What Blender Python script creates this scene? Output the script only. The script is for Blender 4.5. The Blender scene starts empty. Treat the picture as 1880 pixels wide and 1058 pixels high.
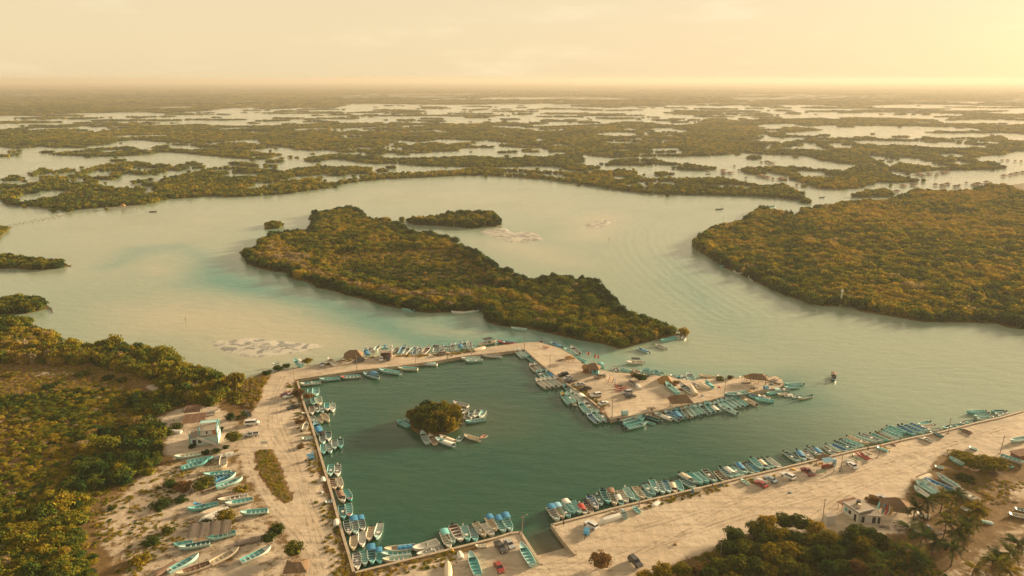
# Aerial view of a fishing harbour among mangrove lagoons at golden hour.
import bpy, bmesh, math, random
import numpy as np
from mathutils import Vector, Matrix, Euler
from mathutils.geometry import delaunay_2d_cdt

random.seed(7)
RNG = np.random.default_rng(7)
SC = bpy.context.scene
COL = SC.collection
PI = math.pi

# ------------------------------------------------------------------ camera
CAM_H = 120.0            # metres above the water
FOC = 1350.0             # focal length in photo pixels (photo is 1880 wide)
PITCH = math.atan(383.0 / FOC)
cam = bpy.data.cameras.new('camera')
cam.sensor_width = 36.0
cam.lens = 36.0 * FOC / 1880.0
cam.clip_start = 1.0
cam.clip_end = 200000.0
cam_ob = bpy.data.objects.new('camera', cam)
cam_ob.location = (0, 0, CAM_H)
cam_ob.rotation_euler = (PI / 2 - PITCH, 0, 0)
COL.objects.link(cam_ob)
SC.camera = cam_ob

# ------------------------------------------------------------------ sky and sun
SUN_EL = math.radians(10.5)
SUN_AZ = math.radians(56.0)      # clockwise from the view axis
world = bpy.data.worlds.new('World')
SC.world = world
world.use_nodes = True
wn = world.node_tree
for n in list(wn.nodes):
    wn.nodes.remove(n)
w_out = wn.nodes.new('ShaderNodeOutputWorld')
w_bg = wn.nodes.new('ShaderNodeBackground')
w_sky = wn.nodes.new('ShaderNodeTexSky')
w_sky.sky_type = 'NISHITA'
w_sky.sun_disc = False
w_sky.sun_elevation = SUN_EL
w_sky.sun_rotation = SUN_AZ
w_sky.altitude = 0.0
w_sky.air_density = 1.0
w_sky.dust_density = 1.5
w_sky.ozone_density = 1.0
# the warm veil of a hazy evening is thickest at the horizon and thins out overhead
w_gain = wn.nodes.new('ShaderNodeMix')
w_gain.data_type = 'RGBA'
w_gain.blend_type = 'MULTIPLY'
w_gain.inputs[0].default_value = 1.0
w_gain.inputs[7].default_value = (0.60, 0.445, 0.46, 1)
wn.links.new(w_sky.outputs[0], w_gain.inputs[6])
w_veil = wn.nodes.new('ShaderNodeMix')
w_veil.data_type = 'RGBA'
w_veil.inputs[0].default_value = 0.74
w_veil.inputs[7].default_value = (5.6, 4.55, 2.75, 1)
wn.links.new(w_gain.outputs[2], w_veil.inputs[6])
w_tc = wn.nodes.new('ShaderNodeTexCoord')
w_sep = wn.nodes.new('ShaderNodeSeparateXYZ')
w_alt = wn.nodes.new('ShaderNodeMapRange')
w_alt.interpolation_type = 'SMOOTHSTEP'
w_alt.inputs[1].default_value = 0.02
w_alt.inputs[2].default_value = 0.75
w_alt.inputs[3].default_value = 0.80
w_alt.inputs[4].default_value = 0.46
wn.links.new(w_tc.outputs['Generated'], w_sep.inputs[0])
# a few thin, faint cloud streaks
w_map = wn.nodes.new('ShaderNodeMapping')
w_map.inputs['Scale'].default_value = (3.0, 3.0, 16.0)
w_cl = wn.nodes.new('ShaderNodeTexNoise')
w_cl.inputs['Scale'].default_value = 1.6
w_cl.inputs['Detail'].default_value = 7.0
w_cl.inputs['Roughness'].default_value = 0.62
w_cr = wn.nodes.new('ShaderNodeMapRange')
w_cr.interpolation_type = 'SMOOTHSTEP'
w_cr.inputs[1].default_value = 0.50
w_cr.inputs[2].default_value = 0.78
w_cm = wn.nodes.new('ShaderNodeMix')
w_cm.data_type = 'RGBA'
w_cm.inputs[6].default_value = (5.5, 4.5, 2.75, 1)
w_cm.inputs[7].default_value = (6.3, 5.25, 3.35, 1)
wn.links.new(w_tc.outputs['Generated'], w_map.inputs[0])
wn.links.new(w_map.outputs[0], w_cl.inputs[0])
wn.links.new(w_cl.outputs['Fac'], w_cr.inputs[0])
wn.links.new(w_cr.outputs[0], w_cm.inputs[0])
wn.links.new(w_cm.outputs[2], w_veil.inputs[7])
wn.links.new(w_sep.outputs[2], w_alt.inputs[0])
wn.links.new(w_alt.outputs[0], w_veil.inputs[0])
wn.links.new(w_veil.outputs[2], w_bg.inputs[0])
w_bg.inputs[1].default_value = 0.0555
wn.links.new(w_bg.outputs[0], w_out.inputs[0])

sun = bpy.data.lights.new('sun', 'SUN')
sun.energy = 4.6
sun.angle = math.radians(7.0)
sun.color = (1.0, 0.75, 0.46)
sun_ob = bpy.data.objects.new('sun', sun)
_sd = Vector((math.sin(SUN_AZ) * math.cos(SUN_EL), math.cos(SUN_AZ) * math.cos(SUN_EL), math.sin(SUN_EL)))
sun_ob.rotation_euler = _sd.to_track_quat('Z', 'Y').to_euler()
sun_ob.location = (200, 200, 300)
COL.objects.link(sun_ob)

SC.view_settings.view_transform = 'Standard'
SC.view_settings.look = 'None'
SC.view_settings.exposure = 1.76
SC.view_settings.gamma = 1.0
SC.render.engine = 'CYCLES'
cy = SC.cycles
cy.use_denoising = True
cy.max_bounces = 5
cy.diffuse_bounces = 2
cy.glossy_bounces = 2
cy.transmission_bounces = 2
cy.volume_bounces = 0
cy.transparent_max_bounces = 8
cy.caustics_reflective = False
cy.caustics_refractive = False
cy.use_adaptive_sampling = True
cy.adaptive_threshold = 0.015

# ------------------------------------------------------------------ survey helpers
_sp, _cp = math.sin(PITCH), math.cos(PITCH)
def at(u, v, z=0.0):
    """Point at height z that stands at photo position (u, v)."""
    a, b = (u - 940.0) / FOC, (v - 529.0) / FOC
    dx, dy, dz = a, _cp - b * _sp, -_sp - b * _cp
    t = (CAM_H - z) / -dz
    return (dx * t, dy * t, z)

class Reg:
    """A surveyed sub-area: its own origin and magnification."""
    def __init__(s, ox, oy, k):
        s.o = (ox, oy, k)
    def px(s, x, y):
        return (s.o[0] + x / s.o[2], s.o[1] + y / s.o[2])
    def __call__(s, x, y, z=0.0):
        u, v = s.px(x, y)
        return at(u, v, z)

def in_poly(P, poly):
    """P (N,2), poly (M,2) -> bool N"""
    x, y = P[:, 0], P[:, 1]
    ins = np.zeros(len(P), bool)
    x0, y0 = poly[-1]
    for x1, y1 in poly:
        if y1 != y0:
            c = ((y1 > y) != (y0 > y)) & (x < (x0 - x1) * (y - y1) / (y0 - y1) + x1)
            ins ^= c
        x0, y0 = x1, y1
    return ins

def edge_dist(P, poly, closed=True):
    d = np.full(len(P), 1e18)
    n = len(poly)
    for i in range(n if closed else n - 1):
        a, b = np.array(poly[i]), np.array(poly[(i + 1) % n])
        ab = b - a
        L = ab @ ab
        t = np.clip(((P - a) @ ab) / (L if L > 0 else 1), 0, 1)
        q = P - (a + t[:, None] * ab)
        d = np.minimum(d, (q * q).sum(1))
    return np.sqrt(d)

def signed(P, poly):
    return np.where(in_poly(P, poly), 1.0, -1.0) * edge_dist(P, poly)

def ramp01(x, a, b):
    return np.clip((x - a) / (b - a), 0, 1)

_nz = np.random.default_rng(3).random((128, 128))
def vnoise(P, s):
    """smooth value noise 0..1 at feature size s"""
    q = P / s
    i = np.floor(q).astype(int)
    f = q - i
    f = f * f * (3 - 2 * f)
    a = _nz[i[:, 0] % 128, i[:, 1] % 128]; b = _nz[(i[:, 0] + 1) % 128, i[:, 1] % 128]
    c = _nz[i[:, 0] % 128, (i[:, 1] + 1) % 128]; d = _nz[(i[:, 0] + 1) % 128, (i[:, 1] + 1) % 128]
    return (a * (1 - f[:, 0]) + b * f[:, 0]) * (1 - f[:, 1]) + (c * (1 - f[:, 0]) + d * f[:, 0]) * f[:, 1]

def fbm(P, s, n=3):
    t, w, a = 0, 0, 1.0
    for k in range(n):
        t = t + a * vnoise(P + 17.3 * k, s / 2 ** k); w += a; a *= .5
    return t / w

# ------------------------------------------------------------------ object helpers
def tag(o, label=None, cat=None, group=None, kind=None):
    if label: o['label'] = label
    if cat: o['category'] = cat
    if group: o['group'] = group
    if kind: o['kind'] = kind
    return o

def empty(name, loc=(0, 0, 0), rz=0.0):
    o = bpy.data.objects.new(name, None)
    o.empty_display_size = 0.3
    o.location = loc
    o.rotation_euler = (0, 0, rz)
    COL.objects.link(o)
    return o

def link(name, me, parent=None, mats=None):
    o = bpy.data.objects.new(name, me)
    COL.objects.link(o)
    if parent: o.parent = parent
    if mats is not None:
        for i, m in enumerate(mats):
            if i < len(o.material_slots):
                o.material_slots[i].link = 'OBJECT'
                o.material_slots[i].material = m
    return o

def mesh_np(name, V, F, mat=None, smooth=False):
    me = bpy.data.meshes.new(name)
    me.from_pydata([tuple(v) for v in V], [], [tuple(f) for f in F])
    if mat is not None:
        for m in (mat if isinstance(mat, (list, tuple)) else [mat]):
            me.materials.append(m)
    if smooth:
        me.polygons.foreach_set('use_smooth', [True] * len(me.polygons))
    me.update()
    return me

def fattr(me, name, vals):
    a = me.attributes.new(name, 'FLOAT', 'POINT')
    a.data.foreach_set('value', np.asarray(vals, dtype=np.float32))

class MB:
    """collects simple solids and makes ONE mesh of them"""
    def __init__(s):
        s.v, s.f, s.m = [], [], []
    def add(s, V, F, mi=0, M=None):
        n = len(s.v)
        for p in V:
            p = Vector(p)
            s.v.append(tuple(M @ p) if M is not None else tuple(p))
        for f in F:
            s.f.append(tuple(i + n for i in f)); s.m.append(mi)
        return s
    def box(s, c, d, rz=0.0, mi=0, taper=1.0, M=None):
        x, y, z = d[0] / 2, d[1] / 2, d[2] / 2
        t = taper
        V = [(-x, -y, -z), (x, -y, -z), (x, y, -z), (-x, y, -z), (-x * t, -y * t, z), (x * t, -y * t, z), (x * t, y * t, z), (-x * t, y * t, z)]
        T = Matrix.Translation(c) @ Matrix.Rotation(rz, 4, 'Z')
        if M is not None: T = M @ T
        return s.add(V, [(0, 3, 2, 1), (4, 5, 6, 7), (0, 1, 5, 4), (1, 2, 6, 5), (2, 3, 7, 6), (3, 0, 4, 7)], mi, T)
    def tube(s, a, b, r, r2=None, n=6, mi=0, caps=True):
        a, b = Vector(a), Vector(b)
        r2 = r if r2 is None else r2
        q = (b - a).to_track_quat('Z', 'Y')
        V, F = [], []
        for k in range(n):
            w = 2 * PI * k / n
            e = Vector((math.cos(w), math.sin(w), 0))
            V.append(a + q @ (e * r)); V.append(b + q @ (e * r2))
        for k in range(n):
            j = (k + 1) % n
            F.append((2 * k, 2 * j, 2 * j + 1, 2 * k + 1))
        if caps:
            F.append(tuple(2 * k for k in reversed(range(n)))); F.append(tuple(2 * k + 1 for k in range(n)))
        return s.add(V, F, mi)
    def quad(s, pts, mi=0):
        return s.add(pts, [tuple(range(len(pts)))], mi)
    def prism(s, poly, z0, z1, mi=0):
        n = len(poly)
        V = [(p[0], p[1], z0) for p in poly] + [(p[0], p[1], z1) for p in poly]
        F = [tuple(range(n - 1, -1, -1)), tuple(range(n, 2 * n))] + [(i, (i + 1) % n, n + (i + 1) % n, n + i) for i in range(n)]
        return s.add(V, F, mi)
    def mesh(s, name, mats, smooth=False):
        me = bpy.data.meshes.new(name)
        me.from_pydata(s.v, [], s.f)
        for m in (mats if isinstance(mats, (list, tuple)) else [mats]):
            me.materials.append(m)
        me.polygons.foreach_set('material_index', s.m)
        if smooth: me.polygons.foreach_set('use_smooth', [True] * len(s.f))
        me.update()
        return me
    def build(s, name, mats, parent=None, smooth=False):
        return link(name, s.mesh(name, mats, smooth), parent)

def copy_tree(o, parent=None):
    c = o.copy()
    COL.objects.link(c)
    c.parent = parent
    for ch in list(o.children):
        copy_tree(ch, c)
    return c

# ------------------------------------------------------------------ materials
class N:
    def __init__(s, name):
        s.m = bpy.data.materials.new(name)
        s.m.use_nodes = True
        s.t = s.m.node_tree
        for n in list(s.t.nodes): s.t.nodes.remove(n)
        s.out = s.t.nodes.new('ShaderNodeOutputMaterial')
    def n(s, kind, **kw):
        nd = s.t.nodes.new('ShaderNode' + kind)
        for k, v in kw.items():
            if k == 'inp':
                for a, b in v.items(): nd.inputs[a].default_value = b
            else: setattr(nd, k, v)
        return nd
    def l(s, a, b): s.t.links.new(a, b)
    def noise(s, vec, scale, detail=4, rough=.55, dist=0.0):
        nd = s.n('TexNoise', inp={'Scale': scale, 'Detail': detail, 'Roughness': rough, 'Distortion': dist})
        if vec is not None: s.l(vec, nd.inputs['Vector'])
        return nd.outputs['Fac']
    def pos(s):
        return s.n('NewGeometry').outputs['Position']
    def obj(s):
        return s.n('TexCoord').outputs['Object']
    def attr(s, name, inst=False):
        nd = s.n('Attribute', attribute_name=name, attribute_type='INSTANCER' if inst else 'GEOMETRY')
        return nd.outputs['Fac']
    def math(s, op, a, b=None, clamp=False):
        nd = s.n('Math', operation=op, use_clamp=clamp)
        for i, x in enumerate((a, b)):
            if x is None: continue
            if isinstance(x, (int, float)): nd.inputs[i].default_value = x
            else: s.l(x, nd.inputs[i])
        return nd.outputs[0]
    def ramp(s, fac, stops):
        nd = s.n('ValToRGB')
        e = nd.color_ramp.elements
        while len(e) < len(stops): e.new(0.5)
        for k, (p, c) in enumerate(stops):
            e[k].position = p
            e[k].color = (c[0], c[1], c[2], 1) if isinstance(c, (tuple, list)) else (c, c, c, 1)
        s.l(fac, nd.inputs[0])
        return nd.outputs[0]
    def mix(s, fac, a, b, mode='MIX'):
        nd = s.n('Mix', data_type='RGBA', blend_type=mode)
        for sock, x in ((nd.inputs[0], fac), (nd.inputs[6], a), (nd.inputs[7], b)):
            if isinstance(x, (int, float)): sock.default_value = x
            elif isinstance(x, (tuple, list)): sock.default_value = (x[0], x[1], x[2], 1)
            else: s.l(x, sock)
        return nd.outputs[2]
    def sstep(s, x, a, b):
        nd = s.n('MapRange', interpolation_type='SMOOTHSTEP')
        s.l(x, nd.inputs[0]); nd.inputs[1].default_value = a; nd.inputs[2].default_value = b
        return nd.outputs[0]
    def bump(s, h, strength, dist=1.0):
        nd = s.n('Bump', inp={'Strength': strength, 'Distance': dist})
        s.l(h, nd.inputs['Height'])
        return nd.outputs[0]
    def pbr(s, col, rough=.6, normal=None, metal=0.0, ior=None, spec=None):
        nd = s.n('BsdfPrincipled')
        for sock, x in ((nd.inputs['Base Color'], col), (nd.inputs['Roughness'], rough), (nd.inputs['Metallic'], metal)):
            if isinstance(x, (int, float)): sock.default_value = x
            elif isinstance(x, (tuple, list)): sock.default_value = (x[0], x[1], x[2], 1)
            else: s.l(x, sock)
        if normal is not None: s.l(normal, nd.inputs['Normal'])
        if ior: nd.inputs['IOR'].default_value = ior
        if spec is not None: nd.inputs['Specular IOR Level'].default_value = spec
        s.l(nd.outputs[0], s.out.inputs[0])
        return s.m

def paint(name, col, rough=.45, wear=.35, scale=3.0, dirt=(0.16, 0.13, 0.09)):
    """worn painted surface: mottled, scuffed, a little different on every object"""
    k = N(name)
    oi = k.n('ObjectInfo').outputs['Random']
    p = k.obj()
    a = k.noise(p, scale, 5, .65)
    b = k.noise(p, scale * .35, 3)
    c = k.mix(k.math('MULTIPLY', oi, .35), col, tuple(x * .72 for x in col))
    c = k.mix(k.math('MULTIPLY', k.sstep(a, .52, .78), wear), c, dirt)
    c = k.mix(k.math('MULTIPLY', k.sstep(b, .45, .75), .22), c, tuple(min(.85, x * 1.25 + .03) for x in col))
    return k.pbr(c, rough, k.bump(a, .12, .03))

def foliage(name, cols, ground=False, trans=.28):
    """leaf shader; tone comes with each plant (instancer attribute) or from the object"""
    k = N(name)
    oi = k.n('ObjectInfo').outputs['Random']
    t = k.attr('tone', True) if not ground else 0.0
    p = k.pos()
    n1 = k.noise(p, .9, 3, .6)
    n2 = k.noise(p, .035, 3, .6)
    f = k.math('ADD', k.math('MULTIPLY', oi, .38), k.math('MULTIPLY', k.sstep(n1, .30, .70), .34))
    f = k.math('ADD', f, k.math('MULTIPLY', n2, .35))
    f = k.math('ADD', f, t)
    f = k.math('SUBTRACT', f, .12, True)
    c = k.ramp(f, cols)
    d = k.n('BsdfDiffuse'); k.l(c, d.inputs[0])
    tr = k.n('BsdfTranslucent')
    k.l(k.mix(1.0, c, (1.25, 1.05, .55), 'MULTIPLY'), tr.inputs[0])
    mx = k.n('MixShader', inp={0: trans})
    k.l(d.outputs[0], mx.inputs[1]); k.l(tr.outputs[0], mx.inputs[2])
    k.l(mx.outputs[0], k.out.inputs[0])
    return k.m

M = {}
LEAF_STOPS = [(0.0, (.016, .042, .016)), (.26, (.036, .074, .020)), (.43, (.09, .122, .020)), (.60, (.21, .195, .020)), (.84, (.33, .225, .024)), (1.0, (.28, .23, .14))]
M['leaf'] = foliage('mangrove_leaf', LEAF_STOPS)
M['bark'] = paint('bark', (.13, .10, .075), .9, .5, 4)
M['deadwood'] = paint('dead_wood', (.20, .165, .13), .9, .4, 4)

# --- water: colour by depth (attributes), ripples by bump
k = N('lagoon_water')
p = k.pos()
shoal, teal, basin = k.attr('shoal'), k.attr('teal'), k.attr('basin')
warp = k.noise(p, .02, 4, .6)
warp2 = k.noise(p, .11, 3, .6)
sh = k.math('ADD', shoal, k.math('MULTIPLY', k.math('SUBTRACT', warp, .5), .45))
sh = k.sstep(k.math('ADD', sh, k.math('MULTIPLY', k.math('SUBTRACT', warp2, .5), .18)), 0.0, 1.0)
te = k.sstep(k.math('ADD', teal, k.math('MULTIPLY', k.math('SUBTRACT', warp, .5), .6)), 0.05, 0.80)
c = k.mix(te, (.245, .31, .225), (.042, .205, .165))
c = k.mix(sh, c, (.40, .375, .265))
ba = k.math('ADD', basin, 0.0, True)
bcol = k.mix(k.sstep(warp, .35, .7), (.014, .072, .044), (.024, .080, .045))
c = k.mix(ba, c, bcol)
c = k.mix(k.attr('mud'), c, (.115, .100, .055))
mp = k.n('Mapping', inp={'Rotation': (0, 0, .35), 'Scale': (1.0, 2.2, 1.0)})
k.l(p, mp.inputs[0])
r1 = k.noise(mp.outputs[0], .55, 3, .6, .3)
r2 = k.noise(mp.outputs[0], .12, 2, .5, .2)
wd = k.attr('wd')
wv = k.math('MULTIPLY', k.math('SINE', k.math('ADD', k.math('MULTIPLY', wd, .95), k.math('MULTIPLY', warp2, 5.0))), k.math('POWER', k.math('SUBTRACT', 1.0, k.math('DIVIDE', wd, 60.0), True), 2.0))
wind = k.noise(p, .013, 4, .6)
hgt = k.math('ADD', k.math('MULTIPLY', r1, k.math('ADD', .5, wind)), k.math('MULTIPLY', r2, 2.4))
hgt = k.math('ADD', hgt, k.math('MULTIPLY', wv, .55))
M['water'] = k.pbr(c, k.math('ADD', .07, k.math('MULTIPLY', k.sstep(wind, .35, .7), .14)), k.bump(hgt, .22, .35), ior=1.333)

# --- sand and scrub ground: 'sand' attribute says how bare it is
def ground_mat(name, soil_a, soil_b, sand_a, sand_b):
    k = N(name)
    p = k.pos()
    n0 = k.noise(p, .045, 4, .6)
    n1 = k.noise(p, .35, 5, .65)
    n2 = k.noise(p, 2.2, 4, .65)
    m = k.math('ADD', k.attr('sand'), k.math('MULTIPLY', k.math('SUBTRACT', n1, .5), .95))
    m = k.math('ADD', m, k.math('MULTIPLY', k.math('SUBTRACT', n2, .5), .35))
    m = k.sstep(m, .38, .62)
    sand = k.mix(k.sstep(n0, .32, .68), sand_a, sand_b)
    sand = k.mix(k.math('MULTIPLY', k.sstep(n1, .42, .70), .45), sand, tuple(x * .66 for x in sand_a))
    n3 = k.noise(p, .022, 5, .65, 1.2)
    sand = k.mix(k.math('MULTIPLY', k.sstep(n3, .50, .66), .55), sand, tuple(x * y for x, y in zip(sand_a, (.68, .72, .78))))
    # vehicle tracks: long streaks along the quays
    mp = k.n('Mapping', inp={'Rotation': (0, 0, -.22), 'Scale': (.03, .55, 1.0)})
    k.l(p, mp.inputs[0])
    tr = k.noise(mp.outputs[0], 1.0, 4, .6, .6)
    sand = k.mix(k.math('MULTIPLY', k.sstep(tr, .48, .66), .50), sand, tuple(x * .62 for x in sand_a))
    sand = k.mix(k.math('MULTIPLY', k.sstep(n2, .58, .8), .25), sand, (.20, .15, .10))
    soil = k.mix(k.sstep(n1, .35, .7), soil_a, soil_b)
    soil = k.mix(k.math('MULTIPLY', k.sstep(n2, .5, .75), .5), soil, tuple(x * .5 for x in soil_a))
    c = k.mix(m, soil, sand)
    h = k.math('ADD', k.math('MULTIPLY', n1, 1.4), k.math('MULTIPLY', n2, .35))
    return k.pbr(c, .95, k.bump(h, .5, .35), spec=.1)
M['ground'] = ground_mat('sandy_ground', (.14, .088, .034), (.20, .125, .055), (.49, .395, .285), (.56, .47, .355))
M['marsh'] = ground_mat('marsh_ground', (.085, .070, .024), (.15, .10, .036), (.46, .39, .28), (.52, .44, .33))
k = N('tidal_flat')
p = k.pos()
n1 = k.noise(p, .16, 6, .7, 1.0); n2 = k.noise(p, 1.3, 4, .7)
c = k.mix(k.sstep(k.math('ADD', k.math('MULTIPLY', n1, .7), k.math('MULTIPLY', n2, .3)), .47, .56), (.50, .47, .385), (.185, .185, .17))
M['flat'] = k.pbr(c, .45, k.bump(n2, .4, .2))
k = N('far_plain')
p = k.pos()
n1 = k.noise(p, .0022, 6, .65); n2 = k.noise(p, .03, 4, .7)
c = k.mix(k.sstep(n1, .35, .68), (.085, .082, .034), (.16, .13, .055))
c = k.mix(k.math('MULTIPLY', k.sstep(n2, .45, .7), .6), c, (.06, .064, .026))
M['far'] = k.pbr(c, 1.0, k.bump(n2, 1.0, 6.0), spec=0.0)
k = N('weathered_concrete')
p = k.pos()
n1 = k.noise(p, .8, 5, .7); n2 = k.noise(p, 5, 3)
c = k.mix(k.sstep(n1, .35, .7), (.46, .38, .28), (.34, .27, .19))
c = k.mix(k.math('MULTIPLY', k.sstep(n2, .5, .8), .4), c, (.17, .13, .09))
M['concrete'] = k.pbr(c, .9, k.bump(n1, .3, .06), spec=.2)

# ------------------------------------------------------------------ land outlines (surveyed)
Z1, Z2, Z3 = Reg(0, 100, 2.9375), Reg(620, 100, 2.9375), Reg(1240, 100, 2.9375)
Z4, Z5, Z6, Z7 = Reg(0, 440, 3.917), Reg(430, 360, 3.917), Reg(860, 360, 3.917), Reg(1240, 320, 2.9375)
FULL = Reg(0, 0, 1.0)

def shore(reg, pts, canopy=4.0):
    """outline traced at the canopy: far (upper) edges are seen at canopy height, near ones at the waterline"""
    q = [reg.px(*p) for p in pts]
    A = sum(q[i][0] * q[(i + 1) % len(q)][1] - q[(i + 1) % len(q)][0] * q[i][1] for i in range(len(q)))
    sg = 1 if A > 0 else -1
    out = []
    for i in range(len(q)):
        a, b = q[i - 1], q[(i + 1) % len(q)]
        tx, ty = b[0] - a[0], b[1] - a[1]
        L = math.hypot(tx, ty) or 1
        ny = -sg * tx / L                    # outward normal, picture y (down positive)
        up = max(0.0, min(1.0, .5 - 1.2 * ny)) if ny < .4 else 0.0
        p = at(q[i][0], q[i][1], canopy * up)
        out.append((p[0], p[1]))
    return out

def rough_edge(poly, amp, step):
    """subdivide and roughen a coast outline so that it is not made of straight runs"""
    out = []
    n = len(poly)
    for i in range(n):
        a, b = np.array(poly[i]), np.array(poly[(i + 1) % n])
        L = np.linalg.norm(b - a)
        m = max(1, min(60, int(L / step)))
        nr = np.array([-(b - a)[1], (b - a)[0]]) / (L or 1)
        for j in range(m):
            t = j / m
            q = a + (b - a) * t
            w = (fbm(q[None], step * 2.5)[0] - .5) * 2 * amp
            out.append(tuple(q + nr * w * (1 if m > 1 else .5)))
    return out

def cdt_land(name, poly, z, spacing, mat, attrs=None, lim=None, skirt=None, kind='structure'):
    """flat land with crisp outline; inner points carry attributes"""
    B = [Vector((float(x), float(y))) for x, y in poly]
    nB = len(B)
    pts = list(B)
    if spacing:
        P = np.array(poly)
        lo, hi = P.min(0), P.max(0)
        if lim:
            lo = np.maximum(lo, lim[0]); hi = np.minimum(hi, lim[1])
        gx, gy = np.meshgrid(np.arange(lo[0], hi[0], spacing), np.arange(lo[1], hi[1], spacing))
        G = np.stack([gx.ravel(), gy.ravel()], 1) + RNG.uniform(-.25, .25, (gx.size, 2)) * spacing
        G = G[np.abs(G[:, 0]) < G[:, 1] * .78 + 30]
        G = G[in_poly(G, poly)]
        G = G[edge_dist(G, poly) > spacing * .4]
        pts += [Vector((float(a), float(b))) for a, b in G]
    V, E, F, ov, oe, of = delaunay_2d_cdt(pts, [(i, (i + 1) % nB) for i in range(nB)], [], 1, 1e-4)
    V3 = [(v.x, v.y, z) for v in V]
    F = [tuple(f) for f in F]
    F = [f if ((V[f[1]] - V[f[0]]).cross(V[f[2]] - V[f[0]]) > 0) else tuple(reversed(f)) for f in F]
    if skirt is not None:
        idx = {}
        for i, os_ in enumerate(ov):
            for q in os_:
                if q < nB: idx[q] = i
        area = sum(B[i].x * B[(i + 1) % nB].y - B[(i + 1) % nB].x * B[i].y for i in range(nB))
        base = len(V3)
        for i in range(nB):
            V3.append((B[i].x, B[i].y, skirt))
        for i in range(nB):
            j = (i + 1) % nB
            if i in idx and j in idx:
                f = (idx[i], base + i, base + j, idx[j])
                F.append(f if area > 0 else tuple(reversed(f)))
    me = mesh_np(name, V3, F, mat)
    if attrs:
        P2 = np.array([(v[0], v[1]) for v in V3])
        for an, fn in attrs.items():
            fattr(me, an, fn(P2))
    o = link(name, me)
    tag(o, kind=kind)
    return o

# main island, its islets and the land across the channel
ISLE = shore(Z5, [(45,400),(62,440),(90,462),(92,492),(200,527),(300,547),(390,552),(402,592),(500,612),(570,642),(590,662),(720,682),(800,712),(950,747),(1050,782),(1150,802),(1280,827),(1400,842),(1560,837),(1700,832),(1790,830),
    (1794,870),(1814,905),(1884,930),(1984,945),(2134,960),(2244,985),(2334,1005),(2464,1035),(2584,1055),
    (2655,1064),(2700,1080),(2745,1094),(2765,1100),(2830,1086),(2930,1058),(3030,1035),(3130,1014),(3200,996),(3252,980),(3272,966),(3262,950),
    (3214,930),(3084,870),(2934,815),(2834,795),(2784,780),(2764,730),(2724,690),(2674,640),(2634,600),(2614,575),(2544,560),(2444,560),(2374,540),(2324,535),(2284,540),(2184,565),(2104,555),(2034,530),(1954,490),(1894,480),(1834,430),(1764,375),
    (1700,350),(1600,310),(1600,290),(1540,265),(1440,245),(1300,240),(1250,215),(1180,175),(1100,150),(980,140),(940,110),(910,85),(870,62),(800,62),(720,75),(640,95),(580,100),(530,130),(532,162),(580,172),(530,202),(540,227),(400,230),(330,235),(270,250),(190,290),(178,322),(60,370)], 5.0)
ISLET_N = shore(Z5, [(1185,178),(1190,150),(1300,150),(1450,130),(1580,105),(1684,98),(1884,110),(1914,160),(1929,205),(1884,222),(1784,222),(1714,238),(1600,225),(1450,215),(1300,210)], 5.0)
ISLET_S = shore(Z5, [(215,220),(225,178),(300,165),(350,180),(357,212),(320,235),(240,240)], 4.0)
EAST = shore(Z7, [(90,380),(130,422),(200,462),(260,502),(360,547),(420,577),(540,632),(620,662),(720,697),(800,712),(880,714),(950,717),(1000,742),(1100,757),(1250,782),(1340,797),(1420,797),(1600,802),(1740,807),(1790,827),(1880,837),(2150,860),(2700,900),
    (3000,300),(2300,20),(1880,30),(1680,55),(1600,75),(1480,85),(1380,78),(1270,75),(1240,100),(1200,120),(1100,130),(960,135),(850,150),(740,170),(700,170),(670,180),(680,195),(640,210),(600,190),(570,195),(540,180),(480,170),(420,185),(395,200),(400,225),(330,240),(250,260),(200,275),(120,320),(88,360)], 4.5)
WEST_A = shore(Z4, [(-300,90),(0,85),(60,85),(140,100),(250,115),(360,118),(450,120),(500,150),(515,185),(460,202),(330,217),(210,220),(100,207),(0,212),(-300,225)], 4.5)
WEST_B = shore(Z4, [(-300,400),(0,395),(80,375),(200,375),(290,390),(340,420),(370,470),(370,492),(290,512),(200,532),(60,542),(0,552),(-300,560)], 5.0)
WEST_C = shore(FULL, [(-40,420),(0,412),(14,412),(22,418),(6,430),(0,436),(-40,450)], 3.0)

# far lagoon islands (traced from the haze), front to back
FAR = []
def far(reg, pts, canopy=4.0):
    FAR.append(shore(reg, pts, canopy))
D = -1821
far(Z1, [(-400,720),(0,700),(40,690),(100,700),(170,690),(240,670),(230,650),(330,655),(420,640),(480,610),(560,590),(640,580),(730,572),(790,580),(820,595),(860,585),(915,590),(905,620),(840,640),(780,650),(720,640),(640,645),(635,665),(600,675),(490,672),(500,690),(560,705),(640,715),(760,715),(775,735),(740,748),(800,748),(860,735),(850,715),(790,705),(820,690),(870,680),(900,660),(1000,640),(1090,620),(1150,605),(1260,600),(1370,610),(1420,615),(1540,625),(1590,610),(1690,600),(1760,595),(1821,600),
    (1901,598),(1991,605),(2001,625),(2041,650),(2111,630),(2221,635),(2321,625),(2461,618),(2521,610),(2581,600),(2661,605),(2721,615),(2841,618),(2961,625),(3171,632),(3231,620),(3301,625),(3341,615),(3421,620),(3436,655),(3521,665),(3701,660),(3821,660),(3881,655),(4021,685),(4151,700),(4241,720),(4311,750),(4356,780),(4331,788),(4221,775),(4071,765),(3921,760),(3701,757),(3521,750),(3371,735),(3221,712),(3071,690),(2921,670),(2721,655),(2521,650),(2321,660),(2121,668),(1971,680),(1881,690),(1821,705),(1700,730),(1500,755),(1300,765),(1100,765),(1000,775),(900,775),(830,800),(750,810),(600,820),(480,830),(420,835),(370,850),(340,835),(230,820),(100,815),(60,810),(50,790),(0,772),(-400,790)])
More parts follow.
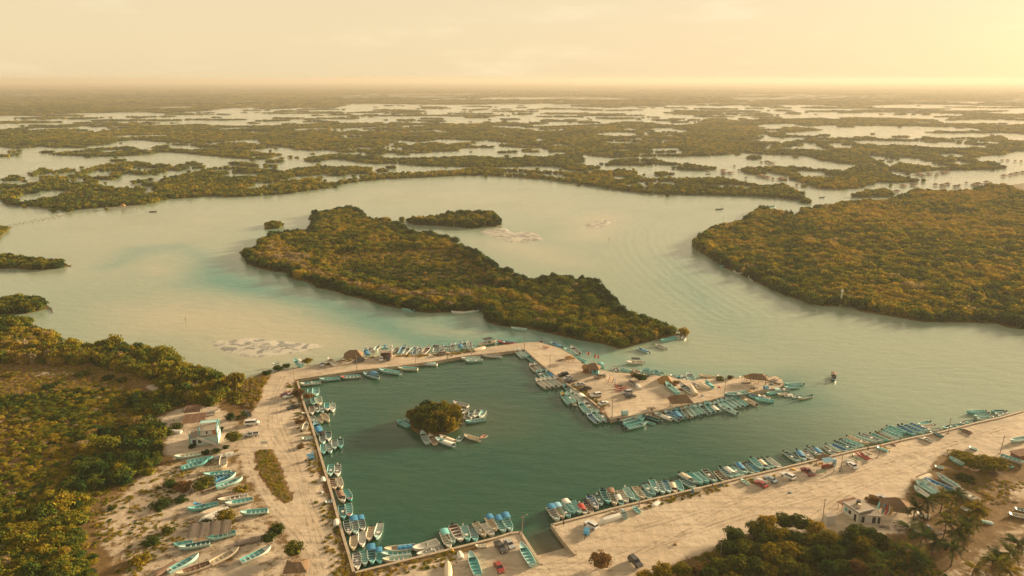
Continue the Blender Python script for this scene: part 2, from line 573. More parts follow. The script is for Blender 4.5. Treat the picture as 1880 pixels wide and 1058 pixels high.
far(Z2, [(-165,570),(-121,545),(-41,535),(40,532),(130,542),(200,545),(270,552),(350,555),(480,550),(600,550),(700,543),(780,545),(880,555),(950,552),(1050,545),(1130,550),(1200,535),(1270,533),(1310,545),(1320,562),(1300,580),(1275,585),(1330,590),(1400,600),(1408,614),(1330,632),(1250,622),(1180,603),(1050,602),(900,606),(700,606),(560,602),(460,602),(380,592),(300,586),(210,590),(120,576),(30,566),(-40,562)])
far(Z1, [(-500,405),(0,400),(60,398),(130,390),(220,385),(340,378),(500,375),(700,378),(900,378),(1090,372),(1130,380),(1300,382),(1500,380),(1700,370),(1770,362),(1880,368),(1961,366),(2061,370),(2121,375),(2321,365),(2421,370),(2521,372),(2721,362),(2851,370),(2861,385),(2951,385),(3071,380),(3221,375),(3321,368),(3461,362),(3521,370),(3641,380),(3701,375),(3821,365),(3901,365),(3951,380),(3981,400),(3991,430),(3981,452),(3901,465),(3921,475),(4041,485),(4111,490),(4051,500),(4031,520),(3961,535),(3821,547),
    (3701,548),(3521,548),(3321,555),(3201,545),(3121,525),(3131,512),(3041,512),(2971,522),(3031,500),(2871,505),(2751,497),(2701,492),(2721,482),(2791,480),(2651,465),(2641,455),(2581,465),(2461,458),(2361,455),(2321,465),(2271,470),(2171,460),(2071,465),(2051,500),(2091,530),(2021,545),(1960,520),(1880,528),(1780,512),(1680,518),(1600,508),(1550,498),(1440,488),(1400,456),(1300,462),(1200,472),(1050,477),(880,470),(760,457),(640,467),(560,487),(480,492),(300,502),(200,492),(110,505),(50,500),(0,492),(-500,520)])
for pts in ([(300,540),(370,520),(500,505),(680,492),(740,505),(830,520),(820,535),(700,545),(560,550),(430,545)],
            [(870,515),(960,503),(1040,515),(1100,505),(1200,505),(1350,518),(1450,530),(1505,545),(1400,565),(1330,560),(1200,550),(1050,535),(930,525)],
            [(1050,475),(1080,470),(1130,490),(1200,475),(1300,470),(1440,490),(1400,510),(1270,515),(1160,500),(1060,495)],
            [(605,570),(640,560),(672,570),(640,578)],[(180,638),(230,608),(262,618),(250,640),(200,645)],[(296,630),(345,612),(398,628),(340,637)],
            [(28,665),(70,645),(110,655),(100,678),(45,680)],[(825,497),(900,488),(904,497),(850,505)],[(930,605),(975,588),(1015,610),(960,628)],
            [(1010,590),(1040,575),(1085,585),(1050,598)],[(1040,605),(1080,595),(1108,605),(1075,615)],[(1250,592),(1310,575),(1388,590),(1330,602)],[(1448,575),(1480,563),(1518,573),(1480,583)],
            [(1440,600),(1465,592),(1488,602),(1462,608)],[(718,680),(770,668),(810,680),(760,692)],[(55,522),(80,516),(98,524),(75,530)],[(238,523),(255,518),(272,524),(255,530)],[(-60,545),(20,536),(76,541),(20,550),(-60,556)],
            [(1655,570),(1700,550),(1780,555),(1700,580)]):
    far(Z1, pts)
for pts in ([(312,485),(340,474),(366,485),(340,496)],[(272,522),(300,515),(324,524),(296,531)],[(326,532),(345,527),(362,532),(345,539)],
            [(362,502),(440,475),(520,470),(600,482),(690,472),(727,480),(640,500),(632,520),(540,525),(470,522),(400,508)],
            [(1450,585),(1500,562),(1580,560),(1700,558),(1760,575),(1830,582),(1780,595),(1600,598),(1480,595)],[(1715,645),(1740,630),(1780,630),(1792,648),(1750,656)],
            [(1836,600),(1880,588),(1930,590),(2035,605),(2030,622),(1950,628),(1850,620)],[(218,625),(240,612),(262,625),(240,635)],[(1003,513),(1022,508),(1038,514),(1020,520)],[(1146,520),(1180,505),(1235,515),(1180,525)],[(272,606),(295,600),(316,607),(295,614)]):
    far(Z2, pts)
for pts in ([(340,515),(400,502),(530,505),(545,480),(640,462),(740,455),(805,462),(790,478),(860,500),(890,512),(895,500),(930,500),(960,512),(975,480),(1050,478),(1100,490),(1180,482),(1300,490),(1400,500),(1500,500),(1640,508),(1740,505),(1780,470),(1660,468),(1690,440),(1750,436),(1790,460),(1880,462),(2100,470),(2100,500),(1880,508),(1828,518),(1760,540),(1640,545),(1580,560),(1640,575),(1700,572),(1770,600),(1740,618),(1600,622),(1480,622),(1400,622),(1250,638),(1170,625),(1100,595),(1010,552),(1040,568),(1010,590),(960,592),(900,585),(800,570),(740,550),(600,540),(480,538),(400,530)],
            [(465,610),(540,598),(640,600),(760,612),(830,615),(920,625),(1000,592),(1060,588),(1140,610),(1170,645),(1300,670),(1305,685),(1200,690),(1090,688),(1082,668),(1065,665),(1068,690),(1000,715),(900,728),(780,722),(700,690),(625,670),(640,655),(540,640)],
            [(497,720),(530,698),(580,692),(630,715),(640,735),(672,742),(660,755),(560,752),(500,740)],[(972,750),(1050,722),(1130,720),(1150,740),(1130,768),(1030,768)],
            [(388,555),(420,543),(455,555),(420,567)],[(370,615),(400,602),(440,605),(462,635),(440,650),(390,640)],
            [(180,465),(240,458),(330,465),(420,462),(500,468),(540,478),(480,490),(340,488),(240,480)],[(150,365),(170,345),(230,340),(300,352),(390,360),(480,342),(620,345),(780,340),(900,348),(1000,338),(1150,340),(1280,345),(1400,350),(1420,372),(1340,382),(1200,386),(1060,380),(960,382),(800,380),(720,388),(640,372),(540,375),(470,375),(400,390),(430,410),(460,425),(420,440),(450,455),(380,462),(310,450),(330,430),(280,425),(270,400),(190,380)],
            [(555,400),(640,388),(760,398),(720,412),(610,420)],[(180,400),(230,395),(250,405),(260,440),(230,452),(180,450),(170,430)],[(465,420),(520,415),(600,430),(680,435),(770,436),(740,445),(600,446),(540,445)],[(810,465),(850,456),(890,465),(860,478),(820,476)],[(920,478),(945,470),(966,478),(940,484)],[(785,434),(808,428),(832,434),(808,441)],
            [(1440,378),(1500,368),(1600,372),(1720,380),(1880,375),(2200,380),(2200,420),(1880,430),(1800,410),(1700,405),(1640,392),(1540,385)],[(1480,355),(1560,330),(1580,318),(1700,318),(1880,320),(2200,320),(2200,352),(1880,356),(1700,345),(1580,350)],
            [(1060,295),(1200,288),(1400,292),(1466,294),(1300,300)],[(630,318),(645,313),(664,318),(645,322)],[(75,352),(95,346),(112,352),(95,357)],[(132,328),(148,322),(164,330),(148,336)],[(345,348),(360,341),(374,348),(360,353)]):
    far(Z3, pts)
# thin bars in the far lagoon
for reg, L in ((Z1, [(560,780,356),(790,975,356),(1020,1330,352),(195,345,343),(370,520,346),(1545,1615,345),(1650,1705,350),(1715,1810,345),(170,280,385),(335,415,383),(120,170,346),(0,330,366),(1805,1880,325),(720,770,341)]),
               (Z2, [(150,560,330),(620,840,320),(330,415,356),(490,560,362),(0,110,345),(880,960,350),(1045,1115,372),(1310,1385,368),(1230,1285,355),(1120,1300,320),(1310,1640,330),(1400,1610,345),(1700,1830,355),(985,1020,323),(780,840,333),(1470,1700,415),(240,330,300),(300,470,308),(1800,1880,365)]),
               (Z3, [(0,450,308),(550,600,303),(690,1060,288),(120,330,295),(1200,1220,324),(1340,1360,322),(1480,1600,316),(620,660,318)])):
    for (a, b, y) in L:
        h = 4 + 5 * ((a * 7 + y) % 10) / 10
        far(reg, [(a, y), (a + (b - a) * .2, y - h), (a + (b - a) * .45, y - h * .6), (a + (b - a) * .7, y - h * .9), (b, y), (a + (b - a) * .6, y + h * .5), (a + (b - a) * .25, y + h * .4)], 3.0)
# open water pools inside the far islands: (region, outline)
POOLS = [shore(r, p, 0) for r, p in ((Z2, [(1310,495),(1390,480),(1480,473),(1700,475),(1640,485),(1480,490),(1380,500)]), (Z2, [(850,425),(870,417),(910,432),(1060,440),(1000,446),(890,440)]),
    (Z2, [(1375,440),(1450,418),(1580,418),(1640,438),(1560,452),(1450,445)]), (Z2, [(1050,470),(1080,450),(1130,455),(1100,475)]), (Z3, [(560,505),(600,497),(690,505),(640,518),(580,515)]), (Z3, [(1230,505),(1320,508),(1380,515),(1300,522)]),
    (Z3, [(1390,540),(1500,533),(1600,545),(1560,560),(1440,560)]), (Z3, [(1010,560),(1100,555),(1270,580),(1290,598),(1210,595),(1160,615),(1110,590)]), (Z2, [(760,412),(790,405),(810,412),(790,418)]), (Z1, [(1330,456),(1410,450),(1420,458),(1350,462)]))]

FARSHORE = [at(*r.px(x, y)) for r, L in ((Z1, [(-1500,340),(-400,335),(0,330),(200,332),(480,312),(560,312),(740,312),(900,316),(1100,306),(1200,292),(1500,282),(1580,286),(1800,290)]), (Z2, [(80,266),(350,268),(600,272),(900,268),(1130,264),(1300,282),(1500,287),(1800,272)]), (Z3, [(240,277),(400,272),(700,272),(1000,277),(1300,267),(1880,282),(3200,290)])) for x, y in L]
_fs = [(p[0], p[1]) for p in FARSHORE]
_fr = rough_edge(_fs, 150, 60)
_fr = _fr[:max(i for i, q in enumerate(_fr) if abs(q[0] - _fs[-1][0]) < 1 and abs(q[1] - _fs[-1][1]) < 170) + 1] if False else [q for q in _fr if q[1] > 1500]
FARLAND = _fs + [(60000, 9000), (60000, 70000), (-60000, 70000), (-60000, 9000)]
# slivers of water inside the far plain
SLIVER = [(Z1,130,230,300),(Z1,470,560,292),(Z1,225,275,274),(Z1,780,960,292),(Z1,960,1080,284),(Z2,880,950,266),(Z2,1080,1135,256),(Z2,1180,1260,277),(Z2,1425,1500,268),(Z2,1510,1540,260),(Z3,0,80,272),(Z3,410,480,266),(Z3,750,800,258),(Z3,1120,1380,222),(Z3,1280,1370,266),(Z3,1610,1680,283),(Z3,1700,1880,282),(Z3,920,960,215)]

# ------------------------------------------------------------------ harbour land: quays, road, yards and scrub in one sheet
def pl(pts, z=1.0):
    return [at(p[0], p[1], p[2] if len(p) > 2 else z)[:2] for p in pts]
SHORE_W = [(-300,560,4),(0,577,4),(15,573,4),(33,577,4),(56,585,4),(57,597,4),(82,600,4),(102,610,4),(105,620,2),(100,629,0),(122,631,4),(153,630,4),(190,627,4),(225,628,4),(242,632,4),(272,635,4),(299,638,4),(324,648,4),(345,664,4),(370,675,3.5),(396,685,3.5),(411,693,3),(415,704,2),(418,722,.6),(424,722,.6),(424,702,2),(436,694,1),(455,697,1),(468,691,1),(482,684,1),(501,686,1)]
NORTH = [(520,680),(557,672),(590,668),(615,664),(629,659.5),(670,656),(700,653),(731,651),(760,651),(788,650),(836,646.6),(869,642.6),(913.5,634.5),(947,631),(965,628.5),(987,627.5),(1010,633.5),(1029,640),(1050,652),(1072,669),(1098,678),(1121,683),(1143,685),(1175,685),(1192,689),(1211,690),(1228,690),(1244,696),(1276,699),(1284,696),(1313,695),(1345,693.5),(1378,693),(1410,693),(1425,690),(1436,697),(1439,706)]
PIER_IN = [(1430,711),(1404,718),(1355,726),(1323,731),(1296,737.7),(1264,743),(1219,753.7),(1135,768.6),(1120.4,772)]
PIER_W = [(1100,750),(1082,735),(1040,706),(1019.5,690),(990.5,667.5),(963.4,642.8)]
QUAY_N = [(947.3,644.3),(916.8,648),(852.5,654.6),(804,663.5),(780,666.7),(731,673),(657,681),(549,697)]
QUAY_W = [(547,701),(560,745),(573,780),(587.5,830),(597,862),(610,906),(619,940),(630,980),(642.7,1021),(651,1051)]
QUAY_S = [(652,1052),(700,1040),(803,1015),(861,1000.5),(912.5,987.6),(936.6,979.6),(956,977.5)]
RAMP = [(981.6,1016.6),(995.2,1037),(1055.5,1020),(1031.4,990.8),(1012,964.5)]
QUAY_E = [(1033,958.7),(1076,947.5),(1125,934),(1173,922.8),(1221,911.5),(1280,897.5),(1321,887.7),(1365,876.4),(1434,860.3),(1493,846),(1567,828),(1617,818),(1666,806),(1727,793.7),(1788.6,777.7),(1838,766.7),(1877,755.6),(2000,722)]
OFF = [(2300,640),(2900,800),(2500,1500),(900,1600),(-900,1500),(-900,700)]
HARBOUR = pl(SHORE_W + NORTH + PIER_IN + PIER_W + QUAY_N + QUAY_W + QUAY_S + RAMP + QUAY_E + OFF)
BASIN = pl(PIER_W[::-1] + [(963.4,642.8)] + QUAY_N + QUAY_W + QUAY_S + RAMP + QUAY_E[:10] + [(1500,800),(1480,700),(1430,711)] + PIER_IN, 0)
SANDS = [pl(SHORE_W[-2:] + [(497,690),(482,715),(477,738),(452,770),(440,800),(438,840),(446,862),(470,900),(497,938),(530,985),(552,1020),(560,1060),(560,1200),(640,1200)] + [(651,1051)] + QUAY_W[::-1] + QUAY_N[::-1] + PIER_W[::-1] + PIER_IN[::-1] + NORTH[::-1]),
         pl([(560,1300)] + [(590,1200),(640,1120),(655,1052)] + QUAY_S + RAMP + QUAY_E + [(2100,740),(1960,800),(1850,845),(1760,832),(1720,838),(1705,868),(1672,880),(1665,905),(1640,925),(1560,955),(1530,985),(1440,975),(1345,985),(1300,1012),(1235,1035),(1180,1060),(1140,1120),(1100,1300)]),
         pl([(1530,985),(1560,950),(1660,925),(1690,950),(1680,975),(1600,985)])]
PATCHY = [(pl([(283,768),(330,748),(400,742),(436,770),(446,815),(430,845),(415,832),(330,852),(300,835),(296,800)]), .80),
          (pl([(300,850),(440,835),(470,890),(540,1000),(560,1060),(560,1200),(200,1200),(215,1050),(160,1010),(170,940),(240,880)]), .54),
          (pl([(420,900),(470,900),(552,1025),(556,1100),(380,1200),(360,1060),(440,1010)]), .60),
          (pl([(1690,1058),(1780,1000),(1830,960),(1900,940),(2100,930),(2100,1200),(1600,1200)]), .46),
          (pl([(1800,900),(1850,880),(2000,860),(2000,930),(1840,925)]), .52),
          (pl([(1660,940),(1700,900),(1780,905),(1850,940),(1790,1000),(1720,1040),(1660,1000)]), .34)]
LAWN = pl([(468,830),(480,824),(500,826),(512,850),(520,880),(536,915),(530,927),(510,915),(490,890),(470,860)])
CLEAR = pl([(40,684),(135,683),(136,688),(60,690)]), pl([(262,708),(292,705),(300,714),(280,720)])
def sand_attr(P):
    s = np.zeros(len(P))
    for poly in SANDS:
        s = np.maximum(s, ramp01(signed(P, poly), -2.5, 2.5))
    for poly, a in PATCHY:
        s = np.maximum(s, a * ramp01(signed(P, poly), -4, 4))
    for poly in CLEAR:
        s = np.maximum(s, .9 * ramp01(signed(P, poly), -1.5, 1.0))
    s = np.minimum(s, 1 - ramp01(signed(P, LAWN), -1.2, .5))
    # weedy strip behind the quay walls
    for line, wdt, a in ((pl(QUAY_W), 4.5, .55), (pl(QUAY_S[:4]), 5, .45), (pl(QUAY_E[2:8]), 3.0, .28), (pl(PIER_W[:3]), 4, .5)):
        d = edge_dist(P, line, False)
        s = s - a * ramp01(d, wdt, wdt * .4) * fbm(P, 14) * 1.5
    return np.clip(s, 0, 1)
cdt_land('harbour_ground', HARBOUR, 1.0, 2.4, M['ground'], {'sand': sand_attr}, ((-330, 120), (330, 560)), skirt=-1.5)

def marsh(P):
    return .30 * ramp01(fbm(P, 40), .45, .7)
for nm, poly in (('island_ground', ISLE), ('islet_ground', ISLET_N), ('islet_ground', ISLET_S), ('islet_ground', WEST_A), ('islet_ground', WEST_B), ('islet_ground', WEST_C), ('east_bank_ground', EAST)):
    cdt_land(nm, poly, .35, 8 if nm != 'islet_ground' else 4, M['marsh'], {'sand': marsh}, ((-500, 100), (900, 1400)), skirt=-1.0)

# far islands and plain
mv, mf = [], []
def add_poly_flat(poly, z):
    B = [Vector((float(x), float(y))) for x, y in poly]
    V, E, F, *_ = delaunay_2d_cdt(B, [(i, (i + 1) % len(B)) for i in range(len(B))], [], 1, 1e-3)
    n = len(mv)
    mv.extend((v.x, v.y, z) for v in V)
    for f in F:
        f = tuple(f)
        if (V[f[1]] - V[f[0]]).cross(V[f[2]] - V[f[0]]) < 0: f = tuple(reversed(f))
        mf.append(tuple(i + n for i in f))
mv, mf = [], []
add_poly_flat(FARLAND, 1.2)
tag(link('far_plain', mesh_np('far_plain', mv, mf, M['far'])), kind='structure')

# open water lying in the far plain
rp = np.random.default_rng(44)
mv, mf = [], []
def blot(cx, cy, rx, ry, z, n=22):
    ph = rp.uniform(0, 6.28, 3)
    c0 = len(mv); mv.append((cx, cy, z))
    for i in range(n):
        a = 2 * PI * i / n
        r = 1 + .35 * math.sin(2 * a + ph[0]) + .28 * math.sin(3 * a + ph[1]) + .2 * math.sin(7 * a + ph[2])
        mv.append((cx + rx * r * math.cos(a), cy + ry * r * math.sin(a), z))
    for i in range(n): mf.append((c0, c0 + 1 + i, c0 + 1 + (i + 1) % n))
for reg, x0, x1, y in SLIVER:
    a_, b_ = reg(x0, y, 1.2), reg(x1, y, 1.2)
    w_ = abs(b_[0] - a_[0])
    for q in range(max(1, int(w_ / 140))):
        t = (q + .5) / max(1, int(w_ / 140))
        blot(a_[0] + (b_[0] - a_[0]) * t, a_[1] + rp.uniform(-40, 40), rp.uniform(50, 110), rp.uniform(25, 70), 1.25)
for q in range(620):
    d_ = 2300 + 4200 * rp.random() ** 1.6
    x_ = rp.uniform(-.72, .72) * d_
    if x_ / d_ < -.15 and rp.random() < .72: continue
    P_ = np.array([[x_, d_]])
    if not in_poly(P_, FARLAND)[0]: continue
    s_ = d_ / 3000
    blot(x_, d_, rp.uniform(30, 150) * s_, rp.uniform(12, 42) * s_, 1.25 + .004 * (q % 40))
tag(link('lagoon_pools', mesh_np('lagoon_pools', mv, mf, M['water'])), kind='structure')

# sand flats that just break the surface
def flat(name, reg, pts, z=.10):
    poly = rough_edge([reg(x, y)[:2] for x, y in pts], .9, 2.5)
    c = np.mean(poly, 0)
    inner = [tuple(c + (np.array(q) - c) * .82) for q in poly]
    n = len(poly)
    V = [(q[0], q[1], -.15) for q in poly] + [(q[0], q[1], z) for q in inner] + [(c[0], c[1], z + .08)]
    F = [(i, (i + 1) % n, n + (i + 1) % n, n + i) for i in range(n)] + [(n + i, n + (i + 1) % n, 2 * n) for i in range(n)]
    A = sum(poly[i][0] * poly[(i + 1) % n][1] - poly[(i + 1) % n][0] * poly[i][1] for i in range(n))
    if A < 0: F = [tuple(reversed(f)) for f in F]
    return tag(link(name, mesh_np(name, V, F, M['flat'], True)), kind='structure')
flat('sandbar', Z4, [(1470,742),(1520,725),(1640,722),(1760,700),(1900,712),(2050,725),(2200,745),(2330,752),(2380,775),(2250,805),(2060,835),(1900,858),(1740,853),(1600,815),(1500,775)])
flat('sandbar', Z6, [(40,258),(100,240),(200,225),(265,225),(290,245),(330,262),(390,255),(480,258),(540,290),(560,315),(500,335),(420,345),(370,345),(310,348),(200,310),(120,280)])
flat('sandbar', Z6, [(838,195),(900,178),(980,160),(1020,155),(1055,175),(1020,205),(960,230),(900,247),(850,255),(835,225)])
SEABARS_ = [(Z4, [(1130,500),(1220,462),(1330,440),(1420,435),(1440,450),(1330,520),(1380,570),(1330,600),(1200,590),(1130,540)])]

# ------------------------------------------------------------------ water: one sheet to the horizon, colour from depth
xs = np.unique(np.concatenate([np.linspace(-420, 560, 150), np.linspace(-1500, 1700, 120), np.array([-60000, -30000, -12000, -6000, -3500, -2300, 2600, 3800, 6000, 12000, 30000, 60000])]))
ys = np.unique(np.concatenate([np.linspace(95, 620, 150), np.linspace(620, 1600, 110), np.array([-400, 0, 50, 1800, 2200, 3000, 4500, 8000, 16000, 35000, 70000])]))
GX, GY = np.meshgrid(xs, ys)
WV = np.stack([GX.ravel(), GY.ravel(), np.zeros(GX.size)], 1)
nx, ny = len(xs), len(ys)
WF = [(j * nx + i, j * nx + i + 1, (j + 1) * nx + i + 1, (j + 1) * nx + i) for j in range(ny - 1) for i in range(nx - 1)]
wm = mesh_np('water', WV, WF, M['water'])
P2 = WV[:, :2].copy()
near = (np.abs(P2[:, 0]) < 1800) & (P2[:, 1] < 1700) & (P2[:, 1] > 60)
def wattr(fn):
    out = np.zeros(len(P2)); out[near] = fn(P2[near]); return out
# shallow sand shoals and the deeper blue-green channels, (outline, strength, softness m)
SHOAL = [([(255,560),(300,548),(360,552),(440,556),(520,566),(590,582),(640,604),(700,630),(640,650),(560,664),(480,690),(400,660),(330,630),(220,615),(190,590),(200,565)], .85, 26),
         ([(0,370),(200,380),(400,375),(520,360),(700,345),(900,345),(1100,365),(1160,400),(1000,420),(930,400),(750,395),(560,400),(480,430),(440,480),(330,500),(180,520),(0,520)], .34, 60),
         ([(870,440),(930,440),(1020,455),(1080,490),(1000,485),(930,465)], .75, 25),
         ([(1040,400),(1110,385),(1150,400),(1110,440),(1050,440)], .8, 30),
         ([(255,490),(285,483),(315,492),(300,506),(265,506)], .7, 10),
         ([Z4.px(*q) for q in ((1130,500),(1220,464),(1330,442),(1410,437),(1400,455),(1310,490),(1330,580),(1290,592),(1190,575),(1140,540))], .9, 7),
         ([(690,590),(760,580),(900,600),(960,615),(880,628),(740,622)], .45, 14),
         ([(1120,420),(1250,400),(1300,450),(1250,520),(1130,520),(1060,470)], .22, 50),
         ([(1180,640),(1270,610),(1400,640),(1440,680),(1300,690),(1180,660)], .25, 25),
         ([(1450,560),(1650,600),(1880,625),(1880,680),(1700,690),(1500,650),(1400,600)], .22, 40)]
TEAL = [([(440,500),(520,545),(600,565),(720,600),(860,612),(900,590),(880,580),(760,570),(640,545),(540,510),(470,480)], .45, 14),
        ([(200,490),(260,470),(330,455),(370,480),(360,520),(460,540),(560,560),(640,590),(700,620),(900,632),(1100,655),(1090,640),(900,600),(800,590),(700,575),(600,555),(520,535),(440,500),(380,470),(330,450),(240,455)], 1.0, 20),
        ([(560,575),(700,590),(820,585),(900,600),(1000,640),(900,640),(760,635),(640,600)], 1.0, 16),
        ([(960,625),(1100,650),(1250,690),(1450,700),(1500,740),(1420,750),(1450,705),(1240,680),(1080,655)], .75, 25),
        ([(470,420),(560,415),(540,430),(450,450)], .5, 25),
        ([(1180,470),(1290,480),(1330,560),(1380,620),(1300,600),(1230,540)], .45, 30)]
def soft(P, L):
    s = np.zeros(len(P))
    for poly, a, w in L:
        s = np.maximum(s, a * ramp01(signed(P, pl(poly, 0)), -w, w))
    return s
fattr(wm, 'shoal', wattr(lambda P: np.clip(soft(P, SHOAL), 0, 1)))
fattr(wm, 'teal', wattr(lambda P: np.clip(soft(P, TEAL), 0, 1)))
def basin_depth(P):
    """dredged harbour: deep to its walls, rising gently towards the open channel at its mouth"""
    a_, b_ = np.array(at(1436, 705, 0)[:2]), np.array(at(1640, 800, 0)[:2])
    d = b_ - a_; n_ = np.array([-d[1], d[0]]) / np.linalg.norm(d)
    if n_[0] < 0: n_ = -n_
    s_ = (P - a_) @ n_ + 22 * (fbm(P, 30) - .5)
    fade = 1 - ramp01(s_, -75, 45)
    fade = fade * fade * (3 - 2 * fade)
    return ramp01(signed(P, BASIN_EXT), -14, -5) * fade
BASIN_EXT = pl(PIER_W[::-1] + [(963.4,642.8)] + QUAY_N + QUAY_W + QUAY_S + RAMP + QUAY_E[:17] + [(1900,720),(1800,600),(1480,690),(1430,711)] + PIER_IN, 0)
fattr(wm, 'basin', wattr(basin_depth))
ISLET_PX = at(800, 775)
def mud(P):
    c = np.array(at(845, 768)[:2])
    d = np.hypot((P[:, 0] - c[0]) / 1.3, P[:, 1] - c[1])
    r = np.array([at(x, y)[:2] for x, y in ((985, 1030), (1010, 1000), (1040, 1008))])
    return np.maximum(.32 * ramp01(d, 26, 6), .9 * ramp01(edge_dist(P, r), 9, 1))
fattr(wm, 'mud', wattr(mud))
WAKE = pl([(1322,384),(1270,385.5),(1230,392),(1198,405),(1180,425),(1180,450),(1196,475),(1228,505),(1275,540),(1340,580)], 0)
wd = np.full(len(P2), 80.0); wd[near] = np.minimum(80, edge_dist(P2[near], WAKE, False))
fattr(wm, 'wd', wd)
tag(link('water', wm), kind='structure')

# ------------------------------------------------------------------ leaf masses
def rot_to(n, rng):
    """random orthonormal frame whose third axis is n (arrays)"""
    a = rng.normal(size=n.shape)
    u = np.cross(n, a); u /= np.linalg.norm(u, axis=1)[:, None] + 1e-9
    w = np.cross(n, u)
    return u, w

def leafy(seed, clumps, per, leaf, crad=(.34, .52), flat=.75, low=-.25, core=True):
    """unit crown: clumps of small leaf faces over a lumpy dome; radius about 1, base at z=0"""
    rng = np.random.default_rng(seed)
    V, F = [], []
    for c in range(clumps):
        a = rng.uniform(0, 2 * PI); rr = math.sqrt(rng.uniform(0, 1)) * .72
        zz = (1 - rr * rr * .8) * flat * rng.uniform(.62, 1.0)
        cc = np.array([math.cos(a) * rr, math.sin(a) * rr, zz * .72])
        cr = rng.uniform(*crad)
        n = rng.normal(size=(per, 3)); n[:, 2] = np.abs(n[:, 2]) * 1.0 + rng.normal(size=per) * .25
        n /= np.linalg.norm(n, axis=1)[:, None]
        P = cc + n * cr * rng.uniform(.72, 1.08, (per, 1)) * np.array([1, 1, .8])
        nn = n + rng.normal(size=n.shape) * .55
        nn /= np.linalg.norm(nn, axis=1)[:, None]
        u, w = rot_to(nn, rng)
        s = leaf * rng.uniform(.6, 1.35, (per, 1))
        for q in range(per):
            b = len(V)
            V += [P[q] - u[q] * s[q], P[q] + w[q] * s[q] * .75, P[q] + u[q] * s[q], P[q] - w[q] * s[q] * .75]
            F.append((b, b + 1, b + 2, b + 3))
    if core:
        bm = bmesh.new()
        bmesh.ops.create_icosphere(bm, subdivisions=2, radius=1)
        b = len(V)
        for v in bm.verts:
            q = np.array(v.co)
            k = .58 + .14 * math.sin(5 * q[0] + seed) * math.cos(4 * q[1] - seed)
            V.append(np.array([q[0] * k, q[1] * k, max(0.0, q[2]) * k * flat + .02]))
        for f in bm.faces: F.append(tuple(b + v.index for v in f.verts))
        bm.free()
    return V, F

def leaf_mesh(name, mat, *a, **kw):
    V, F = leafy(*a, **kw)
    return mesh_np(name, V, F, mat)

PROTO = {}
def proto_ob(name, me):
    o = bpy.data.objects.new(name, me)     # not linked to the scene: only instanced
    return o
PROTO['near'] = [proto_ob('mangrove_crown', leaf_mesh('mangrove_crown', M['leaf'], 11 + i, 16, 46, .085)) for i in range(4)]
PROTO['mid'] = [proto_ob('mangrove_crown', leaf_mesh('mangrove_crown', M['leaf'], 31 + i, 12, 26, .13)) for i in range(4)]
PROTO['far'] = [proto_ob('mangrove_crown', leaf_mesh('mangrove_crown', M['leaf'], 51 + i, 9, 14, .19, crad=(.3, .5))) for i in range(3)]
PROTO['tuft'] = [proto_ob('scrub_tuft', leaf_mesh('scrub_tuft', M['leaf'], 71 + i, 7, 22, .15, crad=(.3, .5), flat=.6)) for i in range(3)]

def scatter(name, pts, scl, tone, kind, seed=1):
    """one mass of plants: instances of the crowns of a kind on given points"""
    rng = np.random.default_rng(seed)
    protos = PROTO[kind]
    n = len(pts)
    me = bpy.data.meshes.new(name)
    me.from_pydata([tuple(p) for p in pts], [], [])
    fattr(me, 'tone', tone)
    a = me.attributes.new('scl', 'FLOAT_VECTOR', 'POINT'); a.data.foreach_set('vector', np.asarray(scl, np.float32).ravel())
    fattr(me, 'rot', rng.uniform(0, 2 * PI, n))
    ai = me.attributes.new('pick', 'INT', 'POINT'); ai.data.foreach_set('value', rng.integers(0, len(protos), n).astype(np.int32))
    o = link(name, me)
    g = bpy.data.node_groups.new(name, 'GeometryNodeTree')
    g.interface.new_socket('Geometry', in_out='INPUT', socket_type='NodeSocketGeometry')
    g.interface.new_socket('Geometry', in_out='OUTPUT', socket_type='NodeSocketGeometry')
    gi, go = g.nodes.new('NodeGroupInput'), g.nodes.new('NodeGroupOutput')
    jn = g.nodes.new('GeometryNodeJoinGeometry')
    def named(nm, ty):
        q = g.nodes.new('GeometryNodeInputNamedAttribute'); q.data_type = ty; q.inputs[0].default_value = nm
        return q.outputs[0]
    cx = g.nodes.new('ShaderNodeCombineXYZ'); g.links.new(named('rot', 'FLOAT'), cx.inputs[2])
    sc, pk = named('scl', 'FLOAT_VECTOR'), named('pick', 'INT')
    for i, po in enumerate(protos):
        oi = g.nodes.new('GeometryNodeObjectInfo'); oi.inputs[0].default_value = po; oi.inputs[1].default_value = True
        cmp_ = g.nodes.new('FunctionNodeCompare'); cmp_.data_type = 'INT'; cmp_.operation = 'EQUAL'
        g.links.new(pk, cmp_.inputs[2]); cmp_.inputs[3].default_value = i
        ip = g.nodes.new('GeometryNodeInstanceOnPoints')
        g.links.new(gi.outputs[0], ip.inputs['Points']); g.links.new(cmp_.outputs[0], ip.inputs['Selection'])
        g.links.new(oi.outputs['Geometry'], ip.inputs['Instance'])
        g.links.new(cx.outputs[0], ip.inputs['Rotation']); g.links.new(sc, ip.inputs['Scale'])
        g.links.new(ip.outputs[0], jn.inputs[0])
    g.links.new(jn.outputs[0], go.inputs[0])
    md = o.modifiers.new('scatter', 'NODES'); md.node_group = g
    tag(o, kind='stuff')
    return o

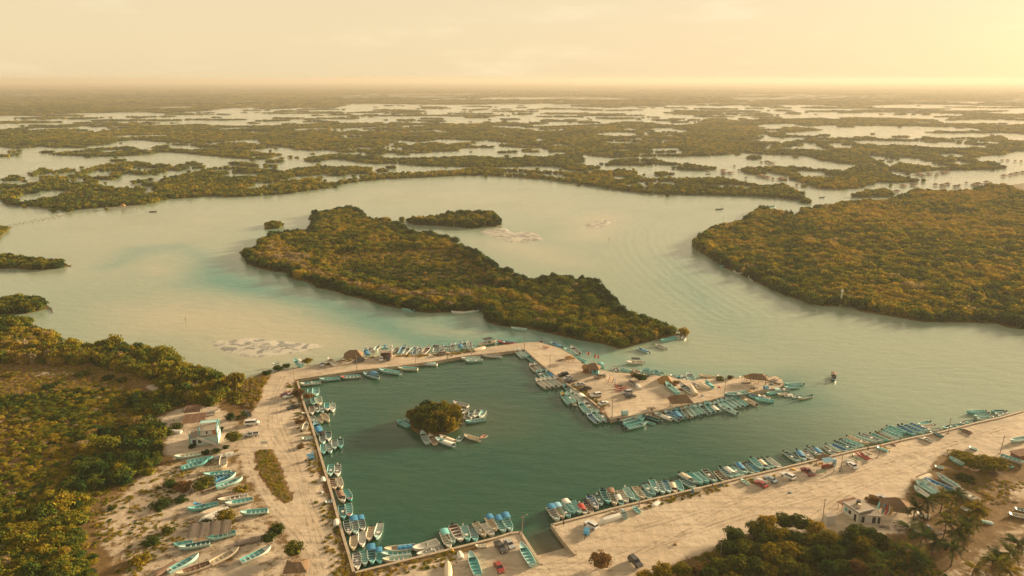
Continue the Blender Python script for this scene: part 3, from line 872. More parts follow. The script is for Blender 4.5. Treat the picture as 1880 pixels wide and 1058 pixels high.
def fill(poly, spacing, rng, inset=0.0, holes=(), keep=1.0, lim=None):
    """jittered points inside an outline; spacing grows with distance"""
    P = np.array(poly); lo, hi = P.min(0), P.max(0)
    if lim is not None:
        lo = np.maximum(lo, lim[0]); hi = np.minimum(hi, lim[1])
    gx, gy = np.meshgrid(np.arange(lo[0], hi[0] + spacing, spacing), np.arange(lo[1], hi[1] + spacing, spacing * .87))
    gx[1::2] += spacing / 2
    G = np.stack([gx.ravel(), gy.ravel()], 1)
    G = G + rng.uniform(-.42, .42, G.shape) * spacing
    G = G[(np.abs(G[:, 0]) < G[:, 1] * .74 + 25)]
    if len(G) == 0: return G
    G = G[in_poly(G, poly)]
    if inset and len(G): G = G[edge_dist(G, poly) > inset]
    for h in holes:
        if len(G): G = G[~in_poly(G, h)]
    if keep < 1: G = G[rng.random(len(G)) < keep]
    return G

# belts of golden low sun, put into the leaf tone of the crowns
SUN_GOLD = [([Z5(x, y, 4)[:2] for x, y in ((230, 320), (340, 380), (440, 430))], .40, 12), ([Z5(x, y, 4)[:2] for x, y in ((200, 400), (420, 445), (570, 520), (770, 595), (1000, 630), (1200, 670), (1400, 695), (1700, 670))], .46, 7),
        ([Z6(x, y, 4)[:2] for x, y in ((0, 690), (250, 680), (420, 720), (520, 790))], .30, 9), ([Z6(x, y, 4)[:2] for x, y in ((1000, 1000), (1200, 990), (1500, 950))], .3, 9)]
def grow(name, poly, spacing, rad, hgt, kind, seed, z=.3, tone=0.0, edge_shade=0.0, holes=(), keep=1.0, inset=None, patch=.25, lim=None, clump=0.0, rim=1.0):
    rng = np.random.default_rng(seed)
    G = fill(poly, spacing, rng, rad * .45 if inset is None else inset, holes, keep, lim)
    if clump and len(G): G = G[fbm(G, clump) > .44 + .12 * rng.random(len(G))]
    if len(G) == 0: return None
    n = len(G)
    r = rad * rng.uniform(.72, 1.35, n) * (.85 + .35 * fbm(G, 25))
    h = hgt * rng.uniform(.55, 1.18, n) * (.75 + .5 * fbm(G, 40))
    big = rng.random(n) < .12
    r = np.where(big, r * 1.45, r); h = np.where(big, h * 1.3, h)
    t = tone + (fbm(G, 45) - .5) * 2 * patch + rng.normal(size=n) * .09
    t = np.where(rng.random(n) < .035, t + .45, t)
    for line, a_, w_ in SUN_GOLD:
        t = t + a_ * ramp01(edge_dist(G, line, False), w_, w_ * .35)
    if edge_shade:
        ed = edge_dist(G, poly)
        t = t + edge_shade * ramp01(ed, 8, 3)  # shade on the outer row of crowns, put into their leaf tone
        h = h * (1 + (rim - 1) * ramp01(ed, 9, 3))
    return scatter(name, np.column_stack([G, np.full(n, z)]), np.column_stack([r, r, h]), t, kind, seed)

# scrub interior of the main island
ISLE_MID = [Z5(x, y)[:2] for x, y in [(640,470),(760,400),(900,420),(1100,400),(1350,390),(1600,400),(1750,480),(1850,600),(1980,700),(1800,690),(1600,660),(1350,690),(1150,650),(900,600),(720,570)]]
grow('mangrove_thicket', ISLE, 3.2, 2.7, 4.0, 'near', 1, tone=.04, edge_shade=-.34, rim=1.2, holes=[ISLE_MID])
grow('island_scrub', ISLE_MID, 2.6, 1.6, 1.5, 'mid', 2, tone=.12, patch=.55, keep=.62)
grow('mangrove_thicket', ISLET_N, 2.8, 2.4, 5.0, 'near', 3, tone=.04, edge_shade=-.25, rim=1.2)
grow('mangrove_thicket', ISLET_S, 2.4, 2.2, 3.8, 'near', 4)
grow('mangrove_thicket', WEST_A, 2.9, 2.6, 4.6, 'near', 5, tone=.12, edge_shade=-.2)
grow('mangrove_thicket', WEST_B, 2.9, 2.6, 5.2, 'near', 6, tone=.14, edge_shade=-.2)
grow('mangrove_thicket', WEST_C, 3, 2.4, 3.5, 'mid', 7, tone=.2)
# east bank: tall rim, mixed brown-gold scrub behind
grow('east_bank_thicket', EAST, 4.0, 3.3, 4.4, 'mid', 8, tone=.14, patch=.34, lim=((-100, 150), (560, 900)), edge_shade=-.28, rim=1.3)
# far islands: ragged, broken by water, with stray clumps off their shores
allp, alls, allt = [], [], []
rng = np.random.default_rng(99)
def far_clump(G, sp, hh=4.3, tn=.02):
    n = len(G)
    if n == 0: return
    r = sp * .74 * rng.uniform(.6, 1.4, n)
    h = hh * rng.uniform(.6, 1.35, n)
    allp.append(np.column_stack([G, np.full(n, .0)])); alls.append(np.column_stack([r, r, h])); allt.append(tn + (fbm(G, 120) - .5) * .4 + rng.normal(size=n) * .07)
for i, poly in enumerate(FAR):
    c = np.array(poly); dist = np.hypot(c[:, 0], c[:, 1]).mean()
    for (d0, d1) in ((0, 700), (700, 1100), (1100, 1700), (1700, 2600), (2600, 9000)):
        sp = {0: 3.9, 700: 5.0, 1100: 7.0, 1700: 10, 2600: 15}[d0]
        if c[:, 1].max() < d0 or c[:, 1].min() > d1: continue
        G = fill(poly, sp, rng, sp * .15, POOLS, .97, ((-4000, d0), (4000, d1)))
        if len(G):
            ed = edge_dist(G, poly)
            big = ramp01(fbm(G, sp * 10, 4), .36, .48)                      # inner gaps of open water
            G = G[rng.random(len(G)) < np.maximum(big, (ed < sp * 1.2) * .92)]
            far_clump(G, sp)
        # crowns along the outline and strays beyond it
        e = []
        for a_, b_ in zip(c, np.roll(c, -1, 0)):
            L_ = np.linalg.norm(b_ - a_)
            for t in np.arange(0, 1, min(1, sp * .8 / max(L_, .1))):
                q = a_ + (b_ - a_) * t
                if d0 <= q[1] < d1:
                    e.append(q + rng.normal(size=2) * sp * .35)
                    if rng.random() < .10: e.append(q + rng.normal(size=2) * sp * 3.0)
        if e: far_clump(np.array(e), sp * .9, 3.9)
# the maze of low strips toward the far shore
for (d0, d1, sp, th, el) in ((1250, 1750, 8, .70, 90), (1750, 2500, 12, .665, 120), (2500, 3600, 18, .645, 170)):
    gx, gy = np.meshgrid(np.arange(-d1 * .78, d1 * .78, sp), np.arange(d0, d1, sp))
    G = np.stack([gx.ravel(), gy.ravel()], 1); G = G + rng.uniform(-.4, .4, G.shape) * sp
    G = G[np.abs(G[:, 0]) < G[:, 1] * .76]
    G = G[~in_poly(G, FARLAND)]
    Q = G * np.array([1.0, 1.9])
    G = G[fbm(Q, el, 4) > th]
    far_clump(G, sp, 3.8, .04)
scatter('lagoon_mangroves', np.concatenate(allp), np.concatenate(alls), np.concatenate(allt), 'far', 9)
N_FAR = sum(len(a) for a in allp)
# far plain: low woodland thinning into the haze
allp, alls, allt = [], [], []
for (d0, d1, sp) in ((2300, 3600, 26), (3600, 5600, 44), (5600, 9000, 80)):
    G = fill(FARLAND, sp, rng, 0, (), .62, ((-d1, d0), (d1, d1)))
    G = G[fbm(G, sp * 12) > .36]
    n = len(G); r = sp * .6 * rng.uniform(.7, 1.4, n)
    allp.append(np.column_stack([G, np.full(n, 1.0)])); alls.append(np.column_stack([r, r, 4.5 * rng.uniform(.6, 1.4, n)])); allt.append(.05 + (fbm(G, 500) - .5) * .5)
scatter('far_woodland', np.concatenate(allp), np.concatenate(alls), np.concatenate(allt), 'far', 10)

# west bank: mangrove belt along the shore, clearing, scrub behind
BELT = pl(SHORE_W[1:27] + [(412,735),(385,748),(330,738),(300,718),(270,695),(180,672),(75,668),(0,668),(-100,668),(-200,600)], 1)
grow('shore_mangroves', BELT, 2.6, 2.5, 4.8, 'near', 11, z=.9, tone=.10, patch=.40, inset=.6)
SCRUB_W = pl([(-60,735),(60,722),(160,712),(240,718),(300,722),(345,745),(290,765),(296,800),(300,850),(240,875),(205,905),(165,930),(165,1000),(200,1060),(150,1180),(-200,1200),(-200,760)])
grow('bank_scrub', SCRUB_W, 2.1, 1.3, 1.25, 'near', 12, z=.95, tone=.15, patch=.48, keep=.85)
BUSHES_W = [pl(p) for p in ([(210,790),(270,770),(310,790),(300,830),(240,850),(200,830)],[(130,850),(240,830),(300,830),(290,870),(200,900),(130,900)],[(0,960),(70,930),(150,945),(165,1000),(150,1058),(100,1180),(-100,1180),(-100,1000)],[(70,900),(150,880),(165,935),(90,950)],[(140,790),(200,780),(210,830),(150,850)],[(230,730),(300,722),(330,745),(280,765),(230,760)])]
for i, b in enumerate(BUSHES_W):
    grow('tall_bank_scrub', b, 3.1, 2.3, 2.8, 'near', 20 + i, z=.95, tone=(-.04, -.02, .12, .14, .0, -.06)[i], patch=.35)
CLEARING = pl([(-60,668),(75,668),(180,672),(270,695),(240,718),(160,712),(60,722),(-60,735)])
grow('clearing_tussocks', CLEARING, 2.0, .9, .55, 'tuft', 30, z=.95, tone=.34, patch=.35, keep=.95)
YARD = pl([(165,930),(205,905),(300,850),(340,850),(440,900),(450,960),(420,1000),(330,1180),(120,1180),(200,1060),(165,1000)])
grow('yard_weeds', YARD, 1.5, .65, .40, 'tuft', 31, z=.95, tone=.38, patch=.35, keep=.9, clump=8)
grow('lawn_grass', LAWN, .9, .6, .28, 'tuft', 32, z=.97, tone=.33, patch=.15, inset=.5)
VERGE = pl([(426,702),(440,697),(468,694),(497,690),(482,715),(476,742),(462,753),(440,748),(426,730)])
grow('verge_scrub', VERGE, 1.4, 1.0, 1.0, 'tuft', 33, z=.97, tone=.50, patch=.15)
EASTWEED = pl([(1690,870),(1740,832),(1840,832),(1860,870),(2000,900),(2000,1000),(1860,960),(1790,960),(1700,900)])
grow('weed_cover', EASTWEED, 1.5, .8, .40, 'tuft', 34, z=.97, tone=.36, patch=.25, keep=.75, clump=14)
GROVE_FLOOR = pl([(1180,1062),(1240,1035),(1310,1010),(1360,985),(1430,975),(1520,985),(1600,990),(1640,1010),(1700,1020),(1740,1058),(1780,1200),(1100,1200)])
grow('grove_undergrowth', GROVE_FLOOR, 1.7, 1.2, 1.0, 'tuft', 35, z=.97, tone=.05, patch=.3, keep=.8)
# weeds along the wall backs
for i, (line, wd, nn) in enumerate(((QUAY_W, 4.5, 150), (QUAY_S[:4], 5, 60), (QUAY_E[2:10], 3.0, 110), (PIER_W[:4], 4.5, 70), (NORTH[2:12], 2.5, 70))):
    L = np.array(pl(line)); rng = np.random.default_rng(60 + i)
    seg = np.linalg.norm(np.diff(L, axis=0), axis=1); cs = np.concatenate([[0], np.cumsum(seg)])
    tt = rng.random(nn * 2) * cs[-1]
    Q = np.array([[np.interp(t, cs, L[:, 0]), np.interp(t, cs, L[:, 1])] for t in tt])
    ii = np.clip(np.searchsorted(cs, tt) - 1, 0, len(seg) - 1)
    d = np.diff(L, axis=0)[ii] / seg[ii][:, None]
    nrm = np.column_stack([d[:, 1], -d[:, 0]])
    test = Q + nrm * 2
    sgn = np.where(in_poly(test, HARBOUR), 1, -1)[:, None]
    Q = Q + nrm * sgn * (.8 + rng.random((len(Q), 1)) ** 1.5 * wd)
    Q = Q[fbm(Q, 11) > .41]
    n = len(Q); r = rng.uniform(.35, .95, n)
    scatter('wall_weeds', np.column_stack([Q, np.full(n, .97)]), np.column_stack([r, r, r * .6]), .35 + rng.normal(size=n) * .15, 'tuft', 70 + i)

# ------------------------------------------------------------------ haze: one closed box of thin air
k = N('haze_air')
pv = k.n('VolumePrincipled')
pv.inputs['Color'].default_value = (.55, .52, .45, 1)
pv.inputs['Density'].default_value = 0.00012
pv.inputs['Anisotropy'].default_value = 0.2
k.l(pv.outputs[0], k.out.inputs['Volume'])
hb = MB().box((0, 15000, 66.5), (124000, 124000, 137)).build('haze', k.m)
tag(hb, kind='stuff')

# ------------------------------------------------------------------ boats
PAINTS = {'W': ('white', (.70, .68, .60)), 'T': ('turquoise', (.17, .49, .47)), 'P': ('pale turquoise', (.42, .62, .57)), 'B': ('blue', (.035, .21, .38)),
          'G': ('grey', (.33, .34, .32)), 'C': ('cream', (.62, .53, .38)), 'D': ('dark teal', (.03, .14, .15)), 'R': ('red', (.46, .045, .03)),
          'N': ('brown', (.22, .13, .08)), 'K': ('black', (.02, .022, .025)), 'Y': ('yellow', (.62, .36, .05)), 'L': ('light blue', (.22, .44, .58)), 'E': ('green', (.05, .30, .20)), 'M': ('maroon', (.20, .04, .055)), 'S': ('silver', (.45, .46, .46))}
for c_, (nm_, rgb_) in PAINTS.items():
    M['p' + c_] = paint(nm_.replace(' ', '_') + '_paint', rgb_, .42, .42, 2.6)
    M['cl' + c_] = paint(nm_.replace(' ', '_') + '_cloth', rgb_, .9, .2, 1.5)
M['rubber'] = paint('black_rubber', (.02, .02, .021), .6, .2)
M['metal'] = paint('galvanised_metal', (.36, .36, .35), .45, .3)
M['timber'] = paint('grey_timber', (.27, .21, .16), .9, .5, 5)

def hull_mesh(name, L=7.5, W=.95, depth=.85, rise=.45, stern=.84, blunt=.55, thick=.07, floor=.24, closed=False):
    """open boat: outer skin, gunwale rim, inner skin and floor; slot 0 outside, slot 1 inside"""
    ns = 15
    V, F, MI = [], [], []
    rows = []
    for i in range(ns):
        t = i / (ns - 1)
        x = -L / 2 + L * t
        w = W * (stern + (1 - stern) * math.sin(min(1, t / .45) * PI / 2)) if t < .45 else W * (1 - ((t - .45) / .55) ** (2 + 1.2 * blunt)) ** .8
        w = max(w, .05)
        zs = depth + rise * max(0, (t - .45) / .55) ** 2 + .04 * (1 - t)
        zk = .0 + (.55 * max(0, (t - .78) / .22) ** 2) * depth
        zf = max(floor, zk + .12)
        xo = x + (.22 * max(0, (t - .7) / .3) if i < ns else 0)      # raked stem
        wi = max(.02, w - thick)
        r = [(x, 0, zk), (x, .62 * w, zk + .10), (x + (xo - x) * .5, .9 * w, zk + .55 * (zs - zk)), (xo, w, zs), (xo, wi, zs),
             (x, .86 * wi, zf + .05), (x, .0, zf)]
        full = [(a, -b, c) for a, b, c in reversed(r[1:6])]
        sec = [r[0], r[1], r[2], r[3], r[4], r[5], r[6], (r[5][0], -r[5][1], r[5][2]), (r[4][0], -r[4][1], r[4][2]), (r[3][0], -r[3][1], r[3][2]), (r[2][0], -r[2][1], r[2][2]), (r[1][0], -r[1][1], r[1][2])]
        rows.append([len(V) + q for q in range(12)])
        V += sec
    for i in range(ns - 1):
        for q in range(12):
            n = (q + 1) % 12
            F.append((rows[i][q], rows[i + 1][q], rows[i + 1][n], rows[i][n]))
            MI.append(1 if 4 <= q <= 7 else 2 if q in (3, 8) else 0)
    # transom and stem ends: outer ring to inner ring
    for e in (0, ns - 1):
        r = rows[e]
        for a, b in ((0, 6), (1, 5), (2, 4)):
            pass
        f1 = [r[0], r[1], r[2], r[3], r[4], r[5], r[6]]; f2 = [r[0], r[6], r[7], r[8], r[9], r[10], r[11]]
        for f in (f1, f2):
            F.append(tuple(f if e == 0 else reversed(f))); MI.append(0)
    # closed transom plate
    r = rows[0]
    n = len(V)
    p3, p4 = V[r[4]], V[r[5]]
    V += [(p3[0], p3[1], p3[2] - .10), (p3[0], -p3[1], p3[2] - .10), (p3[0], -V[r[5]][1], V[r[5]][2]), (p3[0], V[r[5]][1], V[r[5]][2]),
          (p3[0] + .07, p3[1], p3[2] - .10), (p3[0] + .07, -p3[1], p3[2] - .10), (p3[0] + .07, -V[r[5]][1], V[r[5]][2]), (p3[0] + .07, V[r[5]][1], V[r[5]][2])]
    F += [(n, n + 1, n + 2, n + 3), (n + 4, n + 7, n + 6, n + 5), (n, n + 4, n + 5, n + 1)]; MI += [0, 1, 0]
    me = bpy.data.meshes.new(name)
    me.from_pydata([tuple(v) for v in V], [], F)
    me.materials.append(M['pW']); me.materials.append(M['pT']); me.materials.append(M['pW'])
    me.polygons.foreach_set('material_index', MI)
    me.update()
    def width(x):
        t = (x + L / 2) / L
        w = W * (stern + (1 - stern) * math.sin(min(1, t / .45) * PI / 2)) if t < .45 else W * (1 - ((t - .45) / .55) ** (2 + 1.2 * blunt)) ** .8
        return max(.05, w) - thick
    return me, width

HULL = {'panga': hull_mesh('hull'), 'skiff': hull_mesh('hull', 7.5, 1.12, .8, .30, .9, 1.3), 'dinghy': hull_mesh('hull', 3.4, .68, .48, .16, .88, 1.0, .05, .12), 'launch': hull_mesh('hull', 8.5, 1.25, 1.05, .45, .9, .9)}
def deck_mesh(kind, x0, z):
    me, w = HULL[kind]; L = {'panga': 7.5, 'skiff': 7.5, 'dinghy': 3.4, 'launch': 8.5}[kind]
    m = MB(); n = 6
    top = [(x0 + (L / 2 * .97 - x0) * i / n, w(x0 + (L / 2 * .97 - x0) * i / n) * .985, z + .28 * (i / n) ** 2) for i in range(n + 1)]
    V = [(a, b, c) for a, b, c in top] + [(a, -b, c) for a, b, c in top] + [(a, b, c - .04) for a, b, c in top] + [(a, -b, c - .04) for a, b, c in top]
    k = n + 1
    F = [(i, k + i, k + i + 1, i + 1) for i in range(n)] + [(2 * k + i, 2 * k + i + 1, 3 * k + i + 1, 3 * k + i) for i in range(n)] + [(0, 2 * k, 3 * k, k)]
    m.add(V, F)
    return m.mesh('foredeck', M['pW'])
DECK = {'panga': deck_mesh('panga', 2.1, .88), 'skiff': deck_mesh('skiff', 2.3, .82), 'dinghy': deck_mesh('dinghy', .95, .50), 'launch': deck_mesh('launch', 1.5, 1.08)}
THW = {}
for kd, xs_ in (('panga', (-2.75, -1.55, -.35, .85)), ('skiff', (-2.6, -1.2, .2, 1.5)), ('dinghy', (-.95, .15)), ('launch', (-3.2, -2.0))):
    z = .56 if kd != 'dinghy' else .33
    THW[kd] = [MB().box((x, 0, z), (.30 if kd != 'dinghy' else .22, 2 * HULL[kd][1](x) * .94, .06)).mesh('thwart', M['pW']) for x in xs_]
def motor_mesh():
    m = MB()
    m.box((-.16, 0, 1.12), (.62, .40, .46), taper=.72)
    m.box((-.12, 0, .86), (.46, .30, .10))
    return m.mesh('outboard_motor', M['rubber'])
MOTOR = motor_mesh()
LEG = MB().box((-.10, 0, .38), (.20, .10, .90), taper=1.3).box((-.12, 0, -.06), (.42, .10, .14)).mesh('engine_leg', M['metal'])
def awning_meshes(x, l, w, z):
    m = MB(); n = 5
    V, F = [], []
    for i in range(n + 1):
        y = -w / 2 + w * i / n; zz = z + .16 * (1 - (2 * i / n - 1) ** 2)
        V += [(x - l / 2, y, zz), (x + l / 2, y, zz), (x - l / 2, y, zz - .05), (x + l / 2, y, zz - .05)]
    for i in range(n):
        a = 4 * i; b = a + 4
        F += [(a, a + 1, b + 1, b), (a + 2, b + 2, b + 3, a + 3), (a, b, b + 2, a + 2), (a + 1, a + 3, b + 3, b + 1)]
    F += [(0, 2, 3, 1), (4 * n, 4 * n + 1, 4 * n + 3, 4 * n + 2)]
    top = m.add(V, F).mesh('awning', M['clB'])
    posts = [MB().tube((x + sx * l * .46, sy * w * .46, .75), (x + sx * l * .46, sy * w * .46, z), .028, n=5).mesh('awning_post', M['metal']) for sx in (-1, 1) for sy in (-1, 1)]
    return top, posts
AWN = {'panga': awning_meshes(-1.7, 2.7, 1.75, 2.0), 'skiff': awning_meshes(-1.6, 2.7, 2.0, 2.0), 'launch': awning_meshes(-.4, 4.4, 2.3, 2.5), 'dinghy': awning_meshes(-.4, 1.4, 1.2, 1.5)}
def tarp_mesh(x0, x1, w, z):
    rng = np.random.default_rng(5)
    V, F = [], []
    nx_, ny_ = 7, 5
    for i in range(nx_ + 1):
        for j in range(ny_ + 1):
            a, b = i / nx_, j / ny_
            V.append((x0 + (x1 - x0) * a, (b - .5) * w * (1 - .12 * a), z + .22 * math.sin(b * PI) + rng.uniform(-.05, .05)))
    for i in range(nx_):
        for j in range(ny_):
            a = i * (ny_ + 1) + j
            F.append((a, a + ny_ + 1, a + ny_ + 2, a + 1))
    return mesh_np('tarp', V, F, M['clB'])
TARP = {'panga': tarp_mesh(-3.2, .6, 1.8, .86), 'skiff': tarp_mesh(-3.2, .6, 2.1, .82), 'dinghy': tarp_mesh(-1.4, .6, 1.2, .5), 'launch': tarp_mesh(-3, .5, 2.2, 1.1)}
CONSOLE = {kd: MB().box((-.45, 0, z + .45), (.75, .75, .9), taper=.82).mesh('console', M['pW']) for kd, z in (('panga', .26), ('skiff', .26), ('launch', .26), ('dinghy', .1))}
WIND = MB().box((-.02, 0, 1.28), (.06, .66, .36)).mesh('windscreen', M['pK'])
CHEST = MB().box((.05, 0, .62), (.85, .62, .46)).mesh('deck_box', M['pW'])

ORD = ['first', 'second', 'third', 'fourth', 'fifth', 'sixth', 'seventh', 'eighth', 'ninth', 'tenth', 'eleventh', 'twelfth', 'thirteenth', 'fourteenth', 'fifteenth', 'sixteenth', 'seventeenth', 'eighteenth', 'nineteenth', 'twentieth']
TENS = {2: 'twenty', 3: 'thirty', 4: 'forty', 5: 'fifty', 6: 'sixty'}
TENTH = {2: 'twentieth', 3: 'thirtieth', 4: 'fortieth', 5: 'fiftieth'}
def ordinal(i):
    n = i + 1
    if n <= 20: return ORD[n - 1]
    if n % 10 == 0: return TENTH[n // 10]
    return TENS[n // 10] + '-' + ORD[n % 10 - 1]

PROTO_PARTS = {}
def boat(bow, stern, z, cols, feats, label, group, kind=None, noun='boat'):
    """one boat with its parts, from where its bow and stern are"""
    fs = feats.split()
    d = Vector((bow[0] - stern[0], bow[1] - stern[1], 0)); L = d.length
    over = 'o' in fs
    kind = kind or ('dinghy' if L < 4.6 else 'launch' if 'L' in fs else 'skiff' if 's' in fs else 'panga')
    L0 = {'panga': 7.5, 'skiff': 7.5, 'dinghy': 3.4, 'launch': 8.5}[kind]
    L = min(max(L, 2.6), 10.5)
    sx = L / L0; sy = 1.24 * min(1.18, max(.80, (L / L0) ** .55))
    hc, ic = cols.split()[0], (cols.split() + [cols.split()[0]])[1]
    nm = {'panga': 'fishing_boat', 'skiff': 'fishing_skiff', 'dinghy': 'dinghy', 'launch': 'motor_launch'}[kind]
    root = empty(nm, ((bow[0] + stern[0]) / 2, (bow[1] + stern[1]) / 2, z), math.atan2(d.y, d.x))
    root.scale = (sx, sy, (sy if kind != 'dinghy' else sy) * .98)
    rr = random.Random(int(bow[0] * 31 + bow[1] * 17))
    if over:
        root.rotation_euler = (PI + rr.uniform(-.12, .12), 0, math.atan2(d.y, d.x))
        root.location.z = z + .92 * sy if kind != 'dinghy' else z + .52 * sy
    elif z > .5:
        root.rotation_euler = (rr.uniform(-.16, .16), rr.uniform(-.03, .02), math.atan2(d.y, d.x))
    tag(root, label, 'boat' if kind != 'dinghy' else 'dinghy', group)
    link('hull', HULL[kind][0], root, [M['p' + hc], M['p' + ic], M['pW' if hc in 'WGCR' else 'pP' if rr.random() < .5 else 'pW']])
    if over:
        return root
    fd = next((f[1] for f in fs if f[0] == 'f' and len(f) == 2), None)
    if 'nf' not in fs: link('foredeck', DECK[kind], root, [M['p' + (fd or hc)]])
    if 'n' not in fs:
        tc = next((f[1] for f in fs if f[0] == 'b' and len(f) == 2), hc)
        for q, tm in enumerate(THW[kind]):
            if 'c' in fs and q == 2: continue
            link('thwart', tm, root, [M['p' + tc]])
    if 'm' in fs or 'w' in fs:
        mo = link('outboard_motor', MOTOR, root, [M['rubber'] if 'm' in fs else M['pW']])
        mo.location = (-L0 / 2 - .12, 0, -.12 if kind != 'dinghy' else -.42)
        if z > .5: mo.location.z += .3
        if kind == 'dinghy': mo.scale = (.6, .6, .8)
        link('engine_leg', LEG, mo)
        if rr.random() < .4: mo.rotation_euler = (0, -.5, 0)
    for f in fs:
        if len(f) == 2 and f[0] == 'a':
            top, posts = AWN[kind]
            a = link('awning', top, root, [M['cl' + f[1]]])
            for pm in posts: link('awning_post', pm, a)
        if len(f) == 2 and f[0] == 't':
            link('tarp', TARP[kind], root, [M['cl' + f[1]]])
    if 'c' in fs or kind == 'launch':
        cn = link('console', CONSOLE[kind], root, [M['pW']])
        link('windscreen', WIND, cn)
    if 'x' in fs:
        b = link('deck_box', CHEST, root, [M['pW']])
        b.location.x = rr.uniform(-1.2, 1.2) if kind != 'dinghy' else 0
    return root

def describe(cols, feats, kind=''):
    fs = feats.split(); h, i = cols.split()[0], (cols.split() + [cols.split()[0]])[1]
    s = PAINTS[h][0]
    noun = 'launch' if 'L' in fs else 'dinghy' if kind == 'dinghy' else 'boat'
    if 'o' in fs: return f'{s} overturned {noun}'
    ex = []
    for f in fs:
        if len(f) == 2 and f[0] == 'a': ex.append(PAINTS[f[1]][0] + ' awning')
        elif len(f) == 2 and f[0] == 't': ex.append(PAINTS[f[1]][0] + ' tarp')
        elif len(f) == 2 and f[0] == 'f' and f != 'nf': ex.append(PAINTS[f[1]][0] + ' bow')
    if not ex and i != h: ex.append(PAINTS[i][0] + ' inside')
    if not ex and 'c' in fs: ex.append('console')
    return f'{s} {noun}' + (' with ' + ex[0] if ex else '')

BOATS = []
def row(reg, z, where, group, items, count=True, start=0):
    """a run of boats; each item: bow x, y, stern x, y, colours, features"""
    for i, (bx, by, sx, sy, cols, feats) in enumerate(items):
        h = z + .75
        b, s = reg(bx, by, h), reg(sx, sy, h)
        L = math.hypot(b[0] - s[0], b[1] - s[1])
        lab = describe(cols, feats, 'dinghy' if L < 4.6 else '')
        w_ = where.replace('#', ordinal(i + start)) if count else where
        if len((lab + ' ' + w_).replace('-', ' ').split()) > 16: lab = lab.split(' with ')[0]
        lab += ', ' + (where.replace('#', ordinal(i + start)) if count else where)
        BOATS.append(boat(b, s, z - (.24 if z < .5 else 0), cols, feats, lab, group))

R58, R80, R52, R54, R57 = Reg(580, 888, 6.223), Reg(800, 888, 6.223), Reg(520, 740, 6.223), Reg(540, 690, 11.75), Reg(540, 770, 15.56)
R48, R70, R74, R96 = Reg(480, 600, 6.223), Reg(700, 610, 9.365), Reg(740, 600, 6.223), Reg(960, 610, 6.223)
R102, R120, R134, R110 = Reg(1020, 680, 9.365), Reg(1200, 680, 9.365), Reg(1340, 660, 9.365), Reg(1100, 640, 9.365)
R98, R118, R122, R148, R160 = Reg(980, 820, 6.223), Reg(1180, 830, 11.75), Reg(1220, 780, 6.223), Reg(1480, 770, 9.365), Reg(1600, 740, 6.696)
R72, R26, R26b, R32, R168, R142 = Reg(720, 720, 9.365), Reg(260, 868, 5.53), Reg(260, 680, 5.53), Reg(320, 820, 11.75), Reg(1680, 870, 9.365), Reg(1420, 720, 4.07)

G1 = 'boats moored along the left basin wall'
row(R58, 0, '# from the bottom corner of the left wall', G1, [
 (475,978,463,788,'W G','m x'), (565,930,538,765,'P T','bP'), (645,915,630,722,'T D','aB'), (735,910,712,755,'T T','aB bT'), (430,755,430,592,'C C','m'), (530,715,525,545,'W W',''),
 (605,650,632,490,'C C','m'), (692,630,738,452,'P W','m x'), (388,575,350,420,'W D','x'), (462,578,425,402,'P G','aB'), (545,535,503,392,'W D','aB m'), (322,402,290,248,'T D','x'), (388,378,368,228,'P T','fR'),
 (322,210,258,75,'W N','tN'), (402,185,338,65,'T T','fR')])
row(R52, 0, '# above the brown-tarped boat by the left wall', G1, [
 (592,985,560,858,'C N',''), (662,972,628,850,'C W','bC'), (535,832,548,702,'P T','x'), (620,828,620,705,'W G','w x')])
row(R57, 0, '# in the middle cluster by the left wall', G1, [
 (840,985,832,705,'T T','bP'), (1040,945,965,690,'P G','x'), (1160,850,1152,580,'P G',''), (1322,805,1315,545,'T D','w bP'), (975,600,975,345,'W D','bP'), (830,690,810,420,'P G','aK'), (600,90,745,410,'P B','tB m')])
row(R54, 0, '# in the upper cluster by the left wall', G1, [
 (470,1005,380,865,'P G','x'), (612,1005,545,885,'C C',''), (745,985,612,815,'C C',''), (392,825,378,660,'W N',''), (505,785,480,640,'P N','x'), (615,785,590,645,'P G','x'), (718,750,708,580,'W T','n'), (828,765,825,595,'W P','w x'),
 (428,615,408,488,'P T',''), (545,615,510,448,'C P','s'), (465,418,470,255,'P T','s'), (335,405,345,280,'T T','c')])
G2 = 'boats moored alongside the causeway'
row(R48, 0, '# from the corner along the causeway wall', G2, [
 (440,655,675,632,'W T','m c'), (665,602,895,585,'P T','m fP'), (905,575,1130,560,'W T','fR s'), (1165,530,1335,578,'P B','m aB'), (1340,490,1592,530,'P T','m bP'), (1560,470,1785,480,'C T','n')])
row(R70, 0, '# past the wall lamp along the causeway wall', G2, [
 (660,530,960,548,'W P','tP'), (1370,452,1705,438,'W P','m'), (1450,492,1730,478,'P P','w x'), (1740,395,2060,410,'W G','m')])
G3 = 'boats moored on the inner side of the pier'
row(R74, 0, '# from the inner corner of the pier wall', G3, [
 (1292,262,1372,345,'P P','s'), (1330,252,1405,335,'W P','s'), (1408,322,1505,405,'T D',''), (1452,425,1522,505,'W N',''), (1502,418,1572,490,'W G',''), (1535,500,1605,582,'T G','x'), (1575,488,1650,570,'P D',''), (1635,495,1725,582,'P B','tB'),
 (1520,600,1640,695,'W W','m'), (1570,592,1690,686,'W W','m'), (1615,588,1742,681,'W P','m'), (1668,588,1792,676,'W W','m'), (1722,578,1848,672,'W W','m')])
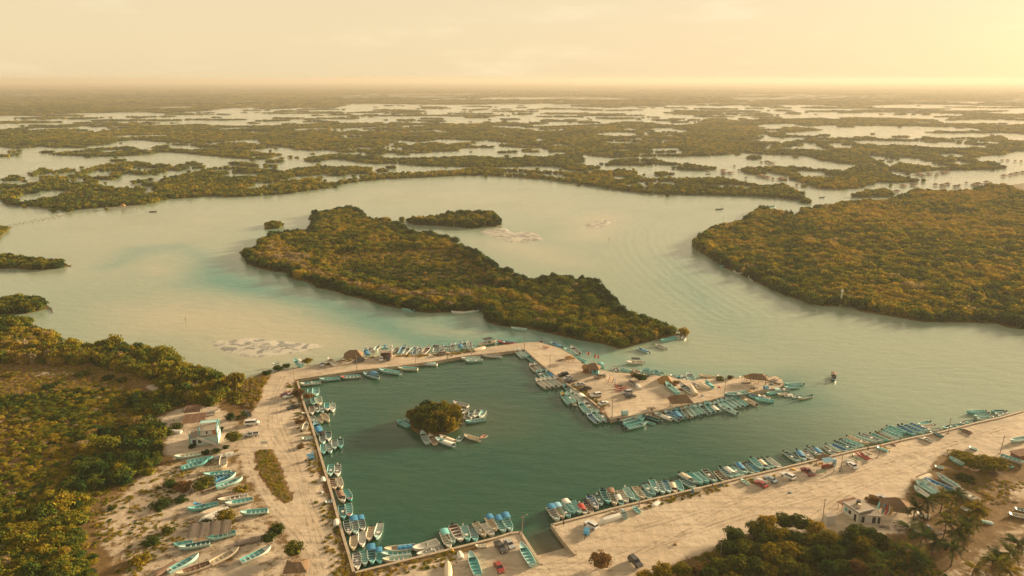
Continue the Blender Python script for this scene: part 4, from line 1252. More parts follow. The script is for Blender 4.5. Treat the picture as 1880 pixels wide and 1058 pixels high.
row(R102, 0, '# beyond the five white ones along the pier wall', G3, [
 (145,245,278,392,'T D','bP'), (100,380,245,580,'P T','fY m'), (185,395,315,560,'P P','x m'), (262,350,410,510,'W P',''), (322,385,485,540,'W P','aW'), (410,540,538,722,'P T','bP'), (495,525,655,700,'W G','x'), (540,728,715,892,'P B','bP m'), (612,685,795,872,'P T','bP m'), (700,690,885,862,'P G','m x')])
G4 = 'boats moored on the near side of the pier'
row(R102, 0, '# in the turquoise fan at the pier corner', G4, [
 (1555,905,1245,988,'P T','w m'), (1525,835,1195,945,'T T','m'), (1485,795,1145,895,'T P','m bP'), (1455,765,1095,852,'T P','m bR')])
row(R102, 0, '# beside the turquoise fan at the pier corner', G4, [
 (1500,770,1795,862,'D D','m'), (1560,868,1705,912,'T T',''), (1560,738,1785,812,'C N','x')])
row(R120, 0, '# from the big palapa along the pier edge', G4, [
 (0,728,312,842,'W P','tW'), (180,688,425,852,'P B','m'), (298,645,465,825,'P B','tB m'), (398,645,545,812,'T B','m'), (480,638,612,802,'C N','m'), (540,618,692,785,'P P','m bP'), (628,605,805,765,'T P','m'), (705,598,835,745,'P T','m'),
 (788,578,952,745,'P D','m bP'), (888,548,1022,722,'T T','m'), (962,555,1105,705,'P G','tW m'), (1042,540,1192,692,'P D','m'), (1112,592,1432,742,'P P','m bP'), (1088,515,1275,645,'P T','m'), (1152,498,1372,652,'P T','m'), (1232,478,1445,632,'P P','m bP'), (1308,468,1525,622,'P P','m bP'), (1372,458,1595,602,'T T','m bP'), (1452,438,1765,592,'C C','m x')])
row(R134, 0, '# past the tan boat near the pier tip', G4, [
 (300,600,560,672,'T B',''), (430,672,762,718,'T T','bP'), (490,608,688,655,'W C','x'), (638,585,868,545,'T P','aP'), (828,600,1005,570,'C W','m'), (938,622,1085,592,'W N','tW m'), (1080,645,1205,608,'P G','m'), (1180,672,1402,618,'C T','m'), (858,520,1005,500,'P G','x'), (945,478,1192,462,'P T',''), (940,425,1245,418,'T P','m')])
G5 = 'boats on the lagoon side of the causeway and pier'
row(R70, 0, '# from the brown kiosk behind the causeway', G5, [
 (295,262,190,335,'C G',''), (412,238,322,368,'P B','bP'), (480,258,385,380,'W G',''), (605,240,500,335,'W P',''), (592,290,568,392,'T B','bP'), (652,258,652,382,'W G','x'), (832,250,708,378,'W N','')])
row(R70, 0, '# past the beached white one behind the causeway', G5, [
 (972,222,930,342,'P G','aK s'), (1032,232,1042,335,'W D','x'), (1100,222,1115,325,'P T','x'), (1165,222,1182,315,'P D','x'), (1228,202,1240,312,'W G',''), (1295,192,1312,305,'P P','s'), (1352,178,1372,272,'P B','tB'), (1422,170,1440,278,'P G',''), (1502,165,1522,285,'W P','x'), (1572,198,1592,262,'P P','s')])
row(R74, 0, '# afloat beyond the causeway bend', G5, [
 (1062,162,878,205,'C G','L aK'), (1082,165,1272,185,'R B','m x')])
row(R96, 0, '# afloat along the outer side of the pier', G5, [
 (205,92,210,152,'G D',''), (310,115,445,172,'P B','m tB'), (480,185,595,252,'P P','s'), (548,165,645,248,'W G','m'), (588,288,722,332,'T T',''), (850,345,912,402,'T P','aT'), (1042,400,1092,482,'W D','x')])
row(R110, 0, '# in the shallows near the round bush', G5, [
 (372,325,525,385,'T P',''), (530,355,705,402,'P R','x'), (710,378,855,432,'T P','bP'), (738,348,905,422,'P T',''), (800,340,965,425,'T T','bP'), (862,370,995,452,'P T','x'), (930,372,1035,465,'T T','aD'), (1002,382,1095,402,'P D','m'), (1222,440,1352,472,'W T','m'), (1372,470,1405,582,'T B','s'), (1440,460,1492,592,'W P','s x'), (1540,418,1602,572,'W T','s')])
row(R110, 1.0, '# on the sand behind the big palapa', 'boats hauled out on the pier', [
 (1138,602,1345,768,'T P',''), (1388,622,1612,770,'W D',''), (1552,608,1652,782,'C C','o'), (1588,592,1725,662,'W G','x')])
row(R120, 1.0, '# past the pair of hulls behind the palapa', 'boats hauled out on the pier', [
 (785,208,968,302,'C C','o'), (888,188,1012,292,'T T','tT'), (1220,432,1622,388,'D P','bP x')])
row(R120, 0, '# lying off the far pier side', G5, [
 (782,80,1065,112,'C C','n'), (1100,72,1205,84,'C W',''), (1605,84,1745,96,'T T',''), (1480,100,1600,118,'C C','')])
row(R110, 1.0, '# between the board rack and the round bush', 'boats hauled out on the pier', [
 (518,545,602,632,'G N','s'), (628,588,702,675,'W W','o')])
row(R70, 1.0, 'beached beside the causeway path', 'boats hauled out on the pier', [(1792,245,1590,302,'C C','o')], False)
row(R48, 1.0, '# hauled out at the causeway bend', 'boats hauled out on the causeway', [
 (375,385,455,450,'T T',''), (415,365,465,435,'W W','o'), (765,365,835,440,'W C',''), (130,415,200,405,'P W',''), (1185,260,1215,330,'P B','tB'), (1230,245,1280,300,'W G','c')])
row(R48, 0, '# behind the brown kiosk on the causeway', G5, [(1345,210,1300,262,'W P',''), (1380,225,1440,250,'T B','aB')])
G6 = 'boats moored along the near wall'
row(R80, 0, '# left of the ramp along the near wall', G6, [
 (865,542,778,365,'P T','aB m'), (790,558,695,395,'P T','aB m'), (695,538,590,385,'C C','aB'), (662,598,535,455,'W W','x'), (565,608,448,445,'C C','m x'), (462,662,408,488,'T G',''), (378,658,318,482,'T P','w x'), (298,655,192,472,'W N','m s'), (212,682,108,522,'P G',''), (165,738,82,552,'W C','aT')])
row(R58, 0, '# lying flat along the near wall', G6, [
 (1115,752,1400,660,'W W','L c'), (1160,815,1445,722,'W G','m m c x'), (788,755,1135,715,'C C','tB'), (752,805,1085,770,'P T','bP'), (768,872,1095,832,'C P','bC m')])
G7 = 'boats moored along the long right-hand quay'
row(R98, 0, '# from the ramp along the long right quay', G7, [
 (285,848,172,690,'W G','aB fP'), (342,818,245,672,'C C','aL'), (412,812,300,660,'T G','x'), (468,768,335,632,'T P','aW w'), (530,765,438,618,'P T','m'), (598,775,525,645,'W N','tR w'), (668,768,595,635,'C N','aK'), (730,712,628,560,'W B','x m'), (778,668,722,548,'P D','x w'), (858,648,785,488,'T D','m'), (935,668,862,508,'C N','aN'), (1015,672,945,540,'T P','tW'), (1072,645,975,498,'W C',''), (1140,612,1045,468,'P P','w bP'), (1205,628,1115,498,'T T','bP'), (1262,602,1150,455,'C C',''), (1340,602,1245,478,'P D','bP'), (1385,560,1262,428,'T P','x m'), (1418,522,1345,378,'P T','m x'), (1485,540,1425,395,'P G','bP'), (1552,532,1492,388,'P B','m'), (1622,528,1572,400,'C N','tC m'), (1692,518,1645,388,'T T','bP')])
row(R118, 0, '# past the sand-coloured drum by the right quay', G7, [
 (1140,785,822,572,'P D','bP'), (1185,672,795,452,'P G','tC m'), (1290,695,990,445,'T T','fT m'), (1425,665,1145,435,'T P','fT'), (1590,665,1322,375,'P N','x')])
row(R122, 0, '# along the right quay before the white one', G7, [
 (738,668,588,530,'C N','bC'), (700,600,622,520,'T T',''), (790,612,640,482,'P D','m bP'), (852,602,690,478,'P P','tW'), (912,592,762,478,'W T','x m'), (942,562,828,428,'P T','tB'), (1022,565,905,448,'P N','m'), (1082,552,945,440,'T B','m'), (1118,512,992,378,'P T','m bP'), (1202,512,1075,392,'P G','tC m'), (1252,498,1125,382,'P D','m'), (1330,500,1180,378,'W W','m bW')])
row(R122, 0, '# next to the blue-roofed kiosk on the right quay', G7, [
 (1552,428,1375,308,'P D','m x'), (1612,412,1518,288,'P B','tB m'), (1692,402,1600,292,'W G','x'), (1792,360,1635,248,'P G','m x')])
row(R148, 0, '# beyond the kiosk along the right quay', G7, [
 (325,640,135,478,'C G','tB m'), (520,622,330,470,'P G','x'), (598,582,345,430,'C P','m'), (745,562,445,425,'P B','bB'), (845,532,505,382,'P D','m x'), (895,498,610,352,'P D','m'), (995,472,655,342,'P T','bP m'), (1078,420,712,292,'C C','m x'), (1215,410,850,292,'G P',''), (1325,392,958,250,'P G','m x'), (1425,382,1130,242,'E T','m'), (1505,372,1205,222,'C N','m'), (1595,352,1290,222,'P P','m'), (1642,315,1315,182,'P T','bP m'), (1655,285,1345,152,'T T','bP'), (1715,235,1420,112,'T T','m')])
row(R160, 0, '# in the last tight group of the right quay', G7, [
 (545,402,335,280,'T B','m'), (645,382,400,268,'P B','m'), (702,350,470,248,'P B',''), (580,268,715,225,'P T','m'), (610,292,765,268,'W C','m'), (690,328,860,308,'C P',''), (720,362,872,338,'P G',''), (885,312,1040,268,'T D','bP'), (968,302,1082,258,'P T',''), (1035,292,1125,255,'T D',''), (1095,255,1210,215,'P N','x'), (1160,245,1295,208,'T D','bP'), (1175,108,1430,122,'T T','m'), (1262,160,1442,152,'P P','bP'), (1298,188,1455,178,'W T','bW'), (1470,98,1645,92,'T D','m'), (1520,132,1655,112,'W P','bW m'), (1562,160,1692,142,'P W','m'), (1690,128,1790,140,'T G','m'), (930,322,1090,285,'W T','x'), (1055,302,1180,265,'P T','bW'), (1130,265,1262,228,'W P','m'), (1215,98,1402,96,'P T','m'), (1480,152,1602,168,'W P','bW'), (1605,116,1722,126,'P P','m x')])
G8 = 'boats moored around the mangrove islet in the basin'
row(R72, 0, '# clockwise round the mangrove islet in the basin', G8, [
 (82,485,285,585,'T T','bP'), (195,450,290,500,'P P',''), (508,680,608,870,'P G','bP'), (640,728,745,885,'C N','bC'), (748,798,1062,912,'P P','tW m'), (820,752,1085,848,'W C','tC'), (1110,840,1205,742,'P D',''), (1240,738,1505,812,'C C','m'), (1530,772,1615,715,'C R',''), (1268,510,1602,460,'T P','bD'), (1405,432,1480,298,'W D','bW'), (1505,432,1590,308,'W T','bW'), (1350,455,1362,318,'W D','bW'), (1268,465,1282,372,'W C','bW'), (1215,355,1310,300,'W G',''), (1180,285,1312,262,'W D',''), (1050,168,1305,235,'W G','')])
G9 = 'boats resting along the mangrove banks'
row(Z5, 0, '# under the trees on the big island shore', G9, [(1208,812,1292,822,'T P',''), (1562,833,1662,838,'W W',''), (1762,824,1662,837,'P W',''), (1770,822,1832,820,'T T','')])
row(Z6, 0, 'afloat off the near lobe of the big island', G9, [(308,948,420,958,'P P','')], False)
row(R96, 0, '# at the point of the big island', G9, [(1578,102,1745,58,'T T','n'), (1298,178,1435,225,'P B','tB m'), (1515,138,1632,185,'W G','m'), (1862,25,1830,70,'W G','m')])
row(Z7, 0, '# under the trees of the right-hand bank', G9, [(240,496,298,493,'T T',''), (314,522,358,534,'W W',''), (394,553,420,570,'W G','m')])
row(Z7, 0, 'under way in the channel mouth with a long wake', 'boats under way', [(262,186,220,188,'G D','m')], False)
row(R134, 0, 'under way alone in the open channel, dark canopy', 'boats under way', [(1785,368,1783,262,'D N','aN m')], False)
row(R110, 0, 'afloat off the pier under a dark roof', 'boats under way', [(470,232,752,238,'W C','L aK m')], False)
# boats on land: the left yard
G10 = 'boats laid up in the left boat yard'
row(R32, 1.0, '# from the house in the left yard', G10, [
 (832,245,275,345,'T T','bP'), (712,312,150,475,'T T','bP'), (1290,130,865,232,'G G','o'), (1070,185,1050,430,'W C','bW'), (1135,425,565,535,'C C',''), (645,622,1220,560,'P T','bP'), (1315,580,850,690,'T B','bP'), (1318,595,870,790,'P B','bB'), (1468,695,915,895,'P T','bW')])
row(R26, 1.0, '# downhill from the blue pair in the yard', G10, [
 (785,288,1080,235,'C W','bW'), (855,330,1132,265,'W T','bT'), (1005,415,1282,382,'P T','bP'), (475,380,775,318,'T T','bT'), (525,305,625,330,'B L','m'), (560,435,845,338,'C C','o'), (575,485,880,362,'W W','o'), (328,728,515,698,'T T',''), (375,775,692,712,'P D','bP'), (665,675,955,605,'P T','fE bT'), (1308,768,1012,905,'W T','bP'), (578,848,270,1005,'P T','bP'), (105,1060,350,905,'N C','o'), (985,782,700,922,'C C',''), (345,1045,695,920,'C N','bN'), (755,255,1015,215,'N N','o')])
row(R26b, 1.0, '# beside the turquoise house', G10, [
 (440,448,325,492,'C C','o'), (538,378,405,400,'C G',''), (700,422,785,385,'C C','o'), (605,455,742,432,'W G','bW'), (275,608,402,618,'W W','o'), (340,890,600,840,'P C',''), (735,882,935,835,'W W','o')])
row(R52, 1.0, '# on the verge behind the left wall', 'dinghies ashore by the left wall', [
 (270,222,240,302,'C W',''), (210,400,335,388,'W P','m'), (450,825,462,885,'W W','o'), (225,108,280,100,'W C',''), (200,345,310,325,'C C','o')])
row(R58, 1.0, '# lower down on the left wall verge', 'dinghies ashore by the left wall', [(105,205,202,182,'W B',''), (222,385,232,468,'W W','o')])
row(R80, 1.0, '# on the near lot beside the ramp', 'boats laid up on the near lot', [
 (968,700,1098,930,'P T','bP'), (393,806,482,1052,'P T','bT'), (140,870,142,1075,'C C','o'), (455,705,580,698,'C W',''), (262,748,288,838,'W W','o')])
row(R98, 1.0, '# on the sand behind the right quay', 'boats laid up behind the right quay', [
 (742,852,985,778,'W W','o'), (1020,728,1052,808,'P G',''), (1138,678,1205,745,'P T',''), (1355,665,1432,615,'W W','o'), (888,742,975,712,'C N','')])
row(R122, 1.0, '# behind the middle of the right quay', 'boats laid up behind the right quay', [(878,615,955,668,'P P',''), (1022,595,1175,650,'W W','o')])
row(R148, 1.0, '# past the kayaks behind the right quay', 'boats laid up behind the right quay', [(1220,470,1405,532,'T P','m'), (690,672,810,700,'W W','o')])
row(R160, 1.0, '# on the far sand of the right quay', 'boats laid up behind the right quay', [
 (885,412,775,355,'D D',''), (640,415,745,470,'W G',''), (1242,368,1120,320,'N N','bN'), (1712,472,1900,430,'P P','bP'), (1905,755,1590,640,'W T','bW'), (1755,785,1600,735,'T D',''), (958,668,1135,752,'T P','bW'), (800,768,870,785,'W P',''), (1215,535,1290,560,'P P','')])
row(R168, 1.0, '# of the hulls laid up behind the palms', 'boats laid up by the palm grove', [
 (378,22,745,240,'G P',''), (15,108,255,12,'C C','o'), (168,98,625,282,'B B','bL'), (125,130,575,362,'P W','bP'), (15,135,335,342,'P P','bP'), (-15,225,225,392,'P W','bW'), (1112,492,690,238,'W C','x bC'), (1712,578,1925,620,'W D','s'), (1605,672,1925,735,'G C','bG s'), (1358,825,1150,785,'P P','o'), (30,652,245,742,'W W','s'), (985,650,775,555,'D W','bW')])

# ------------------------------------------------------------------ materials for buildings and things
def thatch_mat(name, a, b):
    k = N(name)
    p = k.obj()
    mp = k.n('Mapping', inp={'Scale': (9, 9, 1.2)}); k.l(p, mp.inputs[0])
    n1 = k.noise(mp.outputs[0], 1.6, 5, .7); n2 = k.noise(p, .7, 3)
    c = k.mix(k.sstep(n1, .35, .68), a, b)
    c = k.mix(k.math('MULTIPLY', k.sstep(n2, .5, .75), .4), c, tuple(x * .5 for x in a))
    return k.pbr(c, 1.0, k.bump(n1, .8, .12), spec=.05)
M['thatch'] = thatch_mat('palm_thatch', (.185, .125, .078), (.27, .185, .115))
M['straw'] = thatch_mat('dry_straw', (.30, .165, .06), (.42, .27, .12))
M['rust_roof'] = thatch_mat('rusted_sheet', (.16, .095, .065), (.24, .15, .10))
M['white_wall'] = paint('limewashed_wall', (.62, .60, .54), .85, .5, 1.2, (.30, .26, .20))
M['turq_wall'] = paint('turquoise_wall', (.10, .38, .38), .8, .4, 1.2)
M['mint_wall'] = paint('pale_mint_wall', (.50, .62, .55), .85, .4, 1.2)
M['brown_wall'] = paint('brown_plank_wall', (.20, .095, .055), .85, .4, 2)
M['terracotta'] = paint('terracotta_door', (.45, .15, .06), .7, .3)
M['dark'] = paint('dark_opening', (.025, .024, .024), .9, .1)
M['slab'] = paint('roof_slab', (.30, .25, .20), .95, .6, .8, (.12, .10, .08))
k = N('car_glass'); M['glass'] = k.pbr((.018, .022, .026), .08, spec=.6)
k = N('headlamp'); M['lamp'] = k.pbr((.55, .54, .50), .15, spec=.6)
k = N('tyre'); M['tyre'] = k.pbr((.018, .018, .018), .8)
k = N('rim'); M['rim'] = k.pbr((.34, .34, .34), .35, metal=.7)
M['plank_mat'] = paint('driftwood_plank', (.24, .19, .15), .95, .5, 5)
M['skin'] = paint('skin', (.28, .15, .09), .6, .1)
M['hair'] = paint('hair', (.015, .012, .010), .7, .1)
for c_, rgb_ in (('car_white', (.68, .68, .65)), ('car_black', (.016, .017, .02)), ('car_grey', (.06, .065, .07)), ('car_silver', (.42, .43, .43)), ('car_red', (.30, .03, .022)), ('car_beige', (.33, .24, .17)), ('car_maroon', (.22, .03, .035)), ('car_blue', (.25, .33, .38))):
    k = N(c_ + '_paint')
    n_ = k.noise(k.obj(), 2.0, 4)
    M[c_] = k.pbr(k.mix(k.math('MULTIPLY', k.sstep(n_, .45, .7), .3), rgb_, (.22, .17, .12)), .28, spec=.6)

# ------------------------------------------------------------------ quay walls
def wall(line, label, closed=False):
    pts = [Vector((*at(p[0], p[1], 1.0)[:2], 0)) for p in line]
    root = empty('quay_wall', (pts[0].x, pts[0].y, 1.0))
    tag(root, label, 'wall', 'quay walls of the basin')
    H_ = np.array(HARBOUR)
    for i in range(len(pts) - 1):
        a, b = pts[i], pts[i + 1]
        d = b - a; L = d.length; d.normalize(); nr = Vector((-d.y, d.x, 0))
        mid = (a + b) / 2
        if not in_poly(np.array([[(mid + nr * 1.2).x, (mid + nr * 1.2).y]]), HARBOUR)[0]: nr = -nr      # towards the land
        rz = math.atan2(d.y, d.x)
        m = MB(); nsec = max(1, round(L / 6.0))
        for q in range(nsec):
            c = a + d * (L * (q + .5) / nsec) + nr * .22 - Vector(root.location)
            m = MB().box((c.x, c.y, .16 + .004 * (q % 2)), (L / nsec - .05, .75, .36), rz)
            m.build('coping', M['concrete'], root)
        c = mid - nr * .10 - Vector(root.location)
        MB().box((c.x, c.y, -1.05), (L + .1, .18, 2.0), rz).build('wall_face', M['concrete'], root)
    return root
wall(QUAY_W, 'long pale concrete wall along the left side of the basin')
wall(QUAY_S, 'pale concrete wall along the near side of the basin')
wall([QUAY_S[-1]] + RAMP[:2], 'short pale wall on the left side of the slipway')
wall(RAMP[2:], 'short pale wall on the right side of the slipway')
wall([RAMP[-1]] + QUAY_E[:-1], 'very long pale wall edging the right-hand sand quay')
wall(QUAY_N[::-1], 'low wall along the inner edge of the causeway')
wall(PIER_W[::-1], 'slanting wall along the inner side of the pier')
wall(PIER_IN[::-1], 'wall along the near edge of the pier with moored boats')
# slipway
a, b, c, d = [Vector(at(*p, 1.0)) for p in (RAMP[1], RAMP[2], RAMP[4], QUAY_S[-1])]
m = MB(); n = 8
for i in range(n + 1):
    t = i / n
    l = a.lerp(d, t * .75); r = b.lerp(c, t * .75)
    for q in (l, r): m.v.append((q.x, q.y, 1.02 - 2.2 * t))
for i in range(n): m.f.append((2 * i, 2 * i + 1, 2 * i + 3, 2 * i + 2)); m.m.append(0)
tag(m.build('slipway', M['concrete']), kind='structure')

# wheel tracks pressed into the sand of the roads and lots
k = N('wheel_track')
p = k.pos()
nn = k.noise(p, .35, 4, .65)
d_ = k.n('BsdfDiffuse'); d_.inputs[0].default_value = (.29, .225, .155, 1)
tb = k.n('BsdfTransparent'); mx = k.n('MixShader')
k.l(k.math('MULTIPLY', k.sstep(nn, .34, .66), .25), mx.inputs[0]); k.l(tb.outputs[0], mx.inputs[1]); k.l(d_.outputs[0], mx.inputs[2]); k.l(mx.outputs[0], k.out.inputs[0])
M['track'] = k.m
def smooth_line(pts, n=14):
    P = [Vector((*at(u, v, 1.0)[:2], 0)) for u, v in pts]
    P = [P[0] * 2 - P[1]] + P + [P[-1] * 2 - P[-2]]
    out = []
    for i in range(1, len(P) - 2):
        a, b, c, d = P[i - 1:i + 3]
        for q in range(n):
            t = q / n
            out.append(.5 * ((2 * b) + (c - a) * t + (2 * a - 5 * b + 4 * c - d) * t * t + (3 * b - a - 3 * c + d) * t ** 3))
    return out
m = MB()
for i, line in enumerate(([(520, 690), (500, 740), (500, 800), (545, 860), (570, 930), (600, 1000), (615, 1056)], [(700, 668), (600, 682), (530, 705), (512, 760), (540, 840), (560, 920), (575, 990), (590, 1056)], [(460, 840), (470, 880), (500, 935), (550, 985), (590, 1050)],
        [(1060, 1000), (1180, 968), (1300, 935), (1420, 905), (1560, 868), (1700, 828), (1850, 790)], [(1110, 1030), (1240, 985), (1350, 945), (1480, 900), (1620, 856), (1760, 812), (1860, 780)], [(1165, 1020), (1260, 970), (1330, 930), (1430, 890), (1520, 880)], [(1480, 960), (1560, 905), (1650, 868), (1740, 828)], [(1180, 1010), (1330, 960), (1450, 925), (1600, 885)],
        [(965, 645), (1000, 660), (1050, 695), (1110, 720), (1180, 735), (1260, 728), (1340, 712), (1400, 706)], [(1100, 740), (1160, 720), (1230, 722), (1300, 722)], [(850, 1050), (900, 1030), (950, 1045), (1030, 1045), (1110, 1010)])):
    L = smooth_line(line)
    for off in (-.75, .75):
        V, F = [], []
        for q in range(len(L)):
            d = (L[min(q + 1, len(L) - 1)] - L[max(q - 1, 0)]).normalized(); nr = Vector((-d.y, d.x, 0))
            for w in (-.22, .22):
                e = L[q] + nr * (off + w); V.append((e.x, e.y, 1.006 + .003 * i))
        for q in range(len(L) - 1): F.append((2 * q, 2 * q + 1, 2 * q + 3, 2 * q + 2))
        F = [f if (Vector(V[f[1]]) - Vector(V[f[0]])).cross(Vector(V[f[2]]) - Vector(V[f[0]])).z > 0 else tuple(reversed(f)) for f in F]
        m.add(V, F)
tag(m.build('wheel_tracks', M['track']), kind='structure')

# ------------------------------------------------------------------ utility poles
def pole(u, v, h, label, lamp=False, lean=0.0, r=.13):
    x, y, _ = at(u, v, 1.0)
    root = empty('utility_pole', (x, y, 1.0)); root.rotation_euler = (0, lean, 0)
    tag(root, label, 'pole', 'poles along the quays')
    MB().tube((0, 0, 0), (0, 0, h), r, r * .65, 8).build('shaft', M['timber'], root)
    MB().box((0, 0, .08), (.6, .6, .16)).build('footing', M['concrete'], root)
    if h > 5:
        MB().box((0, 0, h - .5), (1.3, .09, .11)).build('crossarm', M['timber'], root)
    if lamp:
        a = MB().tube((0, 0, h - .1), (.9, 0, h + .35), .04, n=5).build('lamp_arm', M['metal'], root)
        MB().box((1.1, 0, h + .36), (.5, .2, .12), taper=.8).build('lamp_head', M['metal'], a)
for u, v, h, lb, lp_, ln in ((540.7, 703, 7, 'utility pole at the upper-left corner of the basin', 0, 0), (655.6, 681.5, 7, 'utility pole on the causeway by the large thatched shelter', 0, 0), (763.3, 667, 7, 'utility pole midway along the causeway', 0, 0),
    (865.8, 653.5, 7, 'utility pole on the causeway by two white boats', 0, 0), (962.6, 642, 8, 'utility pole where the causeway meets the pier', 0, 0), (1009.6, 679, 7, 'utility pole on the pier above five white boats', 0, 0),
    (1059, 718, 8, 'utility pole beside the white awning on the pier', 0, .02), (1123.5, 766, 7, 'utility pole on the near corner of the pier', 0, 0), (1230.5, 747, 5.5, 'dark post at the corner of the big thatched palapa', 0, 0), (1329.7, 728, 6.5, 'utility pole on the pier past the big palapa', 0, 0),
    (1404, 715, 6.5, 'utility pole near the tip of the pier', 0, 0), (957.5, 992, 7.5, 'lamp post standing at the left edge of the slipway', 1, .04), (1173.6, 929.5, 6.5, 'utility pole in front of boats on the right quay', 0, 0), (1741, 796, 6, 'utility pole at the far end of the right quay', 0, 0),
    (1836, 833, 6.5, 'utility pole behind the big round bush', 0, .05), (1509.7, 957, 7.2, 'utility pole beside the white block near the grove', 0, 0), (582, 848, 3.5, 'short post behind the left basin wall', 0, 0), (1322.5, 1024, 4.5, 'dark post standing at the edge of the near grove', 0, 0),
    (1611, 840, 3, 'short leaning post by the kayaks', 0, .25), (1544, 860, 5, 'thin pole beside the blue-roofed kiosk', 0, 0)):
    pole(u, v, h, lb, bool(lp_), ln)

# ------------------------------------------------------------------ vehicles
def car_meshes(kind):
    """side profile (x, z) swept across the width; cabin narrower than the body; x forward"""
    if kind == 'sedan':   L, Wd, prof, cab = 4.4, 1.75, [(-2.15,.42),(-2.2,.78),(-1.75,.93),(.95,.93),(1.95,.76),(2.2,.62),(2.2,.36),(-2.1,.30)], [(-1.55,.92),(-.95,1.40),(.25,1.42),(1.0,.92)]
    elif kind == 'suv':   L, Wd, prof, cab = 4.6, 1.85, [(-2.2,.5),(-2.28,.95),(-2.1,1.06),(1.0,1.06),(2.1,.92),(2.3,.7),(2.28,.42),(-2.2,.36)], [(-2.15,1.05),(-1.9,1.70),(.35,1.72),(1.1,1.05)]
    elif kind == 'pickup': L, Wd, prof, cab = 5.1, 1.85, [(-2.5,.55),(-2.55,1.02),(1.05,1.02),(2.3,.92),(2.55,.7),(2.52,.45),(-2.5,.42)], [(-.55,1.0),(-.40,1.68),(.55,1.70),(1.15,1.0)]
    else:                 L, Wd, prof, cab = 4.9, 1.9, [(-2.4,.45),(-2.45,1.15),(1.5,1.15),(2.3,.95),(2.45,.7),(2.4,.4),(-2.4,.38)], [(-2.42,1.12),(-2.3,1.98),(1.0,2.0),(1.75,1.12)]
    h = Wd / 2
    def sweep(m, pr, w0, w1, zt, z0):
        n = len(pr); V = []
        for s in (-1, 1):
            for x, z in pr:
                w = w0 + (w1 - w0) * max(0, min(1, (z - z0) / (zt - z0)))
                V.append((x, s * w, z))
        F = [tuple(range(n)), tuple(range(2 * n - 1, n - 1, -1))] + [(i, n + i, n + (i + 1) % n, (i + 1) % n) for i in range(n)]
        m.add(V, F)
    m = MB()
    sweep(m, prof, h, h * .94, 1.1, .4)
    zt = max(z for _, z in cab); z0 = cab[0][1]
    sweep(m, cab, h * .90, h * .74, zt, z0)
    body = m.mesh('body', M['car_white'])
    def wy(z): return h * .90 + (h * .74 - h * .90) * (z - z0) / (zt - z0) + .006
    wins = []
    x0b, x0t, x1t, x1b = cab[0][0], cab[1][0], cab[2][0], cab[3][0]
    za, zb = z0 + .10 * (zt - z0), zt - .14 * (zt - z0)
    f = lambda xb, xt, z: xb + (xt - xb) * (z - z0) / (zt - z0)
    for s in (-1, 1):
        pts = [(f(x0b, x0t, za) + .12, s * wy(za), za), (f(x1b, x1t, za) - .12, s * wy(za), za), (f(x1b, x1t, zb) - .06, s * wy(zb), zb), (f(x0b, x0t, zb) + .06, s * wy(zb), zb)]
        wins.append(MB().quad(pts if s < 0 else pts[::-1]).mesh('side_window', M['glass']))
    e = .008
    wins.append(MB().quad([(f(x1b, x1t, za) + e, -wy(za) * .92, za), (f(x1b, x1t, za) + e, wy(za) * .92, za), (f(x1b, x1t, zb) + e, wy(zb) * .92, zb), (f(x1b, x1t, zb) + e, -wy(zb) * .92, zb)]).mesh('windscreen', M['glass']))
    wins.append(MB().quad([(f(x0b, x0t, za) - e, wy(za) * .9, za), (f(x0b, x0t, za) - e, -wy(za) * .9, za), (f(x0b, x0t, zb) - e, -wy(zb) * .9, zb), (f(x0b, x0t, zb) - e, wy(zb) * .9, zb)]).mesh('rear_window', M['glass']))
    bed = MB().box((-1.55, 0, 1.025), (1.75, 1.5, .02)).mesh('cargo_bed', M['dark']) if kind == 'pickup' else None
    return body, wins, bed, L, h
CARS = {k_: car_meshes(k_) for k_ in ('sedan', 'suv', 'pickup', 'van')}
def wheel_mesh():
    return MB().tube((0, -.11, 0), (0, .11, 0), .34, n=14).mesh('tyre', M['tyre']), MB().tube((0, -.118, 0), (0, .118, 0), .2, n=10).mesh('rim', M['rim'])
TYRE, RIM = wheel_mesh()
LAMP = MB().box((0, 0, 0), (.08, .34, .16)).mesh('headlight', M['lamp'])
def car(front, rear, kind, col, label, z=1.0):
    d = Vector((front[0] - rear[0], front[1] - rear[1], 0))
    body, wins, bed, L, h = CARS[kind]
    nm = {'sedan': 'parked_car', 'suv': 'parked_car', 'pickup': 'pickup_truck', 'van': 'parked_van'}[kind]
    root = empty(nm, ((front[0] + rear[0]) / 2, (front[1] + rear[1]) / 2, z), math.atan2(d.y, d.x))
    tag(root, label, 'van' if kind == 'van' else 'pickup' if kind == 'pickup' else 'car', 'vehicles parked round the harbour')
    link('body', body, root, [M[col]])
    for w in wins: link(w.name.split('.')[0], w, root)
    if bed: link('cargo_bed', bed, root)
    for sx in (-1, 1):
        for sy in (-1, 1):
            t = link('wheel', TYRE, root); t.location = (sx * L * .31, sy * (h - .10), .34)
            link('rim', RIM, t)
    for sy in (-1, 1):
        hl = link('headlight', LAMP, root); hl.location = (L / 2 - .03, sy * h * .68, .68)
def cars(reg, items):
    for (fx, fy, rx, ry, kind, col, lb) in items:
        car(reg(fx, fy, 1.7), reg(rx, ry, 1.7), kind, col, lb)
